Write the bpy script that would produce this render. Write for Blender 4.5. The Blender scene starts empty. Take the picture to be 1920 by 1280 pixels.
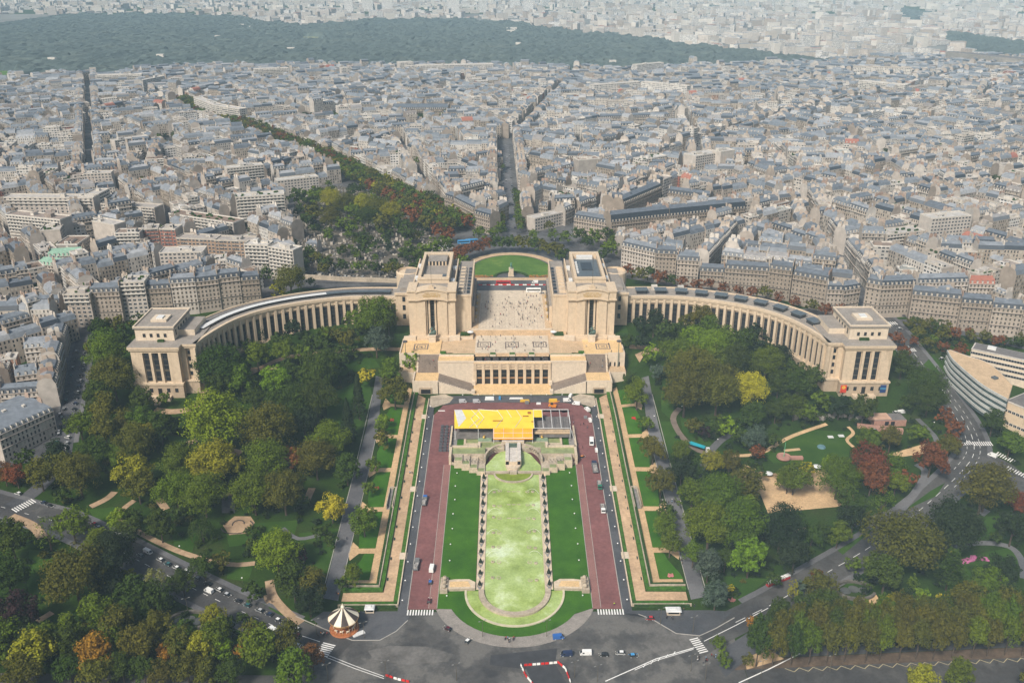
HAZE = 8.5e-5
import bpy, bmesh, math, random
import numpy as np
from math import sin, cos, tan, pi, radians, sqrt, atan2, hypot, floor
from mathutils import Vector, Matrix

random.seed(7)
SC = bpy.context.scene
COL = SC.collection

# ------------------------------------------------------------------ camera model (metres, z=0 at the river quay)
F = 1700.0; PITCH = radians(23.2); YAW = radians(0.31); CAM = (-4.0, 0.0, 276.0)
_cy, _sy, _cp, _sp = cos(YAW), sin(YAW), cos(PITCH), sin(PITCH)
_R = (_cy, -_sy, 0.0); _FW = (_sy*_cp, _cy*_cp, -_sp); _U = (_sy*_sp, _cy*_sp, _cp)

def ray(px, py):
    a = (px-960.0)/F; b = (640.0-py)/F
    return tuple(_FW[i]+_R[i]*a+_U[i]*b for i in range(3))
def Pz(px, py, z):
    d = ray(px, py); t = (z-CAM[2])/d[2]
    return (CAM[0]+d[0]*t, CAM[1]+d[1]*t, z)
def depth_of(x, y, z):
    v = (x-CAM[0], y-CAM[1], z-CAM[2]); return sum(v[i]*_FW[i] for i in range(3))
def proj(x, y, z):
    v = (x-CAM[0], y-CAM[1], z-CAM[2]); d = [sum(v[i]*q[i] for i in range(3)) for q in (_R, _U, _FW)]
    return (960+F*d[0]/d[2], 640-F*d[1]/d[2])

# ------------------------------------------------------------------ terrain
KC = [(0, 0), (280, 0), (335, .8), (440, 7.5), (500, 12), (20000, 12)]
KS = [(0, 0), (280, 0), (335, .8), (440, 7), (516, 16), (560, 24), (600, 30), (640, 32.5), (700, 33.3), (900, 33), (1500, 30), (2200, 25),
      (4800, 18), (6500, 40), (9000, 60), (20000, 60)]
def _lin(k, t):
    for (a, va), (b, vb) in zip(k, k[1:]):
        if t <= b:
            return va+(vb-va)*(t-a)/(b-a)
    return k[-1][1]
def T(x, y):
    s = _lin(KS, y)
    if y > 560: 
        return s
    w = min(1, max(0, (abs(x)-64)/34.0))
    w = w*w*(3-2*w)
    return _lin(KC, y)*(1-w)+s*w
def G(px, py, up=0.0):
    """point of the terrain (plus up) seen at that pixel of the photograph"""
    z = 15.0
    for _ in range(40):
        x, y, _z = Pz(px, py, z)
        nz = T(x, y)+up
        if abs(nz-z) < 1e-3: break
        z = z*.35+nz*.65
    return (x, y, z)
def GX(px, py): 
    p = G(px, py); return (p[0], p[1])

# ------------------------------------------------------------------ materials
MATS = {}
def nd(nt, t, **kw):
    n = nt.nodes.new(t)
    for k, v in kw.items():
        if k in n.inputs.keys() if isinstance(k, str) else False: n.inputs[k].default_value = v
        else: setattr(n, k, v)
    return n
def math_n(nt, op, a, b=None, c=None):
    n = nt.nodes.new('ShaderNodeMath'); n.operation = op
    for i, v in enumerate((a, b, c)):
        if v is None: continue
        if isinstance(v, (int, float)): n.inputs[i].default_value = v
        else: nt.links.new(v, n.inputs[i])
    return n.outputs[0]
def mixc(nt, fac, a, b, blend='MIX'):
    n = nt.nodes.new('ShaderNodeMix'); n.data_type = 'RGBA'; n.blend_type = blend
    for i, v in ((0, fac), (6, a), (7, b)):
        if isinstance(v, (int, float)): n.inputs[i].default_value = v
        elif isinstance(v, tuple): n.inputs[i].default_value = (v[0], v[1], v[2], 1)
        else: nt.links.new(v, n.inputs[i])
    return n.outputs[2]
def noise(nt, scale, detail=3, vec=None, rough=.55):
    n = nt.nodes.new('ShaderNodeTexNoise'); n.inputs['Scale'].default_value = scale
    n.inputs['Detail'].default_value = detail; n.inputs['Roughness'].default_value = rough
    if vec is None:
        g = nt.nodes.new('ShaderNodeNewGeometry'); vec = g.outputs['Position']
    nt.links.new(vec, n.inputs['Vector'])
    return n.outputs['Fac']
def ramp(nt, fac, stops, interp='LINEAR'):
    n = nt.nodes.new('ShaderNodeValToRGB'); n.color_ramp.interpolation = interp
    e = n.color_ramp.elements
    while len(e) > 1: e.remove(e[-1])
    for i, (p, c) in enumerate(stops):
        el = e[0] if i == 0 else e.new(p)
        el.position = p; el.color = (c[0], c[1], c[2], 1) if isinstance(c, tuple) else (c, c, c, 1)
    nt.links.new(fac, n.inputs['Fac'])
    return n.outputs['Color']
def new_mat(name):
    m = bpy.data.materials.new(name); m.use_nodes = True
    nt = m.node_tree
    b = nt.nodes['Principled BSDF']
    MATS[name] = m
    return m, nt, b
def M(name, col, rough=.8, var=.15, scale=.3, spec=.3, metal=0, fine=None, rnd=0.0, bump=0.0, emit=None):
    if name in MATS: return MATS[name]
    m, nt, b = new_mat(name)
    lo = tuple(c*(1-var) for c in col); hi = tuple(min(1, c*(1+var)) for c in col)
    f = noise(nt, scale, 4)
    c = ramp(nt, f, [(.3, lo), (.7, hi)])
    if fine:
        f2 = noise(nt, fine, 2)
        c = mixc(nt, 1, c, ramp(nt, f2, [(.3, .82), (.7, 1.12)]), 'MULTIPLY')
    if rnd:
        oi = nt.nodes.new('ShaderNodeObjectInfo')
        hs = nt.nodes.new('ShaderNodeHueSaturation')
        nt.links.new(math_n(nt, 'MULTIPLY_ADD', oi.outputs['Random'], rnd*.16, .5-rnd*.08), hs.inputs['Hue'])
        r2 = math_n(nt, 'FRACT', math_n(nt, 'MULTIPLY', oi.outputs['Random'], 17.31))
        nt.links.new(math_n(nt, 'MULTIPLY_ADD', r2, rnd, 1-rnd*.5), hs.inputs['Value'])
        nt.links.new(c, hs.inputs['Color']); c = hs.outputs['Color']
    nt.links.new(c, b.inputs['Base Color'])
    b.inputs['Roughness'].default_value = rough
    b.inputs['Metallic'].default_value = metal
    b.inputs['Specular IOR Level'].default_value = spec
    if bump:
        bp = nt.nodes.new('ShaderNodeBump'); bp.inputs['Strength'].default_value = .6; bp.inputs['Distance'].default_value = bump
        nt.links.new(f2 if fine else f, bp.inputs['Height']); nt.links.new(bp.outputs[0], b.inputs['Normal'])
    return m

# ------------------------------------------------------------------ mesh builder
class MB:
    def __init__(s): s.v = []; s.f = []; s.m = []
    def face(s, pts, mi=0):
        n = len(s.v); s.v.extend(pts); s.f.append(tuple(range(n, n+len(pts)))); s.m.append(mi)
    def box(s, x0, x1, y0, y1, z0, z1, mi=0, top=None, bottom=True):
        top = mi if top is None else top
        n = len(s.v)
        s.v += [(x0, y0, z0), (x1, y0, z0), (x1, y1, z0), (x0, y1, z0), (x0, y0, z1), (x1, y0, z1), (x1, y1, z1), (x0, y1, z1)]
        s.f += [(n, n+1, n+5, n+4), (n+1, n+2, n+6, n+5), (n+2, n+3, n+7, n+6), (n+3, n, n+4, n+7), (n+4, n+5, n+6, n+7)]
        s.m += [mi]*4+[top]
        if bottom: s.f.append((n+3, n+2, n+1, n)); s.m.append(mi)
        return s
    def obox(s, cx, cy, z0, z1, lx, ly, a=0.0, mi=0, top=None, taper=1.0, tx=None):
        top = mi if top is None else top
        c, d = cos(a), sin(a); n = len(s.v)
        tx = taper if tx is None else tx
        for z, ax, ay in ((z0, 1, 1), (z1, tx, taper)):
            for sx, sy in ((-1, -1), (1, -1), (1, 1), (-1, 1)):
                X, Y = sx*lx*.5*ax, sy*ly*.5*ay
                s.v.append((cx+X*c-Y*d, cy+X*d+Y*c, z))
        s.f += [(n, n+1, n+5, n+4), (n+1, n+2, n+6, n+5), (n+2, n+3, n+7, n+6), (n+3, n, n+4, n+7), (n+4, n+5, n+6, n+7), (n+3, n+2, n+1, n)]
        s.m += [mi]*4+[top, mi]
        return s
    def prism(s, poly, z0, z1, mi=0, top=None, bottom=False):
        """poly counter-clockwise; z0/z1 numbers or functions of (x, y)"""
        top = mi if top is None else top
        f0 = z0 if callable(z0) else (lambda x, y: z0); f1 = z1 if callable(z1) else (lambda x, y: z1)
        n = len(s.v); k = len(poly)
        s.v += [(p[0], p[1], f0(p[0], p[1])) for p in poly]+[(p[0], p[1], f1(p[0], p[1])) for p in poly]
        for i in range(k):
            j = (i+1) % k; s.f.append((n+i, n+j, n+k+j, n+k+i)); s.m.append(mi)
        s.f.append(tuple(n+k+i for i in range(k))); s.m.append(top)
        if bottom: s.f.append(tuple(n+i for i in reversed(range(k)))); s.m.append(mi)
        return s
    def lathe(s, prof, n=16, c=(0, 0, 0), mi=0, mis=None, caps=True, a0=0.0):
        b = len(s.v)
        for r, z in prof:
            for i in range(n):
                a = a0+2*pi*i/n; s.v.append((c[0]+r*cos(a), c[1]+r*sin(a), c[2]+z))
        for k in range(len(prof)-1):
            for i in range(n):
                j = (i+1) % n
                s.f.append((b+k*n+i, b+k*n+j, b+(k+1)*n+j, b+(k+1)*n+i)); s.m.append(mis(k, i) if mis else mi)
        if caps:
            s.f.append(tuple(b+i for i in reversed(range(n)))); s.m.append(mi)
            e = b+(len(prof)-1)*n
            s.f.append(tuple(e+i for i in range(n))); s.m.append(mi)
        return s
    def tube(s, p, q, r0, r1=None, n=6, mi=0):
        r1 = r0 if r1 is None else r1
        p = Vector(p); q = Vector(q); d = (q-p).normalized()
        u = d.orthogonal().normalized(); w = d.cross(u)
        b = len(s.v)
        for c, r in ((p, r0), (q, r1)):
            for i in range(n):
                a = 2*pi*i/n; s.v.append(tuple(c+u*(r*cos(a))+w*(r*sin(a))))
        for i in range(n):
            j = (i+1) % n; s.f.append((b+i, b+j, b+n+j, b+n+i)); s.m.append(mi)
        s.f.append(tuple(b+i for i in reversed(range(n)))); s.f.append(tuple(b+n+i for i in range(n))); s.m += [mi, mi]
        return s
    def strip(s, pts, w, up=0.0, h=0.0, mi=0, zf=None, step=6.0, closed=False):
        """a band of width w following the ground along pts (world xy); h > 0 gives it height"""
        zf = zf or T
        P = []
        q = list(pts)+([pts[0]] if closed else [])
        for a, b in zip(q, q[1:]):
            L = hypot(b[0]-a[0], b[1]-a[1]); k = max(1, int(L/step))
            for i in range(k): P.append((a[0]+(b[0]-a[0])*i/k, a[1]+(b[1]-a[1])*i/k))
        P.append(q[-1])
        n0 = len(s.v); N = len(P)
        for i, p in enumerate(P):
            a = P[max(0, i-1)]; b = P[min(N-1, i+1)]
            if closed and i in (0, N-1): a, b = P[N-2], P[1]
            L = hypot(b[0]-a[0], b[1]-a[1]) or 1
            nx, ny = -(b[1]-a[1])/L, (b[0]-a[0])/L
            ww = w[0]+(w[1]-w[0])*i/(N-1) if isinstance(w, tuple) else w
            for sgn in (1, -1):
                x, y = p[0]+nx*ww*.5*sgn, p[1]+ny*ww*.5*sgn
                z = zf(x, y)+up
                s.v.append((x, y, z+h))
                if h: s.v.append((x, y, z-.3))
        k = 4 if h else 2
        for i in range(N-1):
            o = n0+i*k; e = o+k
            if h:
                s.f += [(o, o+2, e+2, e), (o+1, o, e, e+1), (o+2, o+3, e+3, e+2)]; s.m += [mi]*3
            else:
                s.f.append((o, o+1, e+1, e)); s.m.append(mi)
        if h:
            o = n0; e = n0+(N-1)*k
            s.f += [(o, o+1, o+3, o+2), (e, e+2, e+3, e+1)]; s.m += [mi]*2
        return s
    def build(s, name, mats, parent=None, smooth=False, org=None):
        if not s.v: return None
        if not isinstance(mats, (list, tuple)): mats = [mats]
        o3 = Vector(org) if org is not None else (WORG.get(parent.name, Vector((0, 0, 0))) if parent else Vector((0, 0, 0)))
        me = bpy.data.meshes.new(name)
        me.from_pydata([(v[0]-o3[0], v[1]-o3[1], v[2]-o3[2]) for v in s.v], [], s.f)
        for m in mats: me.materials.append(m)
        me.polygons.foreach_set('material_index', s.m)
        if smooth: me.polygons.foreach_set('use_smooth', [True]*len(s.f))
        me.update()
        ob = bpy.data.objects.new(name, me); COL.objects.link(ob)
        if parent: ob.parent = parent; WORG[ob.name] = o3
        elif org is not None: ob.location = o3; WORG[ob.name] = o3
        return ob
WORG = {}
PROTO = {}
def tag(o, label=None, cat=None, group=None, kind=None):
    if label: o['label'] = label
    if cat: o['category'] = cat
    if group: o['group'] = group
    if kind: o['kind'] = kind
    return o
def thing(name, label, cat, loc=(0, 0, 0), group=None, rz=0.0):
    o = bpy.data.objects.new(name, None); COL.objects.link(o); o.empty_display_size = .5
    o.location = loc; o.rotation_euler = (0, 0, rz)
    WORG[o.name] = Vector(loc)
    return tag(o, label, cat, group)
def copy_tree(o, parent=None):
    c = o.copy(); COL.objects.link(c)
    if parent: c.parent = parent
    for ch in o.children: copy_tree(ch, c)
    return c
def place(o, loc, rz=0.0, sc=1.0, label=None, group=None):
    o.location = loc; o.rotation_euler = (0, 0, rz)
    o.scale = sc if isinstance(sc, tuple) else (sc, sc, sc)
    if label: o['label'] = label
    if group: o['group'] = group
    return o
_nth = ['first','second','third','fourth','fifth','sixth','seventh','eighth','ninth','tenth','eleventh','twelfth','thirteenth','fourteenth','fifteenth','sixteenth','seventeenth','eighteenth','nineteenth','twentieth']
def nth(i):
    """i from 0"""
    if i < 20: return _nth[i]
    tens = ['', '', 'twenty', 'thirty', 'forty', 'fifty', 'sixty', 'seventy', 'eighty', 'ninety'][((i+1)//10) % 10]
    u = (i+1) % 10
    if (i+1) >= 100: return '%dth' % (i+1)
    return tens+'-'+_nth[u-1] if u else tens[:-1]+'ieth'
def side(x): return 'left' if x < 0 else 'right'

def ground_poly(name, pts, mat, up, grid=6.0, holes=None, kind='structure', px=True, zf=None, parent=None):
    """flat area draped on the terrain: outline in pixels of the photograph (px) or metres, cut along a metre grid"""
    P = [GX(*p) for p in pts] if px else pts
    return drape(name, [P], mat, up, grid, kind, zf, parent)
def drape(name, polys, mat, up, grid=6.0, kind='structure', zf=None, parent=None):
    zf = zf or T
    bm = bmesh.new()
    for P in polys:
        A = sum(P[i][0]*P[(i+1) % len(P)][1]-P[(i+1) % len(P)][0]*P[i][1] for i in range(len(P)))
        if A < 0: P = P[::-1]
        vs = [bm.verts.new((p[0], p[1], 0)) for p in P]
        try: bm.faces.new(vs)
        except ValueError: continue
    bmesh.ops.triangulate(bm, faces=bm.faces[:])
    xs = [v.co.x for v in bm.verts]; ys = [v.co.y for v in bm.verts]
    for ax, lo, hi in ((0, min(xs), max(xs)), (1, min(ys), max(ys))):
        k = math.ceil(lo/grid)
        while k*grid < hi:
            co = [0, 0, 0]; no = [0, 0, 0]; co[ax] = k*grid; no[ax] = 1
            bmesh.ops.bisect_plane(bm, geom=bm.verts[:]+bm.edges[:]+bm.faces[:], plane_co=co, plane_no=no, dist=1e-4)
            k += 1
    for v in bm.verts: v.co.z = zf(v.co.x, v.co.y)+up
    bmesh.ops.recalc_face_normals(bm, faces=bm.faces[:])
    for f in bm.faces:
        if f.normal.z < 0: f.normal_flip()
    me = bpy.data.meshes.new(name); bm.to_mesh(me); bm.free()
    me.materials.append(mat)
    o = bpy.data.objects.new(name, me); COL.objects.link(o)
    if kind: o['kind'] = kind
    if parent: o.parent = parent
    return o
def smooth_line(pts, n=4):
    """Catmull-Rom through the points"""
    P = [pts[0]]+list(pts)+[pts[-1]]; out = []
    for i in range(1, len(P)-2):
        p0, p1, p2, p3 = P[i-1], P[i], P[i+1], P[i+2]
        for k in range(n):
            t = k/n
            out.append(tuple(.5*(2*p1[j]+(p2[j]-p0[j])*t+(2*p0[j]-5*p1[j]+4*p2[j]-p3[j])*t*t+(3*p1[j]-p0[j]-3*p2[j]+p3[j])*t**3) for j in (0, 1)))
    out.append(tuple(pts[-1])); return out
def in_poly(x, y, P):
    c = False; j = len(P)-1
    for i in range(len(P)):
        if (P[i][1] > y) != (P[j][1] > y) and x < (P[j][0]-P[i][0])*(y-P[i][1])/(P[j][1]-P[i][1])+P[i][0]: c = not c
        j = i
    return c
AX = -0.9     # the garden axis
# ------------------------------------------------------------------ ground materials
def ground_material():
    m, nt, b = new_mat('park_ground')
    f = noise(nt, .05, 5); f2 = noise(nt, .9, 3)
    c = ramp(nt, f, [(.3, (.014, .032, .004)), (.52, (.024, .050, .005)), (.75, (.038, .046, .014))])
    c = mixc(nt, 1, c, ramp(nt, f2, [(.25, .7), (.75, 1.25)]), 'MULTIPLY')
    nt.links.new(c, b.inputs['Base Color']); b.inputs['Roughness'].default_value = .95; b.inputs['Specular IOR Level'].default_value = .1
    return m
def lawn_material(name, a, bcol, stripe=0.0):
    m, nt, b = new_mat(name)
    f = noise(nt, .07, 6, rough=.65); f2 = noise(nt, 2.2, 3)
    c = ramp(nt, f, [(.3, a), (.62, bcol), (.74, tuple(x*y for x, y in zip(bcol, (1.7, 1.25, 1.5))))])
    c = mixc(nt, 1, c, ramp(nt, f2, [(.25, .75), (.75, 1.2)]), 'MULTIPLY')
    nt.links.new(c, b.inputs['Base Color']); b.inputs['Roughness'].default_value = .9; b.inputs['Specular IOR Level'].default_value = .15
    return m
m_ground = ground_material()
m_lawn = lawn_material('mown_lawn', (.022, .080, .003), (.046, .130, .006))
m_lawn2 = lawn_material('park_lawn', (.018, .052, .004), (.038, .082, .008))
m_lawn3 = lawn_material('square_lawn', (.040, .105, .016), (.095, .175, .030))
def asphalt_material(name, lo, hi, wet=.45, patch=.03):
    m, nt, b = new_mat(name)
    f = noise(nt, patch, 5, rough=.65); f2 = noise(nt, 1.3, 3); f3 = noise(nt, .25, 3)
    c = ramp(nt, f, [(.32, lo), (.5, tuple((x+y)/2 for x, y in zip(lo, hi))), (.56, hi), (.8, tuple(x*1.15 for x in hi))])
    c = mixc(nt, 1, c, ramp(nt, f2, [(.3, .85), (.7, 1.12)]), 'MULTIPLY')
    nt.links.new(c, b.inputs['Base Color'])
    nt.links.new(ramp(nt, f3, [(.35, wet), (.6, .8)]), b.inputs['Roughness'])
    b.inputs['Specular IOR Level'].default_value = .35
    return m
m_asph = asphalt_material('road_asphalt', (.040, .039, .041), (.082, .079, .075), .35)
m_plaza = asphalt_material('plaza_asphalt', (.042, .041, .042), (.125, .118, .108), .4, .06)
m_dark = asphalt_material('dark_asphalt', (.050, .052, .058), (.085, .086, .092), .35)
m_walk = asphalt_material('walk_asphalt', (.085, .085, .092), (.14, .138, .142), .4)
m_city = asphalt_material('street_asphalt', (.055, .056, .060), (.11, .11, .112), .5)
m_red = M('red_paving', (.180, .074, .070), .7, .2, .07, fine=.55)
m_red2 = M('red_paving_edge', (.235, .115, .10), .75, .12, .12, fine=1.6)
m_gravel = M('sand_gravel', (.50, .34, .19), .9, .16, .12, fine=.9, spec=.15)
m_gravel2 = M('worn_gravel', (.46, .315, .195), .9, .22, .1, fine=.7, spec=.15)
m_earth = M('park_path', (.35, .245, .155), .9, .2, .15, fine=.8, spec=.15)
m_pave = M('stone_paving', (.56, .47, .36), .75, .10, .15, fine=.8)
m_kerb = M('kerb_stone', (.34, .32, .29), .8, .12, .4)
m_white = M('white_paint', (.72, .71, .68), .6, .1, .8)
m_stone = M('pale_stone', (.55, .45, .33), .8, .10, .12, fine=.8)
m_stone_d = M('stained_stone', (.40, .335, .255), .85, .25, .2, fine=.9)
m_hedge = M('hedge_leaves', (.028, .060, .012), .9, .45, .8, fine=3, spec=.15)
m_hedge2 = M('clipped_grass_strip', (.045, .115, .012), .9, .35, .5, fine=2, spec=.15)

# ------------------------------------------------------------------ the ground, one sheet to the horizon
def axis_lines(lo, hi, step, far):
    a = list(np.arange(lo, hi+.1, step)); s = 30.0
    x = hi
    while x < far: x += s; s *= 1.18; a.append(x)
    x = lo; s = 30.0
    while x > -far: x -= s; s *= 1.18; a.insert(0, x)
    return a
xs = axis_lines(-330, 330, 6, 15000); ys = [y for y in axis_lines(270, 660, 6, 16000) if y > -3000]
gv = [(x, y, T(x, y)) for y in ys for x in xs]
nx = len(xs)
gf = [(j*nx+i, j*nx+i+1, (j+1)*nx+i+1, (j+1)*nx+i) for j in range(len(ys)-1) for i in range(nx-1)]
me = bpy.data.meshes.new('ground'); me.from_pydata(gv, [], gf); me.materials.append(m_ground); me.update()
ground = bpy.data.objects.new('ground', me); COL.objects.link(ground); tag(ground, kind='structure')

def rect(x0, x1, y0, y1): return [(AX+x0, y0), (AX+x1, y0), (AX+x1, y1), (AX+x0, y1)]
def arc(r, a0, a1, n, cy=343.0, cx=None):
    cx = AX if cx is None else cx
    return [(cx+r*cos(radians(a0+(a1-a0)*i/n)), cy+r*sin(radians(a0+(a1-a0)*i/n))) for i in range(n+1)]
# the round place at the foot of the garden, and the roads leaving it
drape('place_asphalt', [[(-92, 150), (95, 150), (95, 318), (80, 330.5), (-80, 330.5), (-95, 318)]], m_plaza, .10)
def road(name, px, w, mat, up=.14, metres=False):
    P = smooth_line(px if metres else [GX(*p) for p in px], 5)
    mb = MB(); n = 3
    mb.strip(P, w, up, 0, 0, step=5)
    o = mb.build(name, mat); tag(o, kind='structure'); return P
RL = road('avenue', [(640, 1225), (560, 1190), (470, 1150), (380, 1108), (300, 1068), (210, 1022), (120, 980), (40, 958), (-60, 930), (-160, 905)], 15.5, m_asph)
RR = road('avenue', [(1270, 1225), (1360, 1175), (1450, 1130), (1540, 1078), (1640, 1018), (1730, 950), (1800, 885), (1825, 845), (1810, 795), (1765, 730), (1720, 672), (1680, 622), (1655, 596)], 15.0, m_asph)
RJ = road('avenue', [(1822, 860), (1870, 880), (1925, 925), (1990, 975)], 22, m_asph, .17)
RS = road('street', [(113, 860), (128, 780), (146, 690), (160, 630), (166, 606)], 11.5, m_dark)
RS2 = road('street', [(113, 850), (100, 885), (60, 925), (20, 950)], 9, m_dark, .17)
# quay road and its pavement at the bottom right, and the ground under the plane trees
drape('quay_road', [[(95.2, 180), (700, 180), (700, 330), (330, 303), (230, 301.5), (95.2, 294.4)]], m_asph, .12)
drape('quay_footway', [[(88, 294), (230, 301.5), (330, 303), (330, 309), (230, 307.5), (92, 300)]], M('brown_footway', (.10, .07, .048), .9, .3, .2, fine=.9), .12)
drape('quay_footway', [[(92, 300.2), (230, 307.7), (330, 309.2), (330, 315), (230, 313.5), (104, 306.5)]], m_dark, .13)
drape('quay_road', [[(-700, 180), (-92.2, 180), (-92.2, 292), (-330, 296), (-700, 300)]], m_asph, .12)
mb = MB()
for k in range(36):                       # zigzag bay line along the quay
    x = 112+k*6.0; yb = 294.2+(x-88)*.0538
    mb.strip([(x, yb-.6), (x+3.4, yb-2.6)], .28, .2); mb.strip([(x+3.4, yb-2.6), (x+6.0, yb-.4)], .28, .2)
tag(mb.build('bay_marking', M('yellowed_paint', (.42, .36, .22), .7)), kind='structure')

# red roads on both sides, the plaza behind the fountain, the asphalt walks beside them
drape('red_road', [[(AX-49, 332.2)]+[(AX-35.6, 332.2), (AX-35.6, 447), (AX-36, 458), (AX-36, 506), (AX+36, 506), (AX+36, 447), (AX+35.6, 332.2), (AX+49, 332.2), (AX+49, 500), (AX+44, 513), (AX+30, 517), (AX-30, 517), (AX-44, 513), (AX-49, 500)]], m_red, .12)
for s in (-1, 1):
    drape('red_road_edge', [rect(*sorted((s*35.6, s*39.4)), 332.6, 447)], m_red2, .17)
    drape('footway', [[(AX+s*49, 330.6), (AX+s*53.4, 330.6), (AX+s*53.4, 522), (AX+s*49.6, 522), (AX+s*49.6, 500), (AX+s*49, 498)]], m_dark, .14)
    mb = MB()
    mb.strip([(AX+s*49, 332), (AX+s*49, 500)], .35, .05, .22)
    mb.strip([(AX+s*39.4, 333), (AX+s*39.4, 447)], .22, .18, .05)
    mb.strip([(AX+s*35.6, 333), (AX+s*35.6, 447)], .25, .05, .2)
    tag(mb.build('kerb', m_kerb), kind='structure')
drape('service_road', [[(AX-53, 514), (AX-44, 513.6), (AX-30, 517.2), (AX+30, 517.2), (AX+44, 513.6), (AX+53, 514), (AX+53, 524), (AX+40, 526.5), (AX-40, 526.5), (AX-53, 524)]], m_dark, .13)
for s in (-1, 1):
    drape('paved_apron', [[(AX+s*40, 517), (AX+s*50, 510), (AX+s*53, 512), (AX+s*53, 526), (AX+s*44, 529), (AX+s*38, 524)]], m_stone_d, .18)
# main lawns
for s in (-1, 1):
    drape('lawn', [[(AX+s*18.3, 346.5), (AX+s*35.5, 343), (AX+s*35.5, 447), (AX+s*18.3, 438)]], m_lawn, .2)
low = [(AX-35.5, 332.6), (AX-35.5, 343)]+[(AX-18.3, 346.5)]+[(AX+18.3, 346.5), (AX+35.5, 343), (AX+35.5, 332.6)]
drape('lawn', [low+[(AX+31*cos(radians(a)), 343+31*sin(radians(a))*.93) for a in range(-22, -159, -8)]], m_lawn, .19)
# pavement round the foot of the lawn
P = [(AX+34.5*cos(radians(a)), 343+34.3*sin(radians(a))*.93) for a in range(-18, -163, -6)]
mb = MB(); mb.strip(P, 6.6, .02, .16); tag(mb.build('pavement', M('grey_paving', (.25, .225, .20), .75, .15, .3, fine=1.5)), kind='structure')
# terraces with hedges and gravel paths on both sides
for s in (-1, 1):
    drape('gravel_path', [[(AX+s*56, 337.6), (AX+s*61.2, 343.4), (AX+s*61.2, 528), (AX+s*64, 531), (AX+s*56, 523)], [(AX+s*56, 337.6), (AX+s*80, 337.6), (AX+s*80, 343.2), (AX+s*61.2, 343.4)]], m_gravel2, .22)
    drape('gravel_path', [[(AX+s*65.4, 349.5), (AX+s*69, 351.8), (AX+s*69, 538), (AX+s*65.8, 536)], [(AX+s*65.4, 349.5), (AX+s*80, 349), (AX+s*80, 351.8), (AX+s*69, 351.8)]], m_gravel, .24)
    drape('grass_strip', [rect(*sorted((s*53.9, s*55.9)), 335.2, 520), rect(*sorted((s*53.9, s*80)), 334.2, 337.4)], m_hedge2, .22)
    lawns = [(351.8, 370.8), (374.8, 404.2), (408.2, 440.4), (444.2, 474.0), (477.6, 509.5), (513.0, 533.0)]
    for k, (a, b) in enumerate(lawns):
        Q = [(AX+s*69.1, a), (AX+s*77.5, a), (AX+s*(79 if k else 80), (a+b)/2), (AX+s*76.5, b), (AX+s*69.1, b)]
        if k == 0: Q = [(AX+s*69.1, a), (AX+s*80.5, a), (AX+s*79.5, a+4), (AX+s*75, 366), (AX+s*74, b), (AX+s*69.1, b)]
        drape('lawn', [Q], m_lawn, .22)
        if k: drape('gravel_path', [[(AX+s*69, a-3.8), (AX+s*76.8, a-3.8), (AX+s*80.5, a-9), (AX+s*82, a-4), (AX+s*81, a+5), (AX+s*76.8, a+.2), (AX+s*69, a+.2)]], m_gravel, .2)
    drape('asphalt_walk', [[(AX+s*81.5, 338), (AX+s*89, 340), (AX+s*89.5, 420), (AX+s*88.5, 485), (AX+s*90, 541), (AX+s*85.5, 541), (AX+s*81.5, 485), (AX+s*82, 410)]], m_walk, .18)
    mb = MB(); mb.strip([(AX+s*81.6, 345), (AX+s*81.6, 480)], .3, .1, .15); mb.strip([(AX+s*89.6, 345), (AX+s*89.6, 520)], .35, .1, .25)
    tag(mb.build('kerb', m_kerb), kind='structure')

# park lawns and paths (outlines read from the photograph, laid on the slope)
for pts in ([(850, 805), (1150, 805)] and
            [[(610, 745), (690, 705), (702, 760), (675, 800), (615, 790)], [(560, 740), (700, 672), (715, 690), (640, 705), (600, 745), (545, 700), (520, 690), (575, 680)],
             [(300, 815), (350, 820), (345, 842), (305, 850)], [(345, 870), (400, 860), (398, 900), (340, 905)],
             [(55, 1030), (100, 1035), (95, 1110), (60, 1150), (50, 1090)], [(65, 1160), (118, 1150), (110, 1205), (60, 1210)],
             [(560, 1000), (640, 990), (620, 1075), (570, 1070)], [(420, 985), (560, 975), (550, 1010), (430, 1025)], [(320, 990), (370, 985), (360, 1040), (330, 1040)], [(430, 1050), (480, 1050), (465, 1090), (425, 1085)],
             [(490, 1130), (520, 1145), (560, 1165), (520, 1150)], [(165, 955), (215, 950), (240, 975), (190, 990)], [(420, 1185), (460, 1180), (455, 1215), (430, 1215)],
             [(1235, 790), (1262, 790), (1288, 840), (1255, 860)], [(1275, 780), (1310, 800), (1345, 845), (1300, 830), (1280, 810)], [(1240, 715), (1265, 745), (1260, 790), (1240, 770)],
             [(1430, 850), (1500, 805), (1600, 810), (1590, 860), (1530, 870), (1450, 868)], [(1545, 1010), (1600, 985), (1640, 990), (1580, 1040)], [(1360, 1080), (1440, 1085), (1410, 1110), (1370, 1130)],
             [(1830, 970), (1900, 965), (1920, 1010), (1840, 1010)], [(1800, 1045), (1900, 1025), (1915, 1070), (1830, 1090)], [(1770, 1060), (1860, 1060), (1850, 1110), (1770, 1110)],
             [(1730, 790), (1762, 830), (1740, 835), (1715, 800)], [(1745, 920), (1772, 905), (1755, 930), (1700, 955), (1690, 960)], [(1560, 1125), (1600, 1080), (1620, 1082), (1580, 1110)],
             [(1690, 1120), (1740, 1100), (1760, 1160), (1700, 1150)], [(1730, 685), (1750, 665), (1780, 700), (1785, 715)]]):
    ground_poly('park_lawn', pts, m_lawn2, .16)
PATHS = []
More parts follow.
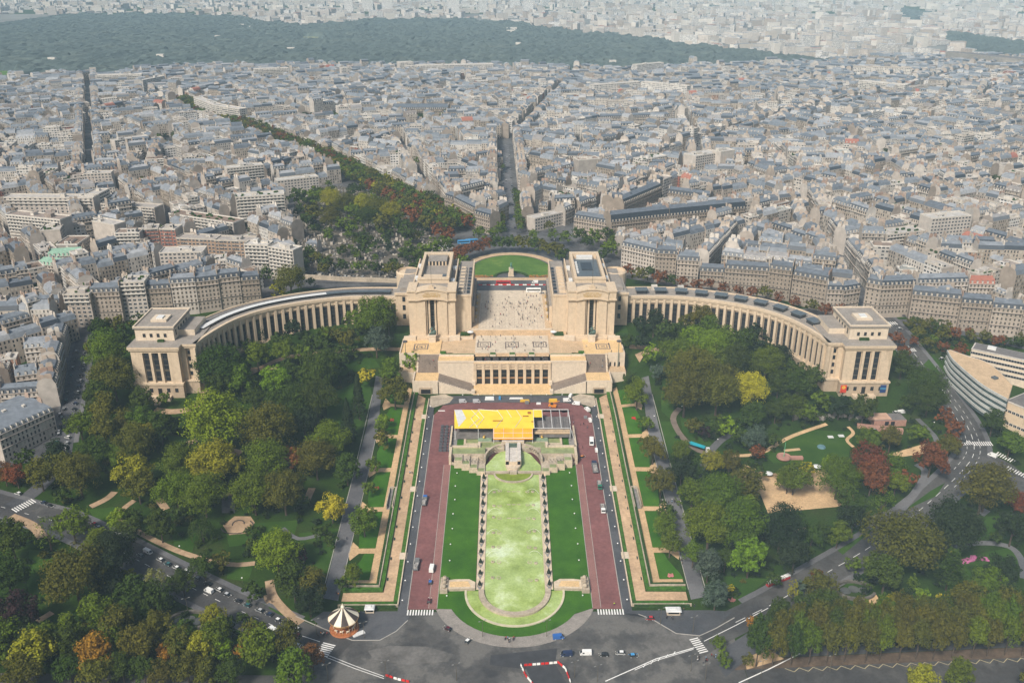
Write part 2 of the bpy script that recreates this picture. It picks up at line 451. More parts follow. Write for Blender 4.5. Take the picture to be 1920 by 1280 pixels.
def path(px, w, mat=None, up=.2):
    PATHS.append(([GX(*p) for p in px], w))
    P = smooth_line([GX(*p) for p in px], 4); mb = MB(); mb.strip(P, w, up, 0, step=4)
    return tag(mb.build('park_path', mat or m_earth), kind='structure')
path([(252, 938), (225, 962), (240, 985), (300, 1018), (360, 1042), (430, 1058), (478, 1056)], 3.2)
path([(170, 950), (200, 935), (215, 922)], 4)
path([(505, 1088), (512, 1118), (540, 1150), (565, 1168)], 4.2); path([(500, 1115), (505, 1128), (525, 1132)], 3)
path([(470, 700), (530, 672), (600, 662), (690, 655), (752, 655)], 4.2); path([(470, 692), (520, 690)], 3)
path([(340, 700), (385, 735), (360, 765), (320, 772), (290, 768)], 5.5)
path([(318, 855), (345, 835), (368, 825)], 4); path([(433, 845), (452, 850)], 5); path([(575, 938), (585, 915)], 4)
path([(415, 930), (440, 925)], 3); path([(296, 935), (312, 955)], 4); path([(70, 1165), (98, 1148)], 3.5); path([(20, 968), (60, 985), (80, 1008)], 5, m_earth)
path([(1195, 668), (1230, 655), (1258, 660)], 5); path([(1180, 650), (1212, 652)], 5)
path([(1275, 765), (1262, 785), (1278, 818), (1310, 845), (1345, 850)], 3.6, M('brown_path', (.16, .125, .10), .85, .2, .3)); path([(1330, 848), (1352, 825), (1372, 815)], 4.4, m_walk)
path([(1370, 855), (1425, 850), (1470, 825), (1500, 812), (1550, 795)], 2.6, m_gravel); path([(1470, 845), (1500, 842)], 2.2, m_gravel)
path([(1590, 800), (1600, 812), (1588, 825), (1600, 838)], 2.0, m_gravel)
path([(1310, 895), (1318, 870), (1342, 850)], 4.6, m_walk); path([(1690, 955), (1722, 915), (1735, 885), (1718, 870)], 4.2, m_walk)
path([(1600, 985), (1640, 970), (1665, 962)], 3.4, m_walk); path([(1770, 1030), (1830, 1018), (1890, 1024), (1915, 1050), (1920, 1085)], 3.6, m_walk)
path([(1720, 785), (1750, 815), (1757, 830)], 3.2, m_walk); path([(1838, 965), (1850, 955)], 4, m_walk); path([(1490, 995), (1520, 990)], 2.5)
path([(608, 1000), (560, 1010), (530, 990)], 2.5, m_walk)
PLAY = []
for pts in ([(1375, 905), (1398, 872), (1440, 888), (1475, 912), (1500, 885), (1545, 880), (1610, 935), (1570, 950), (1440, 962), (1425, 925)],
            [(1655, 855), (1740, 830), (1735, 850), (1670, 860)], [(1575, 1165), (1640, 1110), (1655, 1135), (1640, 1155), (1590, 1185)], [(1395, 1235), (1440, 1215), (1470, 1235), (1400, 1255)]):
    ground_poly('play_ground', pts, m_gravel, .2); PLAY.append([GX(*p) for p in pts])
ground_poly('play_ground', [(418, 985), (440, 968), (470, 968), (478, 980), (462, 1000), (430, 1003)], m_earth, .22)
mb = MB()
c = G(445, 987)
mb.strip([(c[0]+8*cos(a), c[1]+6*sin(a)) for a in np.linspace(-2.9, .8, 18)], .5, .25, .25); mb.strip([(c[0]+3*cos(a), c[1]+2+3*sin(a)) for a in np.linspace(0, 3.6, 10)], .5, .25, .25)
tag(mb.build('sandpit_kerb', M('dark_kerb', (.06, .05, .045), .8)), 'dark curved kerb of the round sandpit in the left park', 'kerb')
ground_poly('paved_yard', [(416, 930), (442, 930), (440, 962), (416, 962)], m_walk, .24)
# pavements around the place and along the avenues
def pavement(px, w, h=.14, metres=False):
    P = smooth_line(px if metres else [GX(*p) for p in px], 3); mb = MB(); mb.strip(P, w, .02, h, step=4)
    return tag(mb.build('pavement', m_walk), kind='structure')
drape('pavement', [[(-88, 331), (-48, 331), (-49, 325), (-53.5, 318), (-60, 312.5), (-72, 312.5), (-86, 320), (-92, 326)]], m_dark, .2)
drape('pavement', [[(AX+49, 331), (88, 331), (98, 330), (88, 319), (80, 314.5), (70, 316), (61, 325), (55, 328.5), (AX+49, 329)]], m_dark, .2)
mb = MB()
mb.strip([(-49, 325), (-53.5, 318), (-60, 312.5), (-72, 312.5), (-86, 320), (-100, 328)], .4, .05, .2)
mb.strip([(55, 328.5), (61, 325), (70, 316), (80, 314.5), (88, 319), (98, 326)], .4, .05, .2)
tag(mb.build('kerb', m_kerb), kind='structure')
drape('pavement', [[(86, 290), (104, 306), (116, 318), (104, 318), (92, 309), (84, 298)]], m_dark, .2)
def offset_line(P, d):
    out = []
    for i, p in enumerate(P):
        a = P[max(0, i-1)]; b = P[min(len(P)-1, i+1)]; L = hypot(b[0]-a[0], b[1]-a[1])
        out.append((p[0]-(b[1]-a[1])/L*d, p[1]+(b[0]-a[0])/L*d))
    return out
for P, ds, i0 in ((RL, (9.2, -9.2), 6), (RR, (8.9, -8.9), 8), (RS, (7.2, -7.2), 2)):
    for d in ds:
        mb = MB(); mb.strip(offset_line(P, d)[i0:], 2.8, .02, .16, step=5)
        tag(mb.build('pavement', m_walk), kind='structure')
# painted markings
mk = MB()
def dash(P, d=0.0, a=3.0, gap=4.5, w=.18, i0=0, i1=None, up=.26):
    Q = offset_line(P, d)[i0:i1]; pos = 0; on = True
    for p, q in zip(Q, Q[1:]):
        L = hypot(q[0]-p[0], q[1]-p[1]); t = 0
        while t < L:
            e = min(L, t+(a if (int((pos+t)/(a+gap))*(a+gap)+a) > pos+t else gap))
            e = min(L, t+1.5)
            if ((pos+t) % (a+gap)) < a:
                mk.strip([(p[0]+(q[0]-p[0])*t/L, p[1]+(q[1]-p[1])*t/L), (p[0]+(q[0]-p[0])*e/L, p[1]+(q[1]-p[1])*e/L)], w, up)
            t = e
        pos += L
dash(RL, 1.0, 3, 5, .22, 6); dash(RR, -.4, 5, 5, .26, 6); dash(RR, 3.4, 3, 3, .2, 30, 46); dash(RR, -3.6, 3, 3, .2, 28, 46)
def zebra(c, ang, n, pitch, ln, w, z=.28):
    """n bars of length ln side by side along direction ang"""
    for i in range(n):
        t = (i-(n-1)/2)*pitch; x = c[0]+cos(ang)*t; y = c[1]+sin(ang)*t
        mk.strip([(x-sin(ang)*ln/2*-1, y-cos(ang)*ln/2), (x+sin(ang)*ln/2*-1, y+cos(ang)*ln/2)], w, z)
zebra((AX-43, 330.0), 0, 10, 1.25, 3.6, .62); zebra((AX+43.5, 330.0), 0, 10, 1.25, 3.6, .62)
zebra(GX(610, 1218), 1.25, 7, 1.15, 6, .6); zebra(GX(1310, 1210), 1.9, 8, 1.2, 4.2, .6)
zebra(GX(45, 948), .95, 9, 1.3, 5, .6); zebra(GX(1808, 831), .12, 7, 1.3, 4, .6); zebra(GX(1842, 832), .0, 9, 1.3, 4, .6)
zebra(GX(1885, 858), -.9, 8, 1.4, 4, .6); zebra(GX(1905, 885), -.9, 8, 1.4, 4, .6); zebra(GX(1664, 607), .1, 9, 1.6, 5, .7); zebra(GX(1705, 657), .1, 7, 1.3, 4, .6)
mk.strip([GX(1385, 1280), GX(1440, 1255), GX(1500, 1225)], .5, .22)
mk.strip([GX(1135, 1277), GX(1230, 1235), GX(1302, 1214)], .45, .22); mk.strip([GX(1190, 1256), GX(1230, 1238), GX(1300, 1217)], .3, .22)
mk.strip([GX(1320, 1202), GX(1380, 1172), GX(1440, 1140)], .32, .24); mk.strip([GX(612, 1232), GX(665, 1253), GX(720, 1272)], .28, .22); mk.strip([GX(612, 1227), GX(665, 1248), GX(720, 1268)], .28, .22)
mk.strip([GX(560, 1190), GX(600, 1203)], .3, .26)
for k in range(5): mk.strip([GX(1210+k*14, 1245-k*6), GX(1206+k*14, 1251-k*6)], .3, .24)
tag(mk.build('road_marking', m_white), kind='structure')
# tar patches on the place
ground_poly('tar_patch', [(920, 1228), (1045, 1215), (1040, 1250), (1000, 1256), (918, 1246)], M('fresh_tar', (.045, .045, .048), .6, .2, .3), .15, 8)
ground_poly('tar_patch', [(985, 1250), (1040, 1243), (1065, 1285), (1000, 1285)], MATS['fresh_tar'], .16, 8)
ground_poly('tar_patch', [(1205, 1205), (1240, 1186), (1290, 1180), (1318, 1196), (1290, 1222), (1246, 1236)], M('pale_tar', (.125, .118, .11), .75, .3, .12, fine=.8), .15, 8)
ground_poly('tar_patch', [(690, 1220), (730, 1210), (800, 1212), (850, 1226), (840, 1240), (760, 1246), (700, 1236)], MATS['pale_tar'], .15, 8)
# ------------------------------------------------------------------ the palace
def weathered(name, col, dark, amt=.45):
    """limestone with rain streaks that run down the wall"""
    m, nt, b = new_mat(name)
    g = nt.nodes.new('ShaderNodeNewGeometry'); mp = nt.nodes.new('ShaderNodeMapping'); mp.inputs['Scale'].default_value = (.55, .55, .06)
    nt.links.new(g.outputs['Position'], mp.inputs['Vector'])
    f = noise(nt, 1, 5, mp.outputs[0], .6); f2 = noise(nt, .5, 4); f3 = noise(nt, 2.5, 2)
    c = ramp(nt, f2, [(.3, tuple(x*.9 for x in col)), (.7, tuple(x*1.08 for x in col))])
    c = mixc(nt, ramp(nt, f, [(.56, 0.0), (.74, amt)]), c, dark)
    c = mixc(nt, 1, c, ramp(nt, f3, [(.3, .9), (.7, 1.06)]), 'MULTIPLY')
    nt.links.new(c, b.inputs['Base Color']); b.inputs['Roughness'].default_value = .85; b.inputs['Specular IOR Level'].default_value = .2
    return m
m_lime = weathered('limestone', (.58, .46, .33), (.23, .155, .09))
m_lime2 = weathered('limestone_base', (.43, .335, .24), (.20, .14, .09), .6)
m_limep = weathered('limestone_pale', (.61, .51, .395), (.32, .24, .17), .35)
m_glass = M('dark_glazing', (.022, .024, .028), .18, .35, .4, spec=.6)
m_bars = M('bronze_bars', (.10, .085, .06), .5, .2, 1)
m_roofst = M('roof_gravel', (.27, .24, .21), .9, .15, .15, fine=.8)
m_roofd = M('roof_felt', (.15, .14, .135), .9, .25, .12, fine=.9)
m_sky = M('skylight_glass', (.085, .10, .11), .25, .2, .6, spec=.6)
m_zinc_w = M('white_metal', (.62, .62, .61), .45, .1, .6)
m_gold = M('gilding', (.62, .40, .10), .4, .15, 1, metal=.6)
m_bronze = M('green_bronze', (.075, .12, .10), .6, .3, 1.2)
m_step = M('stair_stone', (.22, .175, .14), .85, .15, .3, fine=1.2)
m_ochre = M('ochre_paving', (.64, .44, .225), .8, .10, .2, fine=1.0)
m_tan = M('tan_paving', (.50, .36, .225), .85, .12, .2, fine=1.0)
m_black = M('void_dark', (.012, .011, .010), .9, .2, .5)
m_mos = M('mosaic_dark', (.16, .13, .115), .8, .15, .6)
m_concrete = M('pale_concrete', (.52, .48, .43), .8, .12, .2, fine=1)

CORN = [(82, 606.5), (102, 606.8), (121.5, 605), (148, 595.5), (170, 582), (184, 566.3), (191.5, 551), (197, 534), (199.5, 522)]
def even_curve(P, d):
    Q = smooth_line(P, 12); L = [0]
    for a, b in zip(Q, Q[1:]): L.append(L[-1]+hypot(b[0]-a[0], b[1]-a[1]))
    n = int(round(L[-1]/d)); out = []; j = 0
    for k in range(n+1):
        t = L[-1]*k/n
        while j < len(L)-2 and L[j+1] < t: j += 1
        f = (t-L[j])/(L[j+1]-L[j]); out.append((Q[j][0]+(Q[j+1][0]-Q[j][0])*f, Q[j][1]+(Q[j+1][1]-Q[j][1])*f))
    return out
def palace_half(s):
    R0 = (AX+s*140, 575, 20.0)
    root = thing('palace_wing', 'curved %s wing of the pale limestone palace with tall dark windows and end pavilion' % ('left' if s < 0 else 'right'),
                 'palace', R0, 'two curved wings of the palace')
    X = lambda x: AX+s*x
    def bx(mb, x0, x1, y0, y1, z0, z1, mi=0, top=None): a, b = sorted((X(x0), X(x1))); mb.box(a, b, y0, y1, z0, z1, mi, top)
    C = even_curve(CORN, 5.45); N = len(C)
    nor = []
    for i in range(N):
        a = C[max(0, i-1)]; b = C[min(N-1, i+1)]; L = hypot(b[0]-a[0], b[1]-a[1]); nor.append((-(b[1]-a[1])/L*-1, (b[0]-a[0])/L*-1))
    # normals that point to the garden: for the curve running outward the garden lies on its right
    nor = [(n[0]*-1, n[1]) if False else n for n in nor]
    def off(i, d): return (X(C[i][0]-nor[i][0]*d*-1), C[i][1]+nor[i][1]*d)
    # decide sign: the garden side has smaller y at the first point
    if off(0, 1)[1] > C[0][1]:
        nor = [(-n[0], -n[1]) for n in nor]
    def off(i, d): return (X(C[i][0]+nor[i][0]*d), C[i][1]+nor[i][1]*d)
    g = MB()
    for i in range(N-1):
        for d0, d1, z0, z1, mi in ((0, 0, 45.8, 49.0, 0), (0, 0, 27.6, 29.0, 0)):
            a, b = off(i, d0), off(i+1, d1); g.face([(a[0], a[1], z0), (b[0], b[1], z0), (b[0], b[1], z1), (a[0], a[1], z1)], mi)
        # recessed bay
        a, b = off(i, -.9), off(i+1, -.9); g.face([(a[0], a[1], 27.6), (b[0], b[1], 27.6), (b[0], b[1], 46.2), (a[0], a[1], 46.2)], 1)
        # soffit/sill
        a0, b0 = off(i, 0), off(i+1, 0)
        g.face([(a0[0], a0[1], 45.8), (b0[0], b0[1], 45.8), (b[0], b[1], 45.8), (a[0], a[1], 45.8)], 0)
        g.face([(a0[0], a0[1], 29.0), (b0[0], b0[1], 29.0), (b[0], b[1], 29.0), (a[0], a[1], 29.0)], 0)
        # entablature and parapet, base plinth, moulding
        for d, z0, z1, mi in ((.55, 48.2, 49.3, 0), (1.1, 49.3, 51.2, 0), (1.0, 26.4, 27.6, 0), (.35, 6.0, 26.4, 2)):
            p, q = off(i, d), off(i+1, d); p2, q2 = off(i, d-2.2), off(i+1, d-2.2)
            g.face([(p[0], p[1], z0), (q[0], q[1], z0), (q[0], q[1], z1), (p[0], p[1], z1)], mi)
            g.face([(p[0], p[1], z1), (q[0], q[1], z1), (q2[0], q2[1], z1), (p2[0], p2[1], z1)], mi)
            if z0 > 20: g.face([(p[0], p[1], z0), (q[0], q[1], z0), (q2[0], q2[1], z0), (p2[0], p2[1], z0)], mi)
        p, q = off(i, -1.1), off(i+1, -1.1); g.face([(p[0], p[1], 51.2), (q[0], q[1], 51.2), (q[0], q[1], 50.2), (p[0], p[1], 50.2)], 0)
        # back wall with its parapet
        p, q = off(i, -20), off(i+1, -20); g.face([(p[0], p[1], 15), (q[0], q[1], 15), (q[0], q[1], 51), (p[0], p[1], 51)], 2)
        p2, q2 = off(i, -19), off(i+1, -19); g.face([(p[0], p[1], 51), (q[0], q[1], 51), (q2[0], q2[1], 51), (p2[0], p2[1], 51)], 0)
        g.face([(p2[0], p2[1], 51), (q2[0], q2[1], 51), (q2[0], q2[1], 50.2), (p2[0], p2[1], 50.2)], 0)
    for i in range(N):                    # pilasters
        c = off(i, .1); a = atan2(nor[i][1], s*nor[i][0])+pi/2
        g.obox(c[0], c[1], 27.6, 48.2, 1.75, 1.5, a, 0)
    gal = g.build('gallery', [m_lime, m_lime2, m_lime2], root)
    r = MB()
    for i in range(N-1):
        p, q = off(i, -1.1), off(i+1, -1.1); p2, q2 = off(i, -19), off(i+1, -19)
        r.face([(p[0], p[1], 50.2), (q[0], q[1], 50.2), (q2[0], q2[1], 50.2), (p2[0], p2[1], 50.2)], 0)
    rf = r.build('roof', m_roofst, root)
    if s < 0:                             # long lantern light and white walk on the left wing
        for i in range(1, N-5):
            k = MB(); w = MB()
            P = [off(i, -6.2), off(i+1, -6.2), off(i+1, -10.2), off(i, -10.2)]
            k.prism(P if s > 0 else P[::-1], 50.2, 52.2, 0, 1)
            k.build('skylight', [m_glass, m_sky if i < 9 else m_zinc_w], rf)
        w = MB()
        for i in range(1, N-5):
            P = [off(i, -13.2), off(i+1, -13.2), off(i+1, -17.2), off(i, -17.2)]
            w.prism(P[::-1], 50.2, 50.9, 0)
        w.build('roof_walk', m_roofd, rf)
    else:
        for k in range(10):
            t = 2.2+k*(N-7.5)/9.6; i = int(t); f = t-i
            c = [off(i, -9.2)[j]*(1-f)+off(i+1, -9.2)[j]*f for j in (0, 1)]; a = atan2(nor[i][1], s*nor[i][0])+pi/2
            q = MB(); q.obox(c[0], c[1], 50.2, 52.6, 7.6, 6.0, a, 0, 0); q.obox(c[0], c[1], 52.6, 53.1, 8.8, 7.2, a, 1, 1)
            q.build('skylight', [m_glass, m_sky], rf)
        for i in (4, 7):
            c = off(i, -16); q = MB(); q.obox(c[0], c[1], 50.2, 53.6, 4.2, 2.6, 0, 0, 0); q.build('chimney', m_concrete, rf)
    for i in range(N-1):                  # tall windows
        m = ((off(i, -.72)[0]+off(i+1, -.72)[0])/2, (off(i, -.72)[1]+off(i+1, -.72)[1])/2); a = atan2(nor[i][1], s*nor[i][0])+pi/2
        w = MB(); w.obox(m[0], m[1], 29.0, 44.6, 2.75, .3, a, 0)
        for z in (32.2, 35.5, 38.8, 42.0): w.obox(m[0]+nor[i][0]*s*.16, m[1]+nor[i][1]*.16, z, z+.16, 2.75, .12, a, 1)
        w.build('window', [m_glass, m_bars], gal)
        p = ((off(i, .4)[0]+off(i+1, .4)[0])/2, (off(i, .4)[1]+off(i+1, .4)[1])/2)
        if i > 5:
            w = MB(); w.obox(p[0], p[1], 22.4, 24.6, 1.5, .2, a, 0); w.build('window', [m_glass], gal)
    # ---------------- end pavilion
    e = MB()
    def slab(poly, z0, z1, mi=0, top=None):
        P = [(X(x), y) for x, y in poly]; e.prism(P if s > 0 else P[::-1], z0, z1, mi, top)
    body = [(208.5, 517.4), (238, 517.4), (238, 560), (199.5, 560), (199.5, 522.5), (208.5, 522.5)]
    base = [(208, 516.6), (238.8, 516.6), (238.8, 560), (199.2, 560), (199.2, 521.6), (208, 521.6)]
    slab(base, 6, 25.2, 2, 0); slab([(x+(.5 if x > 230 else -.5), y-.5) for x, y in base], 25.2, 26.4, 0)
    slab([(x+(.3 if x > 230 else -.3 if x < 205 else 0), y+1.2 if y < 530 else y) for x, y in body], 26.4, 48.3, 0)
    slab([(x+(.8 if x > 230 else -.8), y-.7) for x, y in body], 48.3, 49.5, 0); slab([(x+(1.4 if x > 230 else -1.4), y-1.2) for x, y in body], 49.5, 51.2, 0, 1)
    # front: recess with three windows between pilasters
    for x0, x1 in ((208.5, 213.6), (232.4, 238)): bx(e, x0, x1, 517.4, 519, 26.4, 48.3)
    for x in (214.4, 220.1, 225.9, 231.6): bx(e, x-.8, x+.8, 517.3, 519, 26.4, 46.8)
    bx(e, 213.6, 232.4, 517.5, 519, 46.8, 48.3); bx(e, 199.5, 202.6, 522.4, 524, 26.4, 48.3); bx(e, 205.4, 208.5, 522.4, 524, 26.4, 48.3)
    bx(e, 216, 230, 512.5, 516.6, 10, 18, 0); bx(e, 221.3, 224.7, 508, 512.5, 8, 16.2, 0)
    ep = e.build('end_pavilion', [m_lime, m_roofst, m_lime2], root)
    for x in (217.25, 223, 228.75):
        w = MB(); a, b = sorted((X(x-1.5), X(x+1.5))); w.box(a, b, 518.35, 518.62, 27.2, 46.6, 0)
        for z in (30, 34, 38, 42): w.box(a, b, 518.25, 518.34, z, z+.35 if z != 34 else z+1.4, 1)
        w.build('window', [m_glass, m_bars], ep)
    for z in (29, 34, 39, 43.5):
        w = MB(); a, b = sorted((X(203.2), X(204.8))); w.box(a, b, 523.4, 523.68, z, z+2.6, 0); w.build('window', [m_glass], ep)
    for x in (212.5, 217.6, 228.4, 233.6):
        w = MB(); a, b = sorted((X(x-1), X(x+1))); w.box(a, b, 516.4, 516.58, 20.2, 22.8, 0); w.build('window', [m_glass], ep)
    w = MB(); a, b = sorted((X(221.8), X(224.2))); w.box(a, b, 516.35, 516.57, 17.6, 22.8, 0); w.build('door', [m_black], ep)
    t = MB()
    bx(t, 213, 237.2, 527, 559, 51.2, 59.2, 0, 1); bx(t, 212.2, 238, 526.2, 559.6, 59.2, 60.2, 1, 1)
    for x0, x1, y0, y1 in ((212.2, 213, 526.2, 559.6), (237.2, 238, 526.2, 559.6)): bx(t, x0, x1, y0, y1, 60.2, 61)
    bx(t, 213, 237.2, 526.2, 527, 60.2, 61); bx(t, 213, 237.2, 558.8, 559.6, 60.2, 61)
    bx(t, 220, 230, 536, 546, 60.2, 61.6, 0, 0); bx(t, 223, 227, 538, 543, 61.6, 62.4, 2, 2); bx(t, 203, 213, 536, 559, 50.9, 55, 0, 1)
    th = t.build('penthouse', [m_limep, m_roofst, m_zinc_w], root)
    for k in range(4):
        w = MB(); x = 218.5+k*4.4; a, b = sorted((X(x-.85), X(x+.85))); w.box(a, b, 526.8, 526.98, 53.6, 56.0, 0); w.build('window', [m_glass], th)
    for k in range(5):
        w = MB(); a, b = sorted((X(212.8), X(212.98))); w.box(a, b, 531+k*5-.9, 531+k*5+.9, 53.6 if k < 1 else 55.4, 57.2, 0); w.build('window', [m_glass], th)
    if s < 0: q = MB(); q.obox(X(221), 525.2, 51.2, 52.6, 4, 1.6, 0); q.build('roof_shrub', m_hedge, th)
    else: q = MB(); q.obox(X(222), 525.2, 51.2, 52.8, 6, 1.6, 0); q.build('roof_shrub', m_hedge, th)
    # ---------------- central pavilion
    p = MB()
    bx(p, 39, 44.6, 583, 600, 24, 57); bx(p, 65.4, 71, 583, 600, 24, 57); bx(p, 44.6, 50.5, 582, 600, 24, 57); bx(p, 59.5, 65.4, 582, 600, 24, 57)
    bx(p, 50.5, 59.5, 588, 600, 24, 57, 3); bx(p, 50.5, 51.6, 583.4, 588, 24, 57); bx(p, 58.4, 59.5, 583.4, 588, 24, 57)
    bx(p, 52.3, 53.5, 584, 586, 31, 57); bx(p, 56.5, 57.7, 584, 586, 31, 57)
    # arched attic: bottom and top edges are shallow segmental curves
    n = 16; top = []; bot = []
    for i in range(n+1):
        x = 44+22*i/n; u = (x-55)/11; bump = max(0, cos(u*pi/2))**.8
        bot.append((x, 57.0+1.5*bump)); top.append((x, 63.6+2.2*bump))
    def arched(d0, d1, bot, top, mi):
        for (xa, za), (xb, zb), (ua, wa), (ub, wb) in zip(bot, bot[1:], top, top[1:]):
            p.face([(X(xa), d0, za), (X(xb), d0, zb), (X(ub), d0, wb), (X(ua), d0, wa)], mi)
            p.face([(X(ua), d0, wa), (X(ub), d0, wb), (X(ub), d1, wb), (X(ua), d1, wa)], mi)
            p.face([(X(xa), d0, za), (X(xb), d0, zb), (X(xb), d1, zb), (X(xa), d1, za)], mi)
        for (xa, za), (ua, wa) in ((bot[0], top[0]), (bot[-1], top[-1])): p.face([(X(xa), d0, za), (X(xa), d1, za), (X(ua), d1, wa), (X(ua), d0, wa)], mi)
    arched(581.2, 590, bot, [(x, z-.9) for x, z in top], 0); arched(580.5, 590, [(x, z-.9) for x, z in top], top, 0)
    arched(580.7, 582, [(x, z-.25) for x, z in bot], [(x, z+.7) for x, z in bot], 0)
    for x0, x1 in ((38.5, 44), (66, 71.5)):
        bx(p, x0, x1, 582.0, 600, 57.9, 63.2); bx(p, x0-.4, x1+.4, 581.4, 600, 57, 57.9); bx(p, x0-.4, x1+.4, 581.4, 600, 63.2, 64.2)
    bx(p, 44, 66, 583, 600, 57, 63.3, 0, 1)
    bx(p, 53, 57, 580.9, 584, 65.2, 67.6); bx(p, 54, 56, 581.2, 583, 67.6, 68.6)     # sculpted crest
    # body behind
    bx(p, 40, 70, 600, 662, 28, 60, 0, 1)
    bx(p, 40, 40.8, 600, 662, 60, 61.2); bx(p, 69.2, 70, 600, 662, 60, 61.2)
    bx(p, 44, 66, 600, 606, 60, 66); bx(p, 44, 46, 606, 658, 60, 66.6); bx(p, 64, 66, 606, 658, 60, 66.6); bx(p, 44, 66, 658, 662, 60, 66.6)
    bx(p, 44, 66, 599.6, 600.6, 66, 67.2); bx(p, 46, 64, 606, 658, 60, 62.5, 1, 1)
    for x, y in ((42, 612), (42, 640), (68, 618), (68, 645)): bx(p, x-1.3, x+1.3, y-3, y+3, 60, 61.8, 2, 2)
    if s < 0:
        bx(p, 48, 62, 642, 657.5, 62.5, 65.6, 3, 1)
        for k in range(6): bx(p, 48.2+k*2.5, 49.2+k*2.5, 641.2, 642, 62.5, 65.4, 0)
        bx(p, 47, 63, 612, 616, 62.5, 64.4, 0, 0); bx(p, 46, 49, 607, 611, 62.5, 66.4, 4, 4)
    else:
        bx(p, 46.2, 63.8, 612, 650, 62.5, 64.2, 4, 4); bx(p, 51, 59, 625, 642, 64.2, 64.6, 3, 3); bx(p, 50, 60, 606.2, 610, 62.5, 64.4, 2, 2)
        bx(p, 49, 61, 653, 657, 62.5, 65.6, 2, 2)
        for k in range(5): bx(p, 46.8, 48.4, 618+k*5.5, 620.5+k*5.5, 64.2, 65.2, 2, 2)
    # lower wing along the esplanade
    bx(p, 28.4, 39, 590, 668, 28, 57.2, 0, 1); bx(p, 28, 28.9, 589.6, 668, 57.2, 58.4); bx(p, 28.9, 39.4, 589.6, 590.6, 57.2, 58.4)
    for k in range(8): 
        yy = 596+k*7.2
        P = [(X(33.2), yy, 57.2), (X(38), yy, 57.2), (X(38), yy+4.6, 57.2), (X(33.2), yy+4.6, 57.2)]
        p.box(*sorted((X(33.2), X(38))), yy, yy+4.6, 57.2, 58.2, 0 if s > 0 else 1, 0 if s > 0 else 1)
        p.box(*sorted((X(33.9), X(37.3))), yy+.5, yy+4.1, 58.2, 58.7, 0 if s > 0 else 1, 0)
        p.box(*sorted((X(29.6), X(31.6))), yy, yy+4, 57.2, 58.0, 3, 3)
    p.box(*sorted((X(26.6), X(28.4))), 600, 660, 30, 46, 0, 1)
    # connector to the gallery, with the rounded rear bay
    bx(p, 71, 82.5, 603, 640, 20, 53.5, 0, 1); bx(p, 70.6, 83, 602.2, 604, 53.5, 55); bx(p, 70, 80, 612, 655, 53.5, 55.5, 1, 1)
    p.lathe([(9, 24), (9, 55), (8.2, 56), (8.2, 54.2)], 20, (X(78), 650, 0), 0)
    bx(p, 36, 74, 580.4, 583, 22, 31.4, 0); bx(p, 44, 66, 578.4, 580.4, 22, 30.6, 0)
    cp = p.build('central_pavilion', [m_lime, m_roofst, m_zinc_w, m_glass, m_sky], root)
    w = MB(); w.box(*sorted((X(53.5), X(56.5))), 586.6, 586.9, 33, 56.4, 0)
    for z in (36, 40, 44, 48, 52): w.box(*sorted((X(53.5), X(56.5))), 586.4, 586.58, z, z+.25, 1)
    w.box(*sorted((X(54.2), X(55.8))), 586.3, 586.58, 33, 35, 1)
    w.build('window', [m_glass, m_bars], cp)
    for z in (35.5, 42.2, 48.6):
        w = MB(); w.box(*sorted((X(75.6), X(77.6))), 602.7, 602.98, z, z+3.6, 0); w.build('window', m_glass, cp)
    for k in range(9):
        w = MB(); w.box(*sorted((X(26.3), X(26.58))), 602.2+k*6.4, 606.4+k*6.4, 34, 45, 0); w.build('window', m_glass, cp)
    f = MB(); f.tube((X(55), 584, 66), (X(55), 584, 86), .14, .07, 6); f.build('flagpole', m_bars, cp)
    ins = MB(); rr = random.Random(3+s)   # gilded lines cut in the attic, too worn and small to read
    for k, (z, hw) in enumerate(((62.6, 4.6), (61.7, 6.2), (60.8, 6.2), (60.0, 5.6))):
        x = 55-hw
        while x < 55+hw:
            l = rr.uniform(.35, .6); ins.box(*sorted((X(x), X(x+l))), 581.12, 581.19, z-.25, z+.22, 0); x += l+(.16 if rr.random() < .8 else .6)
    ins.build('gilded_inscription', m_gold, cp)
    return root
palace_left = palace_half(-1); palace_right = palace_half(1)

for s in (-1, 1):
    for x0, x1, y0, y1, wh in ((72, 82, 581, 601, 'outer'), (29.5, 36, 581.5, 588.5, 'inner')):
        b = MB(); a_, b_ = sorted((AX+s*x0, AX+s*x1)); b.box(a_, b_, y0, y0+1.6, 25, 32.6); b.box(a_, b_, y0+1.6, y1, 25, 31.3 if wh == 'inner' else 30.2, 1)
        tag(b.build('hedge', [m_hedge, m_lawn2]), 'dark clipped hedge at the %s foot of the %s central pavilion' % (wh, side(s)), 'hedge', 'hedges at the pavilion feet')
# ------------------------------------------------------------------ theatre and terraces between the wings
R0 = (AX, 555, 12)
th = thing('theatre_terrace', 'stepped stone terrace over a theatre front of nine tall windows between the wings', 'terrace', R0)
fw = MB()
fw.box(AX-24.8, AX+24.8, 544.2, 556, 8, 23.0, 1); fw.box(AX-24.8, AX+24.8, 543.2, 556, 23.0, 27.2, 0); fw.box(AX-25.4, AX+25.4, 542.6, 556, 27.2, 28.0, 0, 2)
for k in range(10):
    x = AX-24.6+k*5.47
    fw.box(x-.95, x+.95, 542.9, 544.2, 11.5, 23.0, 0); fw.box(x-.75, x+.75, 542.7, 543.2, 23, 27.2, 0)
for k in range(9):
    x = AX-21.9+k*5.47
    for j in range(4): fw.obox(x-1.2+j*.8, 543.1, 23.9+.3*(j % 2), 25.9-.3*((j*2) % 3), .45, .25, 0, 1)
fwo = fw.build('front_wall', [m_lime, m_lime2, m_ochre], th)
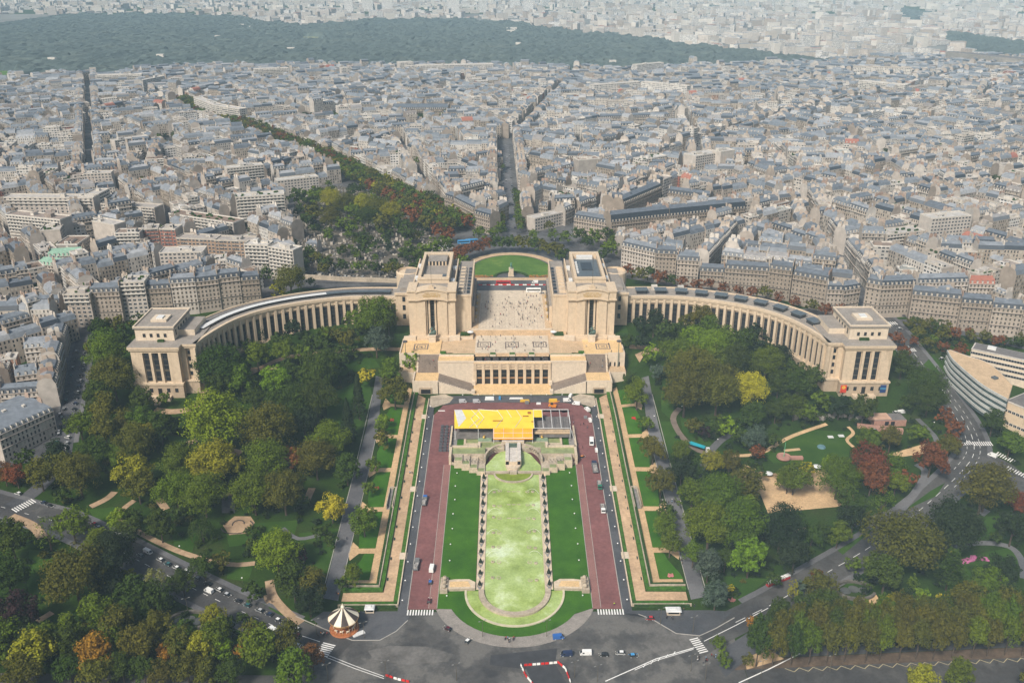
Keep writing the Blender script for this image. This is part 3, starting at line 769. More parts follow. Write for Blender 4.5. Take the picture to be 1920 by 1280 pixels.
for k in range(9):
    x = AX-21.9+k*5.47; w = MB(); w.box(x-1.75, x+1.75, 544.0, 544.18, 12.1, 22.8, 0); w.box(x-1.75, x+1.75, 543.85, 543.98, 16.2, 17.2, 2); w.box(x-1.75, x+1.75, 543.85, 543.98, 19.6, 19.9, 1)
    for d in (-.9, 0, .9): w.box(x+d-.06, x+d+.06, 543.85, 543.98, 12.1, 16.2, 1)
    w.build('window', [m_black, m_bars, M('bronze_band', (.30, .17, .08), .5, .1)], fwo)
t = MB()
t.box(AX-25.5, AX+25.5, 528, 544.2, 6, 12.3, 0, 1)                                   # forecourt
t.box(AX-49, AX+49, 545, 556, 6, 28.0, 0, 1); t.box(AX-49, AX-25.4, 543.8, 545, 6, 28.0, 0); t.box(AX+25.4, AX+49, 543.8, 545, 6, 28.0, 0)
t.box(AX-49, AX+49, 543.5, 544.3, 28.0, 28.9, 0)                                      # balustrade
t.box(AX-25, AX+25, 556, 589, 20, 29.4, 0, 3)                                         # middle terrace
for s in (-1, 1):
    def bx(x0, x1, y0, y1, z0, z1, mi=0, top=None): t.box(*sorted((AX+s*x0, AX+s*x1)), y0, y1, z0, z1, mi, top)
    P = [(25, 556), (38, 556), (48.5, 556), (48.5, 578), (25, 578)]
    bx(25, 40, 556, 589, 14, 29.0, 0, 4); 
    n = len(t.v); t.v += [(AX+s*40, 557.5, 29.03), (AX+s*48.5, 557.5, 28.2), (AX+s*48.5, 577.5, 28.2), (AX+s*40, 577.5, 29.03)]; t.f.append((n, n+1, n+2, n+3)); t.m.append(4)
    bx(40, 48.5, 556, 589, 14, 28.1, 0, 4)
    bx(48.5, 75, 555, 580.4, 10, 29.0, 0, 1); bx(64, 75.6, 554.4, 555.2, 10, 29.9, 0); bx(74.8, 75.6, 555.2, 580, 10, 29.9, 0)
    bx(36, 43.5, 578, 580.3, 14, 31.6, 0); bx(66.5, 74.8, 578, 580.3, 14, 31.6, 0)
    bx(27, 38, 580.3, 590, 14, 31.0, 0, 4)
    # planted strip and low wall in front of the slope
    bx(25.6, 48.4, 554.2, 555.9, 28, 29.0, 5, 5); bx(25.6, 48.4, 553.2, 554.1, 28, 29.3, 0); bx(44.6, 48.4, 555.9, 559, 28, 29.6, 5, 5)
    # landing, its front wall and parapet
    bx(48.5, 64, 530.4, 545, 4, 20.0, 0, 1); bx(47.8, 64.8, 529.6, 530.5, 4, 21.0, 0); bx(64, 64.8, 530.4, 545, 4, 21.0, 0)
    bx(52.2, 60.6, 529.2, 529.7, 9, 16.6, 6); bx(53.2, 59.4, 528.95, 529.25, 12.6, 15.4, 7)
    # parapets beside the upper flight
    for xx in (47.7, 62.4):
        for k in range(6): bx(xx, xx+1.1, 545+k*1.7, 546.7+k*1.7, 12, 21.4+k*1.6, 0)
    bx(62.4, 75.6, 545, 554.4, 4, 20.2, 0, 4)
    for x in (66, 69, 72): bx(x-.45, x+.45, 554.1, 554.42, 20.3, 23.2, 7)
    # sloping parapet of the inner flight
    for k in range(16):
        x1 = 48.4-k*1.45; z = 20.6-k*.5; bx(x1-1.45, x1, 529.6, 530.5, 4, z, 0)
    bx(24.4, 26.6, 528.6, 531.4, 4, 14.6, 0); bx(24.4, 26.6, 541.5, 543.8, 4, 15.0, 0)
tb = t.build('terrace', [m_limep, m_ochre, m_roofst, m_pave, m_tan, m_hedge2, m_lime2, m_black], th)
for s in (-1, 1):
    st = MB()
    def bx(x0, x1, y0, y1, z0, z1): st.box(*sorted((AX+s*x0, AX+s*x1)), y0, y1, z0, z1)
    for k in range(24): bx(48.8, 62.4, 545.01+k*.41, 545.42+k*.41, 14, 20.35+k*.365)     # upper flight
    st.build('stairs', m_step, th); st = MB()
    for k in range(26): bx(48.4-(k+1)*.87, 48.4-k*.87, 530.5, 543.78, 6, 19.9-k*.295)     # flight down to the forecourt
    st.build('stairs', m_step, th)
for x in (-20, -6, 6, 20):
    st = MB()
    for k in range(10): st.box(AX+x-4.6, AX+x+4.6, 553+k*.3, 553.3+k*.3, 27, 28.1+k*.135)
    st.build('stairs', m_tan, th)
for x in (-13, 0, 13):
    st = MB(); st.box(AX+x-2.1, AX+x+2.1, 553, 556, 27, 29.5, 0); st.box(AX+x-1.8, AX+x+1.8, 553.3, 555.7, 29.5, 29.9, 1); st.build('planter', [m_limep, m_hedge2], th)
st = MB()
for k in range(6): st.box(AX-27, AX+27, 586+k*.4, 586.4+k*.4, 28, 29.7+k*.56)
st.build('stairs', m_tan, th)
def mosaic(cx, cy, z, w, h):
    pv = MB()
    for k, (a, b) in enumerate(((1, .82), (.62, .50), (.28, 0))):
        for x0, x1, y0, y1 in (((-a, a, -a, -b), (-a, a, b, a), (-a, -b, -b, b), (b, a, -b, b)) if b else ((-a, a, -a*.5, a*.5),)):
            pv.box(cx+x0*w/2, cx+x1*w/2, cy+y0*h/2, cy+y1*h/2, z+.01, z+.05, 0)
    pv.build('mosaic', m_mos, th)
for x in (-19, 0, 19): mosaic(AX+x, 570, 29.4, 9.5, 9.5)
for x in (-62, 62): mosaic(AX+x, 567.5, 29.0, 10, 9.5)
for k in range(9): mosaic(AX-21.9+k*5.47, 548.6, 28.0, 3.6, 4.6)
# esplanade between the pavilions
es = MB(); es.box(AX-28.3, AX+28.3, 588.4, 668, 20, 33.2, 0, 1)
tag(es.build('esplanade', [m_limep, m_pave]), kind='structure')
pt = MB()
for i in range(7):
    for j in range(7):
        x = AX-20.4+i*6.8; y = 593.2+j*7.2
        for x0, x1, y0, y1 in ((-2.3, 2.3, -2.5, -2.15), (-2.3, 2.3, 2.15, 2.5), (-2.3, -1.95, -2.15, 2.15), (1.95, 2.3, -2.15, 2.15)):
            pt.box(x+x0, x+x1, y+y0, y+y1, 33.2, 33.23, 0, bottom=False)
        pt.box(x-.6, x+.6, y-.35, y+.35, 33.2, 33.23, 0, bottom=False)
tag(pt.build('paving_pattern', M('brown_paving', (.40, .315, .245), .8, .15, .5)), kind='structure')
es = MB()
for s in (-1, 1):
    es.box(*sorted((AX+s*23.6, AX+s*28.2)), 590, 660, 33.2, 33.5, 0, 0)
tag(es.build('esplanade_walk', m_tan), kind='structure')
# banners hanging on the right-hand end pavilion's base
for x, cols, lab in ((210.2, ((.62, .05, .02), (.80, .42, .05)), 'red and yellow banner on the base of the right end pavilion'), (235.4, ((.02, .05, .16), (.05, .22, .38)), 'dark blue banner on the base of the right end pavilion')):
    b = MB(); b.box(AX+x-1.9, AX+x+1.9, 516.2, 516.36, 18.8, 24.2, 0)
    if cols[0][0] > .3:
        b.lathe([(1.25, -.02), (1.25, .05)], 14, (0, 0, 0), 1); n = len(b.v)-28
        for i in range(n, len(b.v)): v = b.v[i]; b.v[i] = (AX+x+v[0]*.95, 516.14+v[2], 22.5+v[1]*.95)
    else: b.box(AX+x-1.9, AX+x+1.9, 516.14, 516.2, 21.2, 22.2, 1)
    tag(b.build('banner', [M('cloth_a%d' % int(x), cols[0], .7, .1), M('cloth_b%d' % int(x), cols[1], .7, .1)]), lab, 'banner', 'banners on the palace')
# statues
def statue_mesh(mb, c, h, lean=0, mi=0):
    x, y, z = c
    for d in (-.09, .09): mb.tube((x+d*h, y, z), (x+d*.7*h, y, z+.48*h), .055*h, .075*h, 7, mi)
    mb.lathe([(.11*h, .46*h), (.12*h, .6*h), (.155*h, .78*h), (.10*h, .83*h), (.045*h, .86*h)], 9, c, mi)
    mb.lathe([(.03*h, .85*h), (.065*h, .90*h), (.07*h, .94*h), (.045*h, .99*h)], 8, c, mi)
    mb.tube((x-.15*h, y, z+.79*h), (x-.26*h, y-.06*h, z+.60*h), .045*h, .035*h, 6, mi); mb.tube((x-.26*h, y-.06*h, z+.6*h), (x-.20*h, y-.16*h, z+.45*h), .035*h, .03*h, 6, mi)
    mb.tube((x+.15*h, y, z+.79*h), (x+.30*h, y-.04*h, z+.86*h+lean), .045*h, .035*h, 6, mi); mb.tube((x+.30*h, y-.04*h, z+.86*h+lean), (x+.33*h, y-.04*h, z+1.08*h+lean), .035*h, .03*h, 6, mi)
for s, lab in ((-1, 'green bronze figure group on a plinth before the left central pavilion'), (1, 'green bronze figure with a bull before the right central pavilion')):
    r = thing('statue', lab, 'statue', (AX+s*55, 576.5, 29), 'bronze statues before the pavilions')
    b = MB(); b.box(AX+s*55-2.4, AX+s*55+2.4, 574.6, 578.3, 29, 33.5); b.box(AX+s*55-2.7, AX+s*55+2.7, 574.3, 578.6, 33.5, 34.0); b.build('plinth', m_limep, r)
    b = MB(); statue_mesh(b, (AX+s*55, 576.4, 34.0), 6.2)
    b.lathe([(.6, 0), (1.5, .8), (1.7, 2.2), (1.1, 3.3), (.3, 3.6)], 10, (AX+s*55+1.3, 577, 34.0)); b.tube((AX+s*55-2, 576.4, 34.2), (AX+s*55+1, 576.6, 36.5), .5, .9, 8)
    b.build('figure', m_bronze, r, smooth=True)
for s in (-1, 1):
    for k in range(4):
        y = 604+k*13.5; x = AX+s*25.6
        r = thing('gilded_statue', '%s gilded statue from the garden end along the %s edge of the esplanade' % (nth(k), side(s)), 'statue', (x, y, 33.5), 'gilded statues along the esplanade')
        b = MB(); b.obox(x, y, 33.5, 35.1, 1.3, 1.3, 0); b.build('plinth', m_limep, r)
        b = MB(); statue_mesh(b, (x, y, 35.1), 2.6); b.build('figure', m_gold, r, smooth=True)
# tall lamp masts on the outer terraces
for s in (-1, 1):
    x = AX+s*71
    r = thing('lamp_mast', 'tall green lamp mast with a round head on the %s outer terrace' % side(s), 'street lamp', (x, 556.5, 20.2), 'tall masts on the terraces')
    b = MB(); b.tube((x, 553, 20.2), (x, 553, 38.5), .28, .16, 8); b.build('mast', m_bronze, r)
    b = MB(); b.lathe([(.3, 38.3), (1.6, 38.8), (1.7, 39.3), (.8, 39.7)], 12, (x, 553, 0)); b.build('lamp_head', m_dark, r)
# ------------------------------------------------------------------ water garden on the axis
def water_material():
    m, nt, b = new_mat('basin_water')
    f = noise(nt, .085, 5, rough=.60); f2 = noise(nt, .035, 3); f3 = noise(nt, 1.1, 3)
    c = ramp(nt, f, [(.28, (.14, .20, .028)), (.43, (.25, .33, .070)), (.54, (.34, .43, .125)), (.63, (.50, .58, .30)), (.73, (.62, .70, .50))])
    c = mixc(nt, ramp(nt, f2, [(.35, 0.0), (.7, .55)]), c, (.36, .46, .22))
    c = mixc(nt, 1, c, ramp(nt, f3, [(.3, .86), (.7, 1.12)]), 'MULTIPLY')
    nt.links.new(c, b.inputs['Base Color']); b.inputs['Roughness'].default_value = .22; b.inputs['Specular IOR Level'].default_value = .4
    bp = nt.nodes.new('ShaderNodeBump'); bp.inputs['Strength'].default_value = .4; bp.inputs['Distance'].default_value = .3
    nt.links.new(f3, bp.inputs['Height']); nt.links.new(bp.outputs[0], b.inputs['Normal'])
    return m
m_water = water_material()
m_pool = M('still_green_water', (.24, .27, .12), .2, .25, .3, spec=.4)
m_cyp = M('clipped_yew', (.010, .020, .009), .9, .4, 1.5)
m_grey = M('grey_setts', (.22, .21, .20), .8, .2, .5, fine=2)
semi = [(AX+14.2*cos(radians(a)), 343.5+14.2*sin(radians(a))) for a in range(0, -181, -10)]
drape('water', [semi[::-1]+[(AX+14.2, 437), (AX-14.2, 437)][::1]], m_water, .35)
ring_o = [(AX+22.4*cos(radians(a)), 343.5+22.4*sin(radians(a))) for a in range(2, -183, -8)]
ring_i = [(AX+17.0*cos(radians(a)), 343.5+17.0*sin(radians(a))) for a in range(-182, 3, 8)]
drape('water', [ring_o+ring_i], m_water, .30)
fb = thing('fountain_basin', 'long pale green fountain basin with a rounded foot between two lawns', 'fountain', (AX, 390, T(AX, 390)))
mb = MB(); mb.strip([(AX+15.6*cos(radians(a)), 343.5+15.6*sin(radians(a))) for a in range(4, -185, -6)], 2.6, .0, 1.3); mb.build('curved_wall', m_stone_d, fb)
mb = MB(); mb.strip([(AX+22.9*cos(radians(a)), 343.5+22.9*sin(radians(a))) for a in range(4, -185, -6)], 1.0, .0, .7); mb.build('outer_rim', M('basin_rim', (.50, .45, .32), .8, .12, .4), fb)
for s in (-1, 1):
    mb = MB(); mb.strip([(AX+s*14.5, 345), (AX+s*14.5, 437)], .5, 0, .75); mb.build('side_rim', m_stone, fb)
    mb = MB(); mb.strip([(AX+s*16.4, 345), (AX+s*16.4, 437)], 3.4, 0, .45); mb.build('planted_border', m_stone, fb)
    mb = MB()
    for k in range(12):
        y = 347.5+k*7.75; z = T(AX+s*16.4, y)+.47
        mb.face([(AX+s*16.4, y-3.6, z-.08), (AX+s*16.4+1.35, y, z+.02), (AX+s*16.4, y+3.6, z+.12), (AX+s*16.4-1.35, y, z+.02)])
    mb.build('lozenge_bed', m_grey, fb)
jet = MB()
rr = random.Random(2)
for k in range(7):
    for x in (-10.5, -7.5, 7.5, 10.5):
        y = 352+k*11.5+rr.uniform(-1, 1); z = T(AX, y)+.36
        if abs(x) > 9: jet.lathe([(.9, 0), (.9, .35), (.5, .5), (.5, .2)], 10, (AX+x, y, z), 0, caps=False)
        else: jet.lathe([(1.1, 0), (1.1, .2), (.8, .2)], 10, (AX+x, y, z), 0, caps=False)
    if k > 3:
        for x in (-2.6, 0, 2.6): jet.box(AX+x-1, AX+x+1, 352+k*11.5, 352.5+k*11.5, T(AX, 352+k*11.5), T(AX, 352+k*11.5)+.5)
jet.build('water_jet_nozzle', m_stone_d, fb)
# sprays of the side jets: thin white arcs of water
sp = MB()
for s in (-1, 1):
    for k in range(4):
        y0 = 368+k*17.0; z0 = T(AX, y0)
        P = [(AX+s*(13.8-t*6.5), y0+t*2.5, z0+.5+4*t*(1-t)*2.4) for t in np.linspace(0, 1, 9)]
        for p, q in zip(P, P[1:]): sp.tube(p, q, .07, .09, 5)
sp.build('spray', M('spray_water', (.62, .66, .52), .4, .2, 1), fb)

# clipped cones, twelve each side
mb = MB(); mb.lathe([(.55, 0), (.95, .5), (.80, 1.2), (.45, 2.2), (.08, 3.1)], 10); proto = mb.build('topiary_foliage', m_cyp); cone_me = proto.data; bpy.data.objects.remove(proto)
mb = MB(); mb.box(-.6, .6, -.6, .6, 0, .45); proto = mb.build('planter', m_stone_d); plant_me = proto.data; bpy.data.objects.remove(proto)
for s in (-1, 1):
    for k in range(12):
        y = 347.5+k*7.75; r = thing('topiary', '%s clipped dark cone from the foot of the %s basin border' % (nth(k), side(s)), 'topiary', (AX+s*16.4, y, T(AX+s*16.4, y)+.45), 'clipped cones along the basin')
        for nm, d, z in (('planter', plant_me, 0), ('foliage', cone_me, .4)):
            o = bpy.data.objects.new(nm, d); COL.objects.link(o); o.parent = r; o.location = (0, 0, z); o.scale = (1, 1, .85+.3*rr.random() if nm == 'foliage' else 1)
# bastions with stone groups at the foot of the lawns
for s in (-1, 1):
    r = thing('stone_bastion', 'low stone platform with a carved group at the foot of the %s lawn' % side(s), 'monument', (AX+s*26, 347, 1.5), 'platforms at the foot of the lawns')
    b = MB(); P = [(18.5, 344.5), (31.5, 344.0), (31.5, 350.5), (28, 351.2), (21.5, 351.2), (18.5, 349)]; P = [(AX+s*x, y) for x, y in P]
    b.prism(P if s > 0 else P[::-1], 0, 3.0, 0, 1); P = [(20.5, 345.6), (30.5, 345.2), (30.5, 349.4), (22, 349.6)]; P = [(AX+s*x, y) for x, y in P]; b.prism(P if s > 0 else P[::-1], 2.6, 3.05, 1, 2)
    b.build('platform', [m_stone_d, m_stone, m_ochre], r)
    b = MB(); b.box(*sorted((AX+s*31.4, AX+s*35)), 342.4, 352, 0, 3.6); b.build('pedestal', m_stone_d, r)
    b = MB()
    for k, y in enumerate((344, 347.2, 350)): statue_mesh(b, (AX+s*33.2, y, 3.6), 2.4+.5*(k == 1)); b.lathe([(.8, 0), (1.2, .6), (.9, 1.5), (.4, 1.9)], 8, (AX+s*33.0, y+.3, 3.6))
    b.build('carved_group', m_stone_d, r, smooth=True)
# head of the fountain: cascade, curved walls, stepped basins
hf = thing('cascade_fountain', 'stepped stone cascade with a central chute and curved walls at the head of the basin', 'fountain', (AX, 450, 8))
b = MB()
b.box(AX-4.2, AX+4.2, 443, 466, 6, 12.6, 0, 2); b.lathe([(4.2, 6), (4.2, 10.6)], 20, (AX, 443, 0), 0)
for sx in (-1, 1): b.box(*sorted((AX+sx*2.4, AX+sx*4.4)), 443, 464, 9, 13.4, 0, 2)
b.box(AX-2.0, AX+2.0, 436.6, 441, 5, 9.6, 1, 1)
b.box(AX-6.5, AX+6.5, 463.5, 466, 8, 14.0, 0, 2)
b.build('chute', [m_stone, m_stone_d, m_concrete], hf)
b = MB()
for k in range(9): b.box(AX-2.3, AX+2.3, 443.4+k*2.2, 445.7+k*2.2, 10.7, 10.9+k*.26, 0)
b.build('cascade_water', M('cascade_water', (.055, .105, .085), .2, .3, .8, spec=.5), hf)
b = MB(); b.strip([(AX+10.6*cos(radians(a)), 437.4+8.0*sin(radians(a))) for a in range(0, -181, -10)], .9, 0, 1.1); b.strip([(AX-16, 438.4), (AX-2.4, 438.4)], 1.4, 0, 1.5); b.strip([(AX+2.4, 438.4), (AX+16, 438.4)], 1.4, 0, 1.5); b.build('low_wall', m_stone_d, hf)
drape('water', [[(AX+10.2*cos(radians(a)), 437.4+7.6*sin(radians(a))) for a in range(0, -181, -10)]], M('weedy_water', (.17, .22, .025), .25, .3, .3), .7, parent=None)
drape('water', [[(AX-15.6, 439.2), (AX+15.6, 439.2), (AX+15.6, 445), (AX+10, 456), (AX+4.4, 461), (AX-4.4, 461), (AX-10, 456), (AX-15.6, 445)]], m_water, .9)
for s in (-1, 1):
    b = MB(); arcp = [(AX+s*(4.6+11.6*sin(radians(a))), 447.5+14.5*cos(radians(a))) for a in range(4, 93, 8)]
    b.strip(arcp, 1.1, 0, 4.0); b.build('curved_wall', m_stone_d, hf)
    b = MB()
    for k in range(5): b.tube((arcp[3+k][0], arcp[3+k][1]-.6, 11.8), (arcp[3+k][0]-s*.8, arcp[3+k][1]-3.4, 12.8), .22, .22, 6)
    b.build('water_cannon', m_bars, hf)
    q = MB(); w = MB()
    for k in range(4):                  # basins stepping down to the axis
        x0 = 33.4-k*4.3; z = 12.4-k*1.0; y = 447.4-k*2.3
        q.box(*sorted((AX+s*(x0-4.6), AX+s*x0)), y-3.6, 452, 5, z, 0, 0)
        w.box(*sorted((AX+s*(x0-4.2), AX+s*(x0-.5))), y-3.2, y+.8, z, z+.06, 0, bottom=False)
        q.box(*sorted((AX+s*(x0-4.6), AX+s*x0)), y-3.75, y-3.45, 5, z+.5, 1, 1)
    q.box(*sorted((AX+s*16, AX+s*36.2)), 452, 459, 6, 12.6, 0, 2); q.box(*sorted((AX+s*35.2, AX+s*36.6)), 447, 459.6, 6, 13.6, 1, 1); q.box(*sorted((AX+s*20, AX+s*36.6)), 458.4, 459.8, 6, 13.6, 1, 1)
    q.box(*sorted((AX+s*19, AX+s*20.4)), 458.4, 464, 6, 13.6, 1, 1); q.box(*sorted((AX+s*5, AX+s*20)), 459, 467, 6, 12.0, 0, 0)
    q.build('stepped_basin', [m_stone_d, m_stone, m_pool], hf); 
    w.box(*sorted((AX+s*17, AX+s*35)), 453, 458, 12.6, 12.68, 0, bottom=False); w.box(*sorted((AX+s*7, AX+s*18.6)), 460, 466, 12.0, 12.1, 0, bottom=False)
    w.build('basin_water', m_pool, hf)
    q = MB()
    for k in range(6): x = 19+k*1.9; q.tube((AX+s*x, 446.6, 12.2), (AX+s*x, 443.4, 13.2), .18, .2, 6)
    q.build('water_cannon', m_bars, hf)
    # square lawn with its small fountain
    drape('setts', [rect(*sorted((s*8, s*36.4)), 459.8, 482)], m_grey, .3)
    drape('lawn', [rect(*sorted((s*13.2, s*33)), 463, 481)], m_lawn, .4)
    sq = thing('square_fountain', 'square stone pool with a gilded head on its green slab, %s of the cascade' % side(s), 'fountain', (AX+s*21, 471, 11), 'square pools beside the cascade')
    q = MB(); z0 = T(AX+s*21, 471)
    for x0, x1, y0, y1 in ((14.5, 29, 465.3, 466.6), (14.5, 29, 475.6, 476.9), (14.5, 15.8, 466.6, 475.6), (27.7, 29, 466.6, 475.6)): q.box(*sorted((AX+s*x0, AX+s*x1)), y0, y1, z0-1, z0+1.3)
    q.build('rim', m_stone, sq)
    q = MB(); q.box(*sorted((AX+s*15.8, AX+s*27.7)), 466.6, 475.6, z0-1, z0+.8); q.build('pool_water', m_pool, sq)
    q = MB(); q.box(*sorted((AX+s*12.6, AX+s*20.6)), 465.0, 472.5, z0-1, z0+1.9); q.build('slab', M('wet_green_slab', (.22, .30, .20), .4, .25, .5), sq)
    q = MB(); statue_mesh(q, (AX+s*17, 471, z0+1.9), 2.4); q.lathe([(.5, 0), (.9, .5), (.7, 1.3)], 8, (AX+s*17.2, 471.2, z0+1.9)); q.build('gilded_head', m_gold, sq, smooth=True)
    wl = MB(); wl.box(*sorted((AX+s*36.2, AX+s*37.2)), 460, 486, 6, T(AX+s*36, 472)+2.4); tag(wl.build('parapet_wall', m_stone), 'low pale wall closing the %s side of the square fountain court' % side(s), 'wall', 'walls of the fountain court')
    fl = MB(); fl.strip([(AX+s*18.2, 437.6), (AX+s*36.0, 448.4)], .8, 0, 1.4); tag(fl.build('parapet_wall', m_stone_d), 'slanting stone wall at the head of the %s lawn' % side(s), 'wall', 'slanting walls above the lawns')
# ------------------------------------------------------------------ the yellow stage under construction
st = thing('event_stage', 'half built event stage with a bright yellow sheeted roof behind the cascade', 'stage', (AX-10, 480, 12))
ZT = 19.0
m_yel = M('yellow_sheet', (.84, .60, .05), .5, .10, .15); m_ora = M('orange_sheet', (.80, .33, .02), .5, .12, .2)
A, B_, C_, D_ = Pz(852, 802, ZT), Pz(1001, 802, ZT), Pz(1001, 768, ZT), Pz(852, 768, ZT)
b = MB(); b.prism([A[:2], B_[:2], C_[:2], D_[:2]], ZT-.35, ZT, 0); E1, E2 = Pz(1001, 781, ZT), Pz(1017, 781, ZT); b.prism([E1[:2], E2[:2], Pz(1017, 768, ZT)[:2], C_[:2]], ZT-.35, ZT-.02, 0)
a0, a1, a2, a3 = Pz(852, 768, ZT), Pz(866, 768, ZT), Pz(874, 784, ZT), Pz(860, 800, ZT)
b.prism([a3[:2], a2[:2], a1[:2], a0[:2]], ZT, ZT+.06, 1)
rfo = b.build('roof_sheet', [m_yel, m_zinc_w], st)
b = MB(); y0, y1 = A[1], Pz(960, 821, 15.5)[1]; x0, x1 = Pz(925, 802, ZT)[0], Pz(999, 802, ZT)[0]
b.face([(x0, y1, 15.5), (x1, y1, 15.5), (x1, y0, ZT-.4), (x0, y0, ZT-.4)]); b.box(x0, x1, y1-.12, y1, 14.6, 15.5)
b.build('front_awning', m_ora, st)
b = MB()
def bar(p, q, r=.13): b.tube(p, q, r, r, 5)
for px0, py0, px1, py1 in ((884, 768, 899, 784), (899, 784, 880, 801), (899, 768, 883, 784), (883, 784, 896, 801), (896, 768, 908, 783), (908, 783, 893, 801), (932, 768, 943, 784), (943, 784, 930, 801), (950, 768, 959, 782), (968, 768, 978, 783), (978, 783, 966, 801), (897, 767, 933, 770)):
    p = Pz(px0, py0, ZT+.15); q = Pz(px1, py1, ZT+.15); bar(p, q, .16)
for k in range(5):
    p = Pz(926+k*18, 801, ZT); bar((p[0], y0, ZT-.1), (p[0], y1, 15.7), .1)
bar((x0, y1, 15.6), (x1, y1, 15.6), .2); bar((x0, (y0+y1)/2, 17.3), (x1, (y0+y1)/2, 17.3), .12)
b.build('truss', m_zinc_w, st)
b = MB()
xr0, xr1 = Pz(1001, 790, ZT)[0], Pz(1068, 790, ZT)[0]; yb, yf = D_[1], A[1]
for k in range(5):
    x = xr0+(xr1-xr0)*k/4; bar((x, yf, ZT), (x, yb, ZT), .2)
bar((xr0, yb, ZT), (xr1, yb, ZT), .2); bar((xr0, yf, ZT-.2), (xr1, yf, ZT-.2), .14); bar((xr1, yf, ZT), (xr1+2.2, yf-2, 12.2), .14); bar((xr1, yb, ZT), (xr1+1.4, yb-5, 12.2), .14)
for x in (A[0]+.3, A[0]+14, x0, (x0+x1)/2, x1, xr1):
    for y in (yf+.2, yb-.2): bar((x, y, 11), (x, y, ZT-.3), .16)
for x in (x0+.2, x1-.2): bar((x, y1+.1, 10), (x, y1+.1, 15.5), .14)
b.build('scaffold', m_zinc_w, st)
b = MB(); b.box(xr0, xr1, yf+1, yb-1, 12, 14.6, 0, 0); b.box(xr0, xr1, yf+.4, yf+5, 14.6, 15.2, 1, 1); b.box(A[0]+1, x1+4, yf+1, yb-1, 11, 14.2, 0, 0)
for k in range(14): b.box(xr0+1+k*1.4, xr0+1.5+k*1.4, yf+6, yb-2, 14.6, 14.8, 2, 2)
b.build('deck', [M('deck_grey', (.16, .145, .14), .8, .25, .4), m_tan, m_roofd], st)
for x, y, l, d in ((-12, .35, 6, .5), (6, .6, 3.5, .6), (9, .75, 2, 2.4), (11, .3, 1.2, .6)): 
    q = (AX+x, yf+(yb-yf)*y); b = MB(); b.box(q[0], q[0]+l, q[1], q[1]+d, ZT+.02, ZT+.5); b.build('tool_box', M('rusty_kit', (.30, .12, .02), .8, .4, 1), st)

# ------------------------------------------------------------------ walls and hedges of the terraces
for s in (-1, 1):
    def wall(name, pts, w, h, mat, lab, cat, up=.0, grp=None):
        mb = MB(); mb.strip(pts, w, up, h, step=5); tag(mb.build(name, mat), lab, cat, grp)
    wall('terrace_wall', [(AX+s*53.6, 521), (AX+s*53.6, 334)], .5, 1.2, m_stone, 'low stone wall beside the %s red road' % side(s), 'wall', 0, 'walls along the red roads')
    wall('terrace_wall', [(AX+s*53.6, 334), (AX+s*81, 334)], .5, 1.5, m_stone_d, 'stone wall facing the round place on the %s' % side(s), 'wall', 0, 'walls facing the round place')
    wall('hedge', [(AX+s*54.6, 333.3), (AX+s*80, 333.3)], 1.0, 1.4, m_hedge, 'dark hedge in front of the %s terrace wall by the round place' % side(s), 'hedge', 0, 'hedges facing the round place')
    wall('hedge', [(AX+s*62.3, 532), (AX+s*62.3, 344.8), (AX+s*80.3, 344.8)], 2.0, 1.3, m_hedge2, 'clipped green hedge between the two gravel walks on the %s' % side(s), 'hedge', 0, 'inner hedges of the terraces')
    wall('terrace_wall', [(AX+s*63.6, 534), (AX+s*63.6, 346.3), (AX+s*80.3, 346.3)], .45, 1.9, m_stone_d, 'long retaining wall between the gravel walks on the %s' % side(s), 'wall', 0, 'retaining walls of the terraces')
    wall('hedge', [(AX+s*64.6, 534), (AX+s*64.6, 347.7), (AX+s*80.3, 347.7)], 1.3, 1.5, m_hedge, 'dark hedge above the retaining wall on the %s' % side(s), 'hedge', 0, 'upper hedges of the terraces')
    sw = thing('sunken_stair', 'small walled stair down from the %s upper gravel walk' % side(s), 'stairs', (AX+s*65.5, 425, 6), 'sunken stairs of the terraces')
    b = MB(); 
    for x in (63.9, 67.1): b.box(*sorted((AX+s*x, AX+s*(x+.5))), 406, 424, 4, T(AX+s*65, 415)+2.2)
    b.box(*sorted((AX+s*64.4, AX+s*67.1)), 423.5, 424, 4, T(AX+s*65, 420)+2.2); b.build('wall', m_stone_d, sw)
    b = MB()
    for k in range(10): b.box(*sorted((AX+s*64.4, AX+s*67.1)), 406+k*1.75, 407.8+k*1.75, 3, T(AX+s*65, 407)+.5+k*.13)
    b.build('steps', m_grey, sw)
    for y in (369, 424, 498): drape('paved_step', [rect(*sorted((s*52.8, s*56.5)), y-2.5, y+2.5)], m_pave, .3)
    # benches
    for k in range(13):
        y = 352+k*12.8+(k*37 % 5); x = AX+s*60.3
        bn = thing('park_bench', 'dark green bench on the %s lower gravel walk, %s from the round place' % (side(s), nth(k)), 'bench', (x, y, T(x, y)+.22), 'benches along the gravel walks', pi/2)
        for nm, bxs in (('seat', (-.9, .9, -.25, .25, .4, .48)), ('backrest', (-.9, .9, .24, .3, .5, .95)), ('leg', (-.8, -.7, -.22, .26, 0, .4)), ('leg', (.7, .8, -.22, .26, 0, .4))):
            key = nm+('L' if bxs[0] < -.75 else 'R')
            if ('bench', key) not in PROTO:
                q = MB(); q.box(*bxs); o = q.build(nm, M('bench_green', (.02, .05, .035), .6)); PROTO[('bench', key)] = o.data; bpy.data.objects.remove(o)
            o = bpy.data.objects.new(nm, PROTO[('bench', key)]); COL.objects.link(o); o.parent = bn
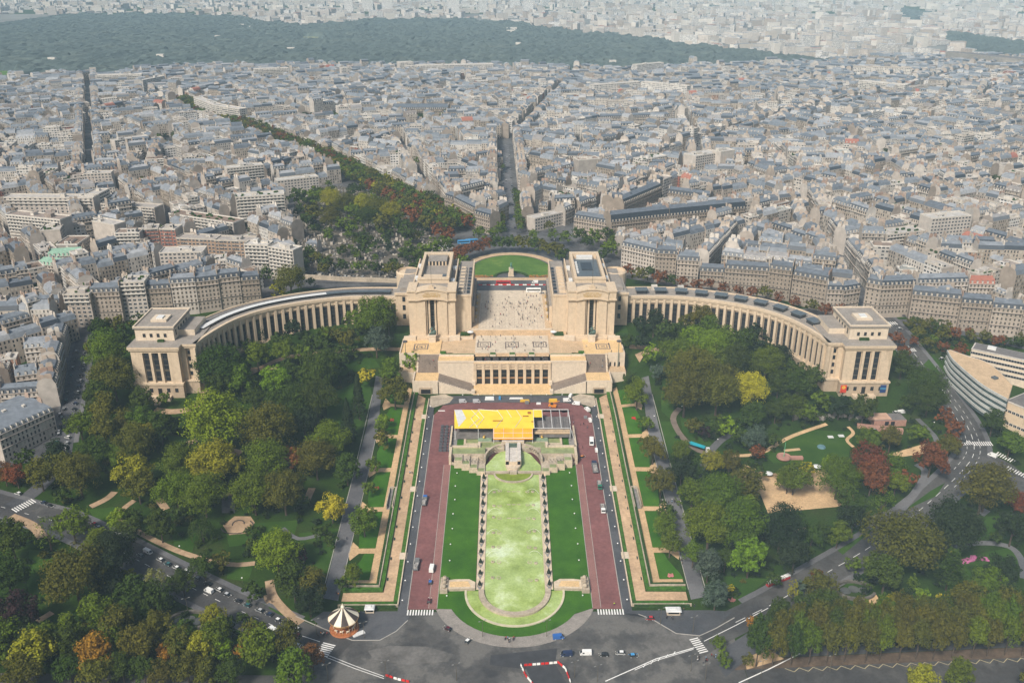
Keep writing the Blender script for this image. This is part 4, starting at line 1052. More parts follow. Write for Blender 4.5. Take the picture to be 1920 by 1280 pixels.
# small globe lights
mb = MB(); mb.lathe([(.06, 0), (.06, .9)], 6); po = mb.build('post', m_bars); post_me = po.data; bpy.data.objects.remove(po)
mb = MB(); mb.lathe([(.12, .85), (.34, 1.05), (.34, 1.25), (.10, 1.42)], 10); po = mb.build('globe', M('white_globe', (.85, .85, .83), .4, .05)); globe_me = po.data; bpy.data.objects.remove(po)
def globe(x, y, lab, grp, z=None, h=1.0):
    r = thing('globe_light', lab, 'lamp', (x, y, (T(x, y) if z is None else z)+.1), grp)
    for nm, d in (('post', post_me), ('globe', globe_me)): o = bpy.data.objects.new(nm, d); COL.objects.link(o); o.parent = r; o.scale = (1, 1, h) if nm == 'post' else (1, 1, 1); o.location = (0, 0, 0 if nm == 'post' else h-1)
for s in (-1, 1):
    for k in range(9): globe(AX+s*(31.5+.3*(k % 2)), 340+k*12.2, 'white globe light on the %s lawn, %s from the foot' % (side(s), nth(k)), 'globe lights on the lawns')
    for k in range(14): globe(AX+s*51.6, 336+k*13.2, 'white globe light on the %s footway, %s from the round place' % (side(s), nth(k)), 'globe lights along the footways', h=2.0)
    for k in range(3): globe(AX+s*(12+k*10), 523, 'white globe light before the forecourt on the %s, %s from the axis' % (side(s), nth(k)), 'globe lights before the forecourt', 12, 2.4)
for px, py, t in ((1226, 788, 'by the right asphalt walk'), (1278, 770, 'on the path to the blue tent'), (1345, 832, 'on the short path by the yellow tree'), (338, 1033, 'on the left park path'), (455, 1093, 'beside the left avenue'), (192, 1160, 'in the lower left park'), (1500, 1160, 'in the lower right park'), (1290, 1030, 'on the right asphalt walk'), (1902, 990, 'by the right park lawn'), (118, 940, 'by the left zebra crossing'), (1750, 800, 'beside the right avenue')):
    p = G(px, py); globe(p[0], p[1], 'white globe light '+t, 'globe lights in the park', h=3)
# street lamps
mb = MB(); mb.tube((0, 0, 0), (0, 0, 8.5), .13, .08, 7); mb.tube((0, 0, 8.4), (1.2, 0, 8.8), .07, .06, 6); mb.tube((0, 0, 8.4), (-1.2, 0, 8.8), .07, .06, 6); po = mb.build('post', m_bars); lp_me = po.data; bpy.data.objects.remove(po)
mb = MB(); mb.obox(1.4, 0, 8.7, 8.9, .8, .35); mb.obox(-1.4, 0, 8.7, 8.9, .8, .35); po = mb.build('lamp_head', M('lamp_grey', (.20, .20, .19), .4)); lh_me = po.data; bpy.data.objects.remove(po)
for px, py, t in ((683, 1196, 'beside the striped carousel'), (615, 1275, 'at the lower left of the round place'), (1238, 1170, 'by the right white kiosk'), (1299, 1185, 'at the mouth of the right avenue'), (1295, 1258, 'at the lower right of the round place'), (1322, 1275, 'by the crossing crowd'), (724, 1270, 'left of the red barrier line'), (856, 1275, 'lower centre of the round place'), (1077, 1270, 'right of the barrier corner'), (1120, 1278, 'by the white lane line'), (905, 1193, 'on the left pavement of the lawn foot'), (1025, 1193, 'on the right pavement of the lawn foot'), (1427, 1268, 'under the first plane tree'), (353, 1150, 'beside the left avenue'), (594, 1190, 'left of the carousel'), (1556, 1258, 'under the fifth plane tree')):
    p = G(px, py); r = thing('street_lamp', 'tall twin armed street lamp '+t, 'street lamp', p, 'street lamps round the place', .4)
    for nm, d in (('post', lp_me), ('lamp_head', lh_me)): o = bpy.data.objects.new(nm, d); COL.objects.link(o); o.parent = r
# ------------------------------------------------------------------ carousel, kiosks, barriers
c0 = G(646, 1178)
ca = thing('carousel', 'round carousel under a cream and brown striped tent roof at the edge of the place', 'carousel', c0)
m_cr = M('cream_canvas', (.74, .66, .52), .7, .08); m_br = M('brown_canvas', (.055, .04, .035), .7, .2); m_cw = M('carousel_wood', (.36, .13, .05), .5, .3, .8); m_lit = M('brass_trim', (.55, .30, .10), .4, .3, 1.2, metal=.4)
b = MB(); b.lathe([(6.4, .1), (6.6, .5), (6.4, .9)], 28, c0); b.build('platform', m_cw, ca)
b = MB(); b.lathe([(6.5, 5.6), (6.7, 6.5), (6.3, 6.7)], 24, c0, 0, caps=False); b.build('valance', m_lit, ca)
b = MB(); b.lathe([(6.8, 6.4), (4.4, 8.2), (2.2, 9.9), (.5, 11.8)], 24, c0, 0, mis=lambda k, i: (i//2) % 2, caps=False); b.build('tent_roof', [m_cr, m_br], ca)
b = MB(); b.lathe([(.5, 11.7), (.9, 12.2), (.3, 13), (.05, 14)], 10, c0); b.build('finial', m_cr, ca)
b = MB(); b.lathe([(2.0, .9), (2.0, 6.6)], 14, c0); b.build('centre_drum', m_cw, ca)
for k in range(12):
    a = k*pi/6; b = MB(); x, y = c0[0]+5.9*cos(a), c0[1]+5.9*sin(a); b.tube((x, y, c0[2]+.9), (x, y, c0[2]+6), .1, .1, 6); b.build('post', m_lit, ca)
for k in range(10):
    a = k*pi/5+.2; x, y = c0[0]+4.6*cos(a), c0[1]+4.6*sin(a); z = c0[2]+1.9+.3*(k % 2); tx, ty = -sin(a), cos(a)
    b = MB(); b.tube((x-tx*.6, y-ty*.6, z), (x+tx*.6, y+ty*.6, z), .32, .28, 7); b.tube((x+tx*.5, y+ty*.5, z+.1), (x+tx*.9, y+ty*.9, z+.8), .2, .14, 6); b.tube((x+tx*.85, y+ty*.85, z+.8), (x+tx*1.3, y+ty*1.3, z+.6), .13, .09, 6)
    for d in (-.5, .5):
        for e in (-.15, .15): b.tube((x+tx*d-ty*e, y+ty*d+tx*e, z-.1), (x+tx*d*1.4-ty*e, y+ty*d*1.4+tx*e, z-.95), .09, .06, 5)
    b.build('wooden_horse', m_cr, ca)
b = MB(); b.obox(c0[0]+6.8, c0[1]-3.6, c0[2]+.1, c0[2]+.5, 5.5, 2.2, .55); b.build('ramp', m_zinc_w, ca)
for px, py, lab, wd in ((694, 1146, 'small white canopied kiosk beside the striped carousel', 4.6), (1262, 1150, 'white canopied snack kiosk at the right of the place', 7.0)):
    p = G(px, py); k = thing('kiosk', lab, 'kiosk', p, 'white kiosks at the garden foot')
    b = MB(); b.obox(p[0], p[1], p[2], p[2]+2.5, wd*.85, 2.6); b.build('cabin', M('kiosk_cream', (.55, .46, .36), .7), k)
    b = MB(); b.obox(p[0], p[1]-.4, p[2]+2.7, p[2]+3.1, wd, 3.8, 0, taper=.8); b.obox(p[0], p[1]-.2, p[2]+3.1, p[2]+3.5, wd*.35, 1.2); b.build('canopy', m_zinc_w, k)
    b = MB(); b.obox(p[0], p[1]-1.36, p[2]+1.0, p[2]+2.2, wd*.7, .1); b.build('counter_opening', m_black, k)
mb = MB(); mb.prism([(-.75, -.22), (.75, -.22), (.75, .22), (-.75, .22)], 0, .35); mb.prism([(-.72, -.12), (.72, -.12), (.72, .12), (-.72, .12)], .35, .95); po = mb.build('barrier', m_white); bar_me = po.data; bpy.data.objects.remove(po)
m_rp = M('red_plastic', (.55, .025, .02), .4, .12); m_wp = M('white_plastic', (.78, .76, .72), .4, .08)
def barriers(pts, where, metres=False):
    P = pts if metres else [GX(*p) for p in pts]; k = 0
    for a, b in zip(P, P[1:]):
        L = hypot(b[0]-a[0], b[1]-a[1]); n = int(L/1.6)
        for i in range(n):
            x = a[0]+(b[0]-a[0])*(i+.5)/n; y = a[1]+(b[1]-a[1])*(i+.5)/n
            o = bpy.data.objects.new('road_barrier', bar_me); COL.objects.link(o); o.location = (x, y, T(x, y)+.16); o.rotation_euler = (0, 0, atan2(b[1]-a[1], b[0]-a[0]))
            red = (k//2) % 2 == 0; o.material_slots[0].link = 'OBJECT'; o.material_slots[0].material = m_rp if red else m_wp; k += 1
            tag(o, '%s plastic road barrier in the line %s' % ('red' if red else 'white', where), 'barrier', '%s barriers %s' % ('red' if red else 'white', where))
barriers([(1005, 1290), (985, 1266), (976, 1246)], 'left of the fresh tar'); barriers([(982, 1248), (1045, 1243)], 'behind the fresh tar'); barriers([(1045, 1241), (1060, 1254), (1070, 1280)], 'right of the fresh tar'); barriers([(722, 1266), (745, 1274), (768, 1279)], 'at the left of the round place')
barriers([(-27+.0, 679.5), (29, 679.5)], 'across the road behind the esplanade', True)
# place behind the palace
drape('place_road', [[(-70, 668.5), (70, 668.5), (85, 700), (75, 745), (52, 778), (20, 800), (-20, 800), (-52, 778), (-75, 745), (-85, 700)]], m_city, .35)
LW = [(AX+35*cos(radians(a)), 708+48*sin(radians(a))) for a in range(0, 181, 9)]
drape('lawn', [LW+[(AX-33, 702), (AX-14, 699), (AX-12, 706), (AX, 711), (AX+12, 706), (AX+14, 699), (AX+33, 702)]], m_lawn3, .55)
mb = MB(); mb.strip([(AX+41*cos(radians(a)), 708+52.5*sin(radians(a))) for a in range(0, 181, 9)], 7, .42); mb.strip([(AX-36, 693.5), (AX+36, 693.5)], 6, .42); tag(mb.build('pavement', m_tan), kind='structure')
mb = MB(); mb.strip([(AX+13*cos(radians(a)), 698+12*sin(radians(a))) for a in range(5, 176, 10)], 2.2, .3, 1.1); tag(mb.build('hedge', m_hedge), 'dark horseshoe hedge round the statue on the oval lawn', 'hedge')
for s in (-1, 1):
    mb = MB(); rr = random.Random(s+4)
    for k in range(60): x = AX+s*rr.uniform(15, 34); y = rr.uniform(697, 701.5); mb.lathe([(.5, 0), (.7, .4), (.2, .9)], 6, (x, y, T(x, y)+.3))
    tag(mb.build('flower_bed', M('autumn_flowers', (.26, .13, .04), .9, .5, .7)), 'russet flower bed along the %s front of the oval lawn' % side(s), 'flower bed', 'flower beds of the oval lawn')
r = thing('rider_statue', 'green horseman statue on a tall stone pedestal before the oval lawn', 'statue', (AX, 703, 33.6))
b = MB(); b.box(AX-1.9, AX+1.9, 699.5, 706, 33, 39.5); b.box(AX-2.4, AX+2.4, 699, 706.5, 33, 34.5); b.build('pedestal', m_stone, r)
b = MB(); z = 41.8
b.tube((AX, 701, z), (AX, 704.5, z), .75, .8, 9); b.tube((AX, 701.2, z+.3), (AX, 699.8, z+1.9), .5, .32, 8); b.tube((AX, 699.9, z+1.8), (AX, 699, z+1.3), .3, .2, 7)
for dy in (701.2, 704.3):
    for dx in (-.4, .4): b.tube((AX+dx, dy, z), (AX+dx, dy-.1, 39.5), .26, .16, 6)
statue_mesh(b, (AX, 702.8, z-.4), 3.2); b.build('horseman', M('verdigris', (.10, .24, .19), .6, .3, 1), r, smooth=True)
# small park pieces
for px, py, lab in ((355, 1165, 'round rock pools sunk beside the left avenue'), (1603, 1108, 'round rock pools sunk beside the right avenue')):
    p = G(px, py); r = thing('rock_basin', lab, 'fountain', p, 'sunken rock pools')
    b = MB()
    b.strip([(p[0]+9*cos(a), p[1]+6*sin(a)) for a in np.linspace(.3, 5.9, 22)], 1.2, -.2, 1.6); b.build('rock_wall', M('wet_rock', (.11, .10, .085), .8, .35, .6), r)
    for k in range(3):
        b = MB(); b.lathe([(2.3, 0), (2.5, .5), (2.2, .55), (2.2, .35)], 16, (p[0]-4.5+k*4.3, p[1]+1.2*(k % 2), p[2]), 0, caps=False); b.lathe([(2.2, .36), (.1, .37)], 16, (p[0]-4.5+k*4.3, p[1]+1.2*(k % 2), p[2])); b.build('round_pool', M('slate_pool', (.09, .095, .09), .4, .25), r)
ground_poly('water', [(1480, 875), (1500, 868), (1500, 895), (1482, 893)], M('pond_water', (.05, .075, .06), .2, .3, .5), .3)
p = G(1469, 860); r = thing('boat_playground', 'pink boat shaped playground with a green mast', 'playground', p)
b = MB(); b.lathe([(3.2, 0), (4.2, 1.2), (4.0, 2.0), (3.4, 1.5)], 16, p, caps=True); b.box(p[0]+3, p[0]+11, p[1]-1.2, p[1]+1.2, p[2], p[2]+1.5); b.build('hull', M('pink_shell', (.36, .19, .15), .7, .2), r)
b = MB(); b.tube(p, (p[0], p[1], p[2]+11), .22, .14, 7); b.build('mast', M('mast_green', (.15, .45, .25), .5), r)
for k, (px, py) in enumerate(((1557, 820), (1577, 818))):
    p = G(px, py); b = MB(); b.obox(p[0], p[1], p[2]+.3, p[2]+.7, 3.2, 2.4); tag(b.build('white_panel', m_zinc_w), '%s white square panel lying on the playground lawn' % ('left' if k == 0 else 'right'), 'panel', 'panels on the playground lawn')
p = G(1540, 838); b = MB(); b.lathe([(2.6, 0), (2.2, .7), (.2, 1.0)], 10, p); tag(b.build('trampoline', M('blue_cover', (.10, .19, .22), .6)), 'blue covered play dome on the playground lawn', 'play dome')
for px, py, t in ((1440, 893, 'round white parasol at the left of the sandy playground'), (1531, 880, 'round white parasol beside the yellow tree on the playground')):
    p = G(px, py); r = thing('parasol', t, 'parasol', p, 'white parasols at the playground'); b = MB(); b.tube(p, (p[0], p[1], p[2]+2.6), .06, .06, 6); b.build('pole', m_bars, r); b = MB(); b.lathe([(2.4, 2.2), (1.2, 2.7), (.1, 3.0)], 12, p); b.build('canopy', m_zinc_w, r)
p = G(1305, 845); r = thing('shelter', 'turquoise tarpaulin shelter with a white box at the path end', 'shelter', p)
b = MB(); b.face([(p[0]-5.5, p[1]+3, p[2]+3.6), (p[0]+4, p[1]-3, p[2]+3.2), (p[0]+5.5, p[1]+.5, p[2]+3.0), (p[0]-2, p[1]+5.5, p[2]+3.4)]); b.build('tarpaulin', M('turquoise_tarp', (.02, .33, .40), .5), r)
b = MB()
for dx, dy in ((-5.2, 3), (3.8, -2.8), (5.2, .5), (-2, 5.2)): b.tube((p[0]+dx, p[1]+dy, p[2]), (p[0]+dx, p[1]+dy, p[2]+3.2), .07, .07, 5)
b.build('post', m_bars, r); b = MB(); b.obox(p[0]+6.5, p[1]-1, p[2], p[2]+2.6, 2, 1.8); b.build('white_box', m_zinc_w, r)
p = G(1655, 795); r = thing('brick_pavilion', 'low pink brick pavilion with a flat roof below the right end pavilion', 'pavilion', p)
b = MB(); b.obox(p[0]+3, p[1]+2, p[2]-3, p[2]+4, 20, 9, .05, 0, 1); b.obox(p[0]-4, p[1]-6, p[2]-3, p[2]+1.6, 26, 3, -.25, 0, 0); b.build('wall', [M('pink_brick', (.36, .20, .15), .85, .2, .6), m_roofd], r)
b = MB(); b.obox(p[0]-3, p[1]+2, p[2]+4, p[2]+4.5, 14, 8, .05); b.build('roof', M('salmon_roof', (.48, .30, .21), .8), r)
for k in range(4): b = MB(); b.obox(p[0]-6+k*3.6, p[1]-2.6, p[2]+.6, p[2]+3.2, 2.4, .2, .05); b.build('window', m_glass, r)
p0 = G(1610, 790); b = MB(); rr = random.Random(8)
for k in range(26): x = p0[0]-38+k*2.1; y = p0[1]+4+rr.uniform(-2, 2); b.obox(x, y, T(x, y)-1, T(x, y)+rr.uniform(1, 3.5), 3, 2.5, rr.uniform(0, 2), 0, taper=.6)
tag(b.build('rock_outcrop', M('grey_rock', (.20, .18, .16), .9, .35, .4)), 'grey rock outcrop above the playground lawn', 'rocks')
for px, py, c, lab in ((735, 788, (.30, .05, .03), 'small red flower bed on the left terrace lawn'), (707, 916, (.28, .07, .04), 'low red flower bed near the left asphalt walk'), (1189, 785, (.45, .02, .02), 'bright red flower bed on the right terrace lawn'), (1258, 1080, (.45, .16, .16), 'pink flower bed at the foot of the right terrace'), (1222, 843, (.32, .08, .05), 'small red flower bed under the right walk trees'), (1372, 1125, (.32, .13, .11), 'faded pink flower bed by the right avenue')):
    p = G(px, py); b = MB(); rr = random.Random(px)
    for k in range(26): a = rr.uniform(0, 6.3); d = rr.uniform(0, 1.5); b.lathe([(.3, 0), (.4, .35), (.1, .7)], 6, (p[0]+d*cos(a), p[1]+d*sin(a), p[2]+.2))
    tag(b.build('flower_bed', M('petals_%d' % px, c, .8, .3, 1.5)), lab, 'flower bed', 'small flower beds')
b = MB(); rr = random.Random(9)
Q = smooth_line([GX(1795, 1055), GX(1815, 1052), GX(1830, 1046), GX(1850, 1050)], 5)
for q in Q:
    for k in range(9): b.lathe([(.4, 0), (.55, .4), (.1, .8)], 6, (q[0]+rr.uniform(-1, 1), q[1]+rr.uniform(-1.4, 1.4), T(*q)+.2))
tag(b.build('flower_bed', M('magenta_petals', (.42, .13, .26), .8, .4, 1)), 'long pink flower bed curving through the right park lawn', 'flower bed', 'small flower beds')
# ------------------------------------------------------------------ vehicles and people
m_tyre = M('tyre', (.018, .018, .018), .9, .2); m_carglass = M('car_glass', (.02, .024, .028), .12, .2, spec=.6); m_chrome = M('light_lens', (.7, .68, .6), .2, .1)
PAINT = {n: M('paint_'+n, c, .3, .05, 1, spec=.5) for n, c in (('white', (.74, .74, .72)), ('black', (.02, .02, .022)), ('grey', (.17, .175, .18)), ('silver', (.42, .43, .44)), ('red', (.42, .02, .025)), ('blue', (.03, .12, .38)), ('navy', (.018, .03, .075)), ('teal', (.03, .12, .13)), ('green', (.03, .16, .10)), ('wine', (.10, .015, .025)), ('orange', (.62, .20, .02)), ('yellow', (.65, .40, .04)), ('sky', (.06, .28, .55)))}
def wheel_mesh(r, w):
    mb = MB(); n = 12
    for k, (x, rr_) in enumerate(((-w/2, r*.85), (-w/2, r), (w/2, r), (w/2, r*.85))):
        for i in range(n): a = 2*pi*i/n; mb.v.append((rr_*cos(a), x, rr_*sin(a)))
    for k in range(3):
        for i in range(n): j = (i+1) % n; mb.f.append((k*n+i, k*n+j, (k+1)*n+j, (k+1)*n+i)); mb.m.append(0)
    mb.f += [tuple(range(n))[::-1], tuple(range(3*n, 4*n))]; mb.m += [1, 1]
    o = mb.build('wheel', [m_tyre, PAINT['silver']]); d = o.data; bpy.data.objects.remove(o); return d
def profile(mb, pts, w, mi=0, win=0.0):
    """side outline (x, z) spread to width w, upper points pulled in"""
    n = len(pts); zt = max(p[1] for p in pts); b = len(mb.v)
    for s in (-1, 1):
        for x, z in pts: mb.v.append((x, s*(w/2-win*max(0, (z-.85)/(zt-.8)) if zt > 1 else s*w/2), z))
    for i in range(n): j = (i+1) % n; mb.f.append((b+i, b+j, b+n+j, b+n+i)); mb.m.append(mi)
    mb.f += [tuple(range(b, b+n))[::-1], tuple(range(b+n, b+2*n))]; mb.m += [mi, mi]
def vehicle_proto(kind):
    parts = []
    def add(nm, mb, mats, paint=False):
        o = mb.build(nm, mats); parts.append((nm, o.data, (0, 0, 0), paint)); bpy.data.objects.remove(o)
    if kind == 'car':
        b = MB(); profile(b, [(-2.05, .3), (2.0, .3), (2.1, .6), (1.95, .78), (1.0, .92), (-1.85, .95), (-2.1, .75)], 1.72); profile(b, [(.30, 1.43), (-1.25, 1.45), (-1.3, 1.41), (.35, 1.40)], 1.36); add('body', b, PAINT['white'], True)
        b = MB(); profile(b, [(1.0, .92), (.34, 1.41), (-1.28, 1.42), (-1.85, .95)], 1.62, 0, .13); add('window', b, m_carglass)
        wh = wheel_mesh(.32, .2)
        for x in (-1.3, 1.3):
            for y in (-.78, .78): parts.append(('wheel', wh, (x, y, .32), False))
        for y in (-.6, .6): b = MB(); b.box(1.98, 2.12, y-.18, y+.18, .58, .74); add('headlight', b, m_chrome)
    elif kind == 'van':
        b = MB(); profile(b, [(-2.5, .35), (2.4, .35), (2.5, .7), (2.35, 1.05), (1.5, 1.95), (1.2, 2.15), (-2.45, 2.2), (-2.5, 2.0)], 1.9, 0, .08); add('body', b, PAINT['white'], True)
        b = MB()
        n0 = len(b.v); b.v += [(2.37, -.8, 1.08), (2.37, .8, 1.08), (1.56, .74, 1.92), (1.56, -.74, 1.92)]; b.v = [(x+.03, y, z+.03) for x, y, z in b.v]; b.f.append((0, 1, 2, 3)); b.m.append(0)
        for s in (-1, 1): b.box(.6, 1.45, s*.93-.03, s*.93+.03, 1.2, 1.8)
        add('window', b, m_carglass); wh = wheel_mesh(.36, .22)
        for x in (-1.55, 1.6):
            for y in (-.86, .86): parts.append(('wheel', wh, (x, y, .36), False))
        for y in (-.7, .7): b = MB(); b.box(2.4, 2.53, y-.16, y+.16, .75, .95); add('headlight', b, m_chrome)
    elif kind == 'lorry':
        b = MB(); profile(b, [(2.0, .5), (3.9, .5), (3.95, 1.3), (3.6, 2.5), (2.0, 2.6)], 2.3, 0, .1); add('cab', b, PAINT['white'], True)
        b = MB(); b.box(3.72, 3.96, -1, 1, 1.45, 2.3); add('window', b, m_carglass)
        b = MB(); b.box(-4, 1.9, -1.2, 1.2, .75, 1.05); 
        for s in (-1, 1): b.box(-4, 1.9, s*1.16-.04, s*1.16+.04, 1.05, 1.6)
        b.box(1.8, 1.9, -1.2, 1.2, 1.05, 2.2); add('flatbed', b, PAINT['grey'])
        b = MB(); b.box(-3.2, -.6, -.9, .9, 1.05, 1.9); b.box(-.2, 1.3, -1, .7, 1.05, 1.5); add('load', b, M('mixed_load', (.30, .28, .26), .8, .5, .9)); wh = wheel_mesh(.48, .3)
        for x in (-3, -1.9, 2.8):
            for y in (-1.0, 1.0): parts.append(('wheel', wh, (x, y, .48), False))
    elif kind == 'coach':
        b = MB(); profile(b, [(-5.8, .4), (5.8, .4), (5.9, 1.2), (5.6, 3.0), (5.3, 3.25), (-5.7, 3.25), (-5.85, 3.0)], 2.5, 0, .1); b.box(-3, -1, -.7, .7, 3.25, 3.5); b.box(1.5, 3.2, -.7, .7, 3.25, 3.45); add('body', b, PAINT['white'], True)
        b = MB()
        for s in (-1, 1): b.box(-5.4, 4.9, s*1.22-.03, s*1.22+.03, 1.5, 2.6)
        b.box(5.66, 5.93, -1.1, 1.1, 1.35, 2.75); add('window', b, m_carglass); wh = wheel_mesh(.5, .3)
        for x in (-3.6, 3.7):
            for y in (-1.1, 1.1): parts.append(('wheel', wh, (x, y, .5), False))
    return parts
VP = {}
def vehicle(kind, px, py, ang, paint, label, cat=None, group=None, metres=False, sc=1.0, name=None, z=None):
    if kind not in VP: VP[kind] = vehicle_proto(kind)
    p = (px, py, T(px, py)) if metres else G(px, py)
    r = thing(name or {'car': 'parked_car', 'van': 'van', 'lorry': 'flatbed_lorry', 'coach': 'coach'}[kind], label, cat or {'car': 'car', 'van': 'van', 'lorry': 'lorry', 'coach': 'bus'}[kind], (p[0], p[1], (p[2] if z is None else z)+.26), group, ang)
    r.scale = (sc, sc, sc)
    for nm, d, loc, pt in VP[kind]:
        o = bpy.data.objects.new(nm, d); COL.objects.link(o); o.parent = r; o.location = loc
        if pt: o.material_slots[0].link = 'OBJECT'; o.material_slots[0].material = PAINT[paint]
    return r
def heading(P, x, y):
    k = min(range(len(P)), key=lambda i: hypot(P[i][0]-x, P[i][1]-y)); a = P[max(0, k-1)]; b = P[min(len(P)-1, k+1)]; return atan2(b[1]-a[1], b[0]-a[0])
G0 = 'vehicles on the round place'
for kind, px, py, a, c, lab in (('car', 839, 1180, 2.5, 'wine', 'dark wine red car at the left kerb of the lawn foot'), ('car', 878, 1203, 1.0, 'white', 'white car driving round the foot of the lawn'), ('van', 1047, 1197, .15, 'blue', 'bright blue van at the right kerb of the lawn foot'), ('van', 1062, 1229, 3.2, 'navy', 'dark navy van, first of the row by the barriers'),
        ('van', 1098, 1227, 3.15, 'white', 'white van second in the row on the round place'), ('car', 1132, 1229, 3.15, 'black', 'black car third in the row on the round place'), ('car', 1163, 1226, 3.1, 'white', 'white hatchback fourth in the row on the round place'), ('car', 1188, 1231, .1, 'sky', 'light blue car last in the row on the round place'), ('car', 1218, 1161, 3.1, 'red', 'red car at the kerb before the right kiosk')):
    vehicle(kind, px, py, a, c, lab, None, G0)
G1 = 'cars along the left avenue'
for i, (kind, px, py, c, lab) in enumerate((('van', 278, 1037, 'white', 'white van parked highest on the left avenue kerb'), ('car', 264, 1043, 'grey', 'dark grey car in the lane beside the white parked van'), ('car', 301, 1051, 'white', 'white estate car just below the parked white van'), ('car', 315, 1059, 'teal', 'dark teal car between two white cars on the avenue'), ('car', 331, 1066, 'white', 'white taxi below the dark teal car'), ('car', 351, 1073, 'white', 'white car above the grey estate on the avenue kerb'), ('car', 370, 1086, 'grey', 'grey estate car in the middle of the avenue kerb row'),
        ('car', 390, 1096, 'black', 'black car shaded by trees on the avenue kerb'), ('van', 392, 1110, 'white', 'white van driving in the left avenue lane'), ('car', 411, 1107, 'white', 'white car beside the driving white van'), ('car', 427, 1117, 'silver', 'silver jeep parked on the left avenue'), ('car', 447, 1128, 'black', 'black car below the silver jeep'), ('car', 464, 1136, 'teal', 'teal car low in the avenue kerb row'), ('car', 487, 1146, 'silver', 'silver car with open sunroof in the avenue kerb row'), ('car', 505, 1153, 'navy', 'navy car next to the silver sunroof car'), ('car', 523, 1165, 'white', 'white and blue car near the gravel path end'),
        ('van', 511, 1183, 'white', 'white pickup in the avenue lane before the crossing'), ('car', 556, 1181, 'white', 'white car stopped at the avenue crossing'), ('car', 557, 1193, 'wine', 'dark red car beside the white car at the crossing'), ('car', 533, 1209, 'white', 'white car in the left lane by the rust tree'), ('van', 560, 1216, 'white', 'white van half under the rust tree'), ('car', 177, 984, 'red', 'red car high on the left avenue'), ('car', 185, 990, 'silver', 'silver car behind the red car on the avenue'), ('car', 35, 927, 'white', 'white car beyond the left zebra crossing'), ('car', 82, 944, 'navy', 'navy car waiting at the left zebra crossing'), ('car', 95, 950, 'black', 'black car behind the navy car at the zebra'))):
    p = G(px, py); vehicle(kind, px, py, heading(RL, p[0], p[1])+(pi if i % 5 == 0 else 0), c, lab, None, G1)
p = G(228, 1013); vehicle('coach', 226, 1012, heading(RL, p[0], p[1])+pi, 'white', 'white coach parked at the top of the left avenue kerb')
cs = random.Random(12)
for k in range(19):
    py = 652+k*10.6; px = 164-(py-652)*.215; c = cs.choice(['white', 'white', 'black', 'navy', 'silver', 'grey', 'white']); p = G(px, py)
    vehicle('car', px, py, heading(RS, p[0], p[1])+.9, c, '%s car, %s from the top of the slanted parking in the left street' % (c, nth(k)), None, 'slanted parked cars in the left street')
for k in range(13):
    py = 660+k*15.5; px = 144-(py-660)*.215; c = cs.choice(['black', 'teal', 'grey', 'navy', 'silver']); p = G(px, py)
    vehicle('car', px, py, heading(RS, p[0], p[1]), c, '%s car, %s from the top along the house side of the left street' % (c, nth(k)), None, 'cars parked on the house side of the left street')
for px, py, c, lab in ((113, 778, 'white', 'white car driving down the left street'), (111, 810, 'white', 'white taxi low in the left street')):
    p = G(px, py); vehicle('car', px, py, heading(RS, *p[:2]), c, lab)
G3 = 'cars on the right avenue'
for kind, px, py, a, c, lab in (('van', 1860, 856, 2.2, 'white', 'white van turning at the right avenue bend'), ('car', 1779, 878, 1.2, 'black', 'black car waiting under the right avenue trees'), ('car', 1687, 618, .2, 'white', 'white car beyond the crossing behind the right pavilion'), ('car', 1646, 594, .4, 'white', 'white car first at the right street corner'), ('car', 1660, 593, .1, 'silver', 'silver car second at the right street corner'), ('car', 1695, 594, 0, 'navy', 'navy car at the right street corner'), ('car', 1632, 578, 1.6, 'black', 'black car in the right street canyon'), ('car', 1766, 674, .4, 'white', 'white car on the grass by the curved office'), ('car', 1805, 828, 1.8, 'black', 'black car at the bend crossing'), ('car', 1680, 775, .1, 'white', 'white car behind the brick pavilion'), ('van', 1690, 775, .3, 'white', 'small white van behind the brick pavilion'), ('car', 1640, 808, .4, 'silver', 'silver car before the brick pavilion')):
    vehicle(kind, px, py, a, c, lab, None, G3)
G4 = 'works vehicles on the red road'
for kind, px, py, a, c, lab, sc in (('lorry', 796, 942, 1.5, 'blue', 'blue flatbed lorry on the left red road', 1), ('lorry', 781, 1062, 1.5, 'grey', 'grey flatbed lorry parked low on the left red road', 1), ('van', 810, 1068, 1.5, 'white', 'white minibus in the middle of the left red road', 1.15), ('car', 807, 1093, 1.55, 'blue', 'blue car behind the white minibus', 1), ('car', 805, 1128, 1.5, 'wine', 'dark wine car at the foot of the left red road', 1),
        ('van', 1109, 832, 4.65, 'white', 'long white van highest on the right red road', 1.35), ('lorry', 1115, 880, 1.6, 'navy', 'navy flatbed lorry on the right red road', 1.25), ('lorry', 1124, 912, 4.7, 'green', 'green lorry with a white load on the right red road', 1.0), ('lorry', 1130, 956, 4.7, 'white', 'white flatbed lorry with pale sacks low on the right red road', 1.0), ('van', 1118, 846, 1.6, 'white', 'small white van against the right kerb', .8), ('car', 1092, 858, .6, 'orange', 'orange dumper on the right red road', .9),
        ('van', 868, 755, .1, 'silver', 'silver pickup left of the works row', 1), ('van', 894, 755, .1, 'silver', 'second silver pickup in the works row', 1), ('van', 1063, 753, .1, 'white', 'white pickup in the works row right of the digger', 1), ('van', 1080, 759, 2.9, 'white', 'white van with trailer at the right plaza corner', 1), ('van', 1101, 770, 2.0, 'white', 'white pickup turning down the right red road', 1), ('van', 1106, 790, 1.7, 'white', 'white trailer van below the plaza corner', .9), ('van', 1070, 744, 1.2, 'white', 'small white lorry before the right apron', .9)):
    vehicle(kind, px, py, a, c, lab, None, G4, False, sc)
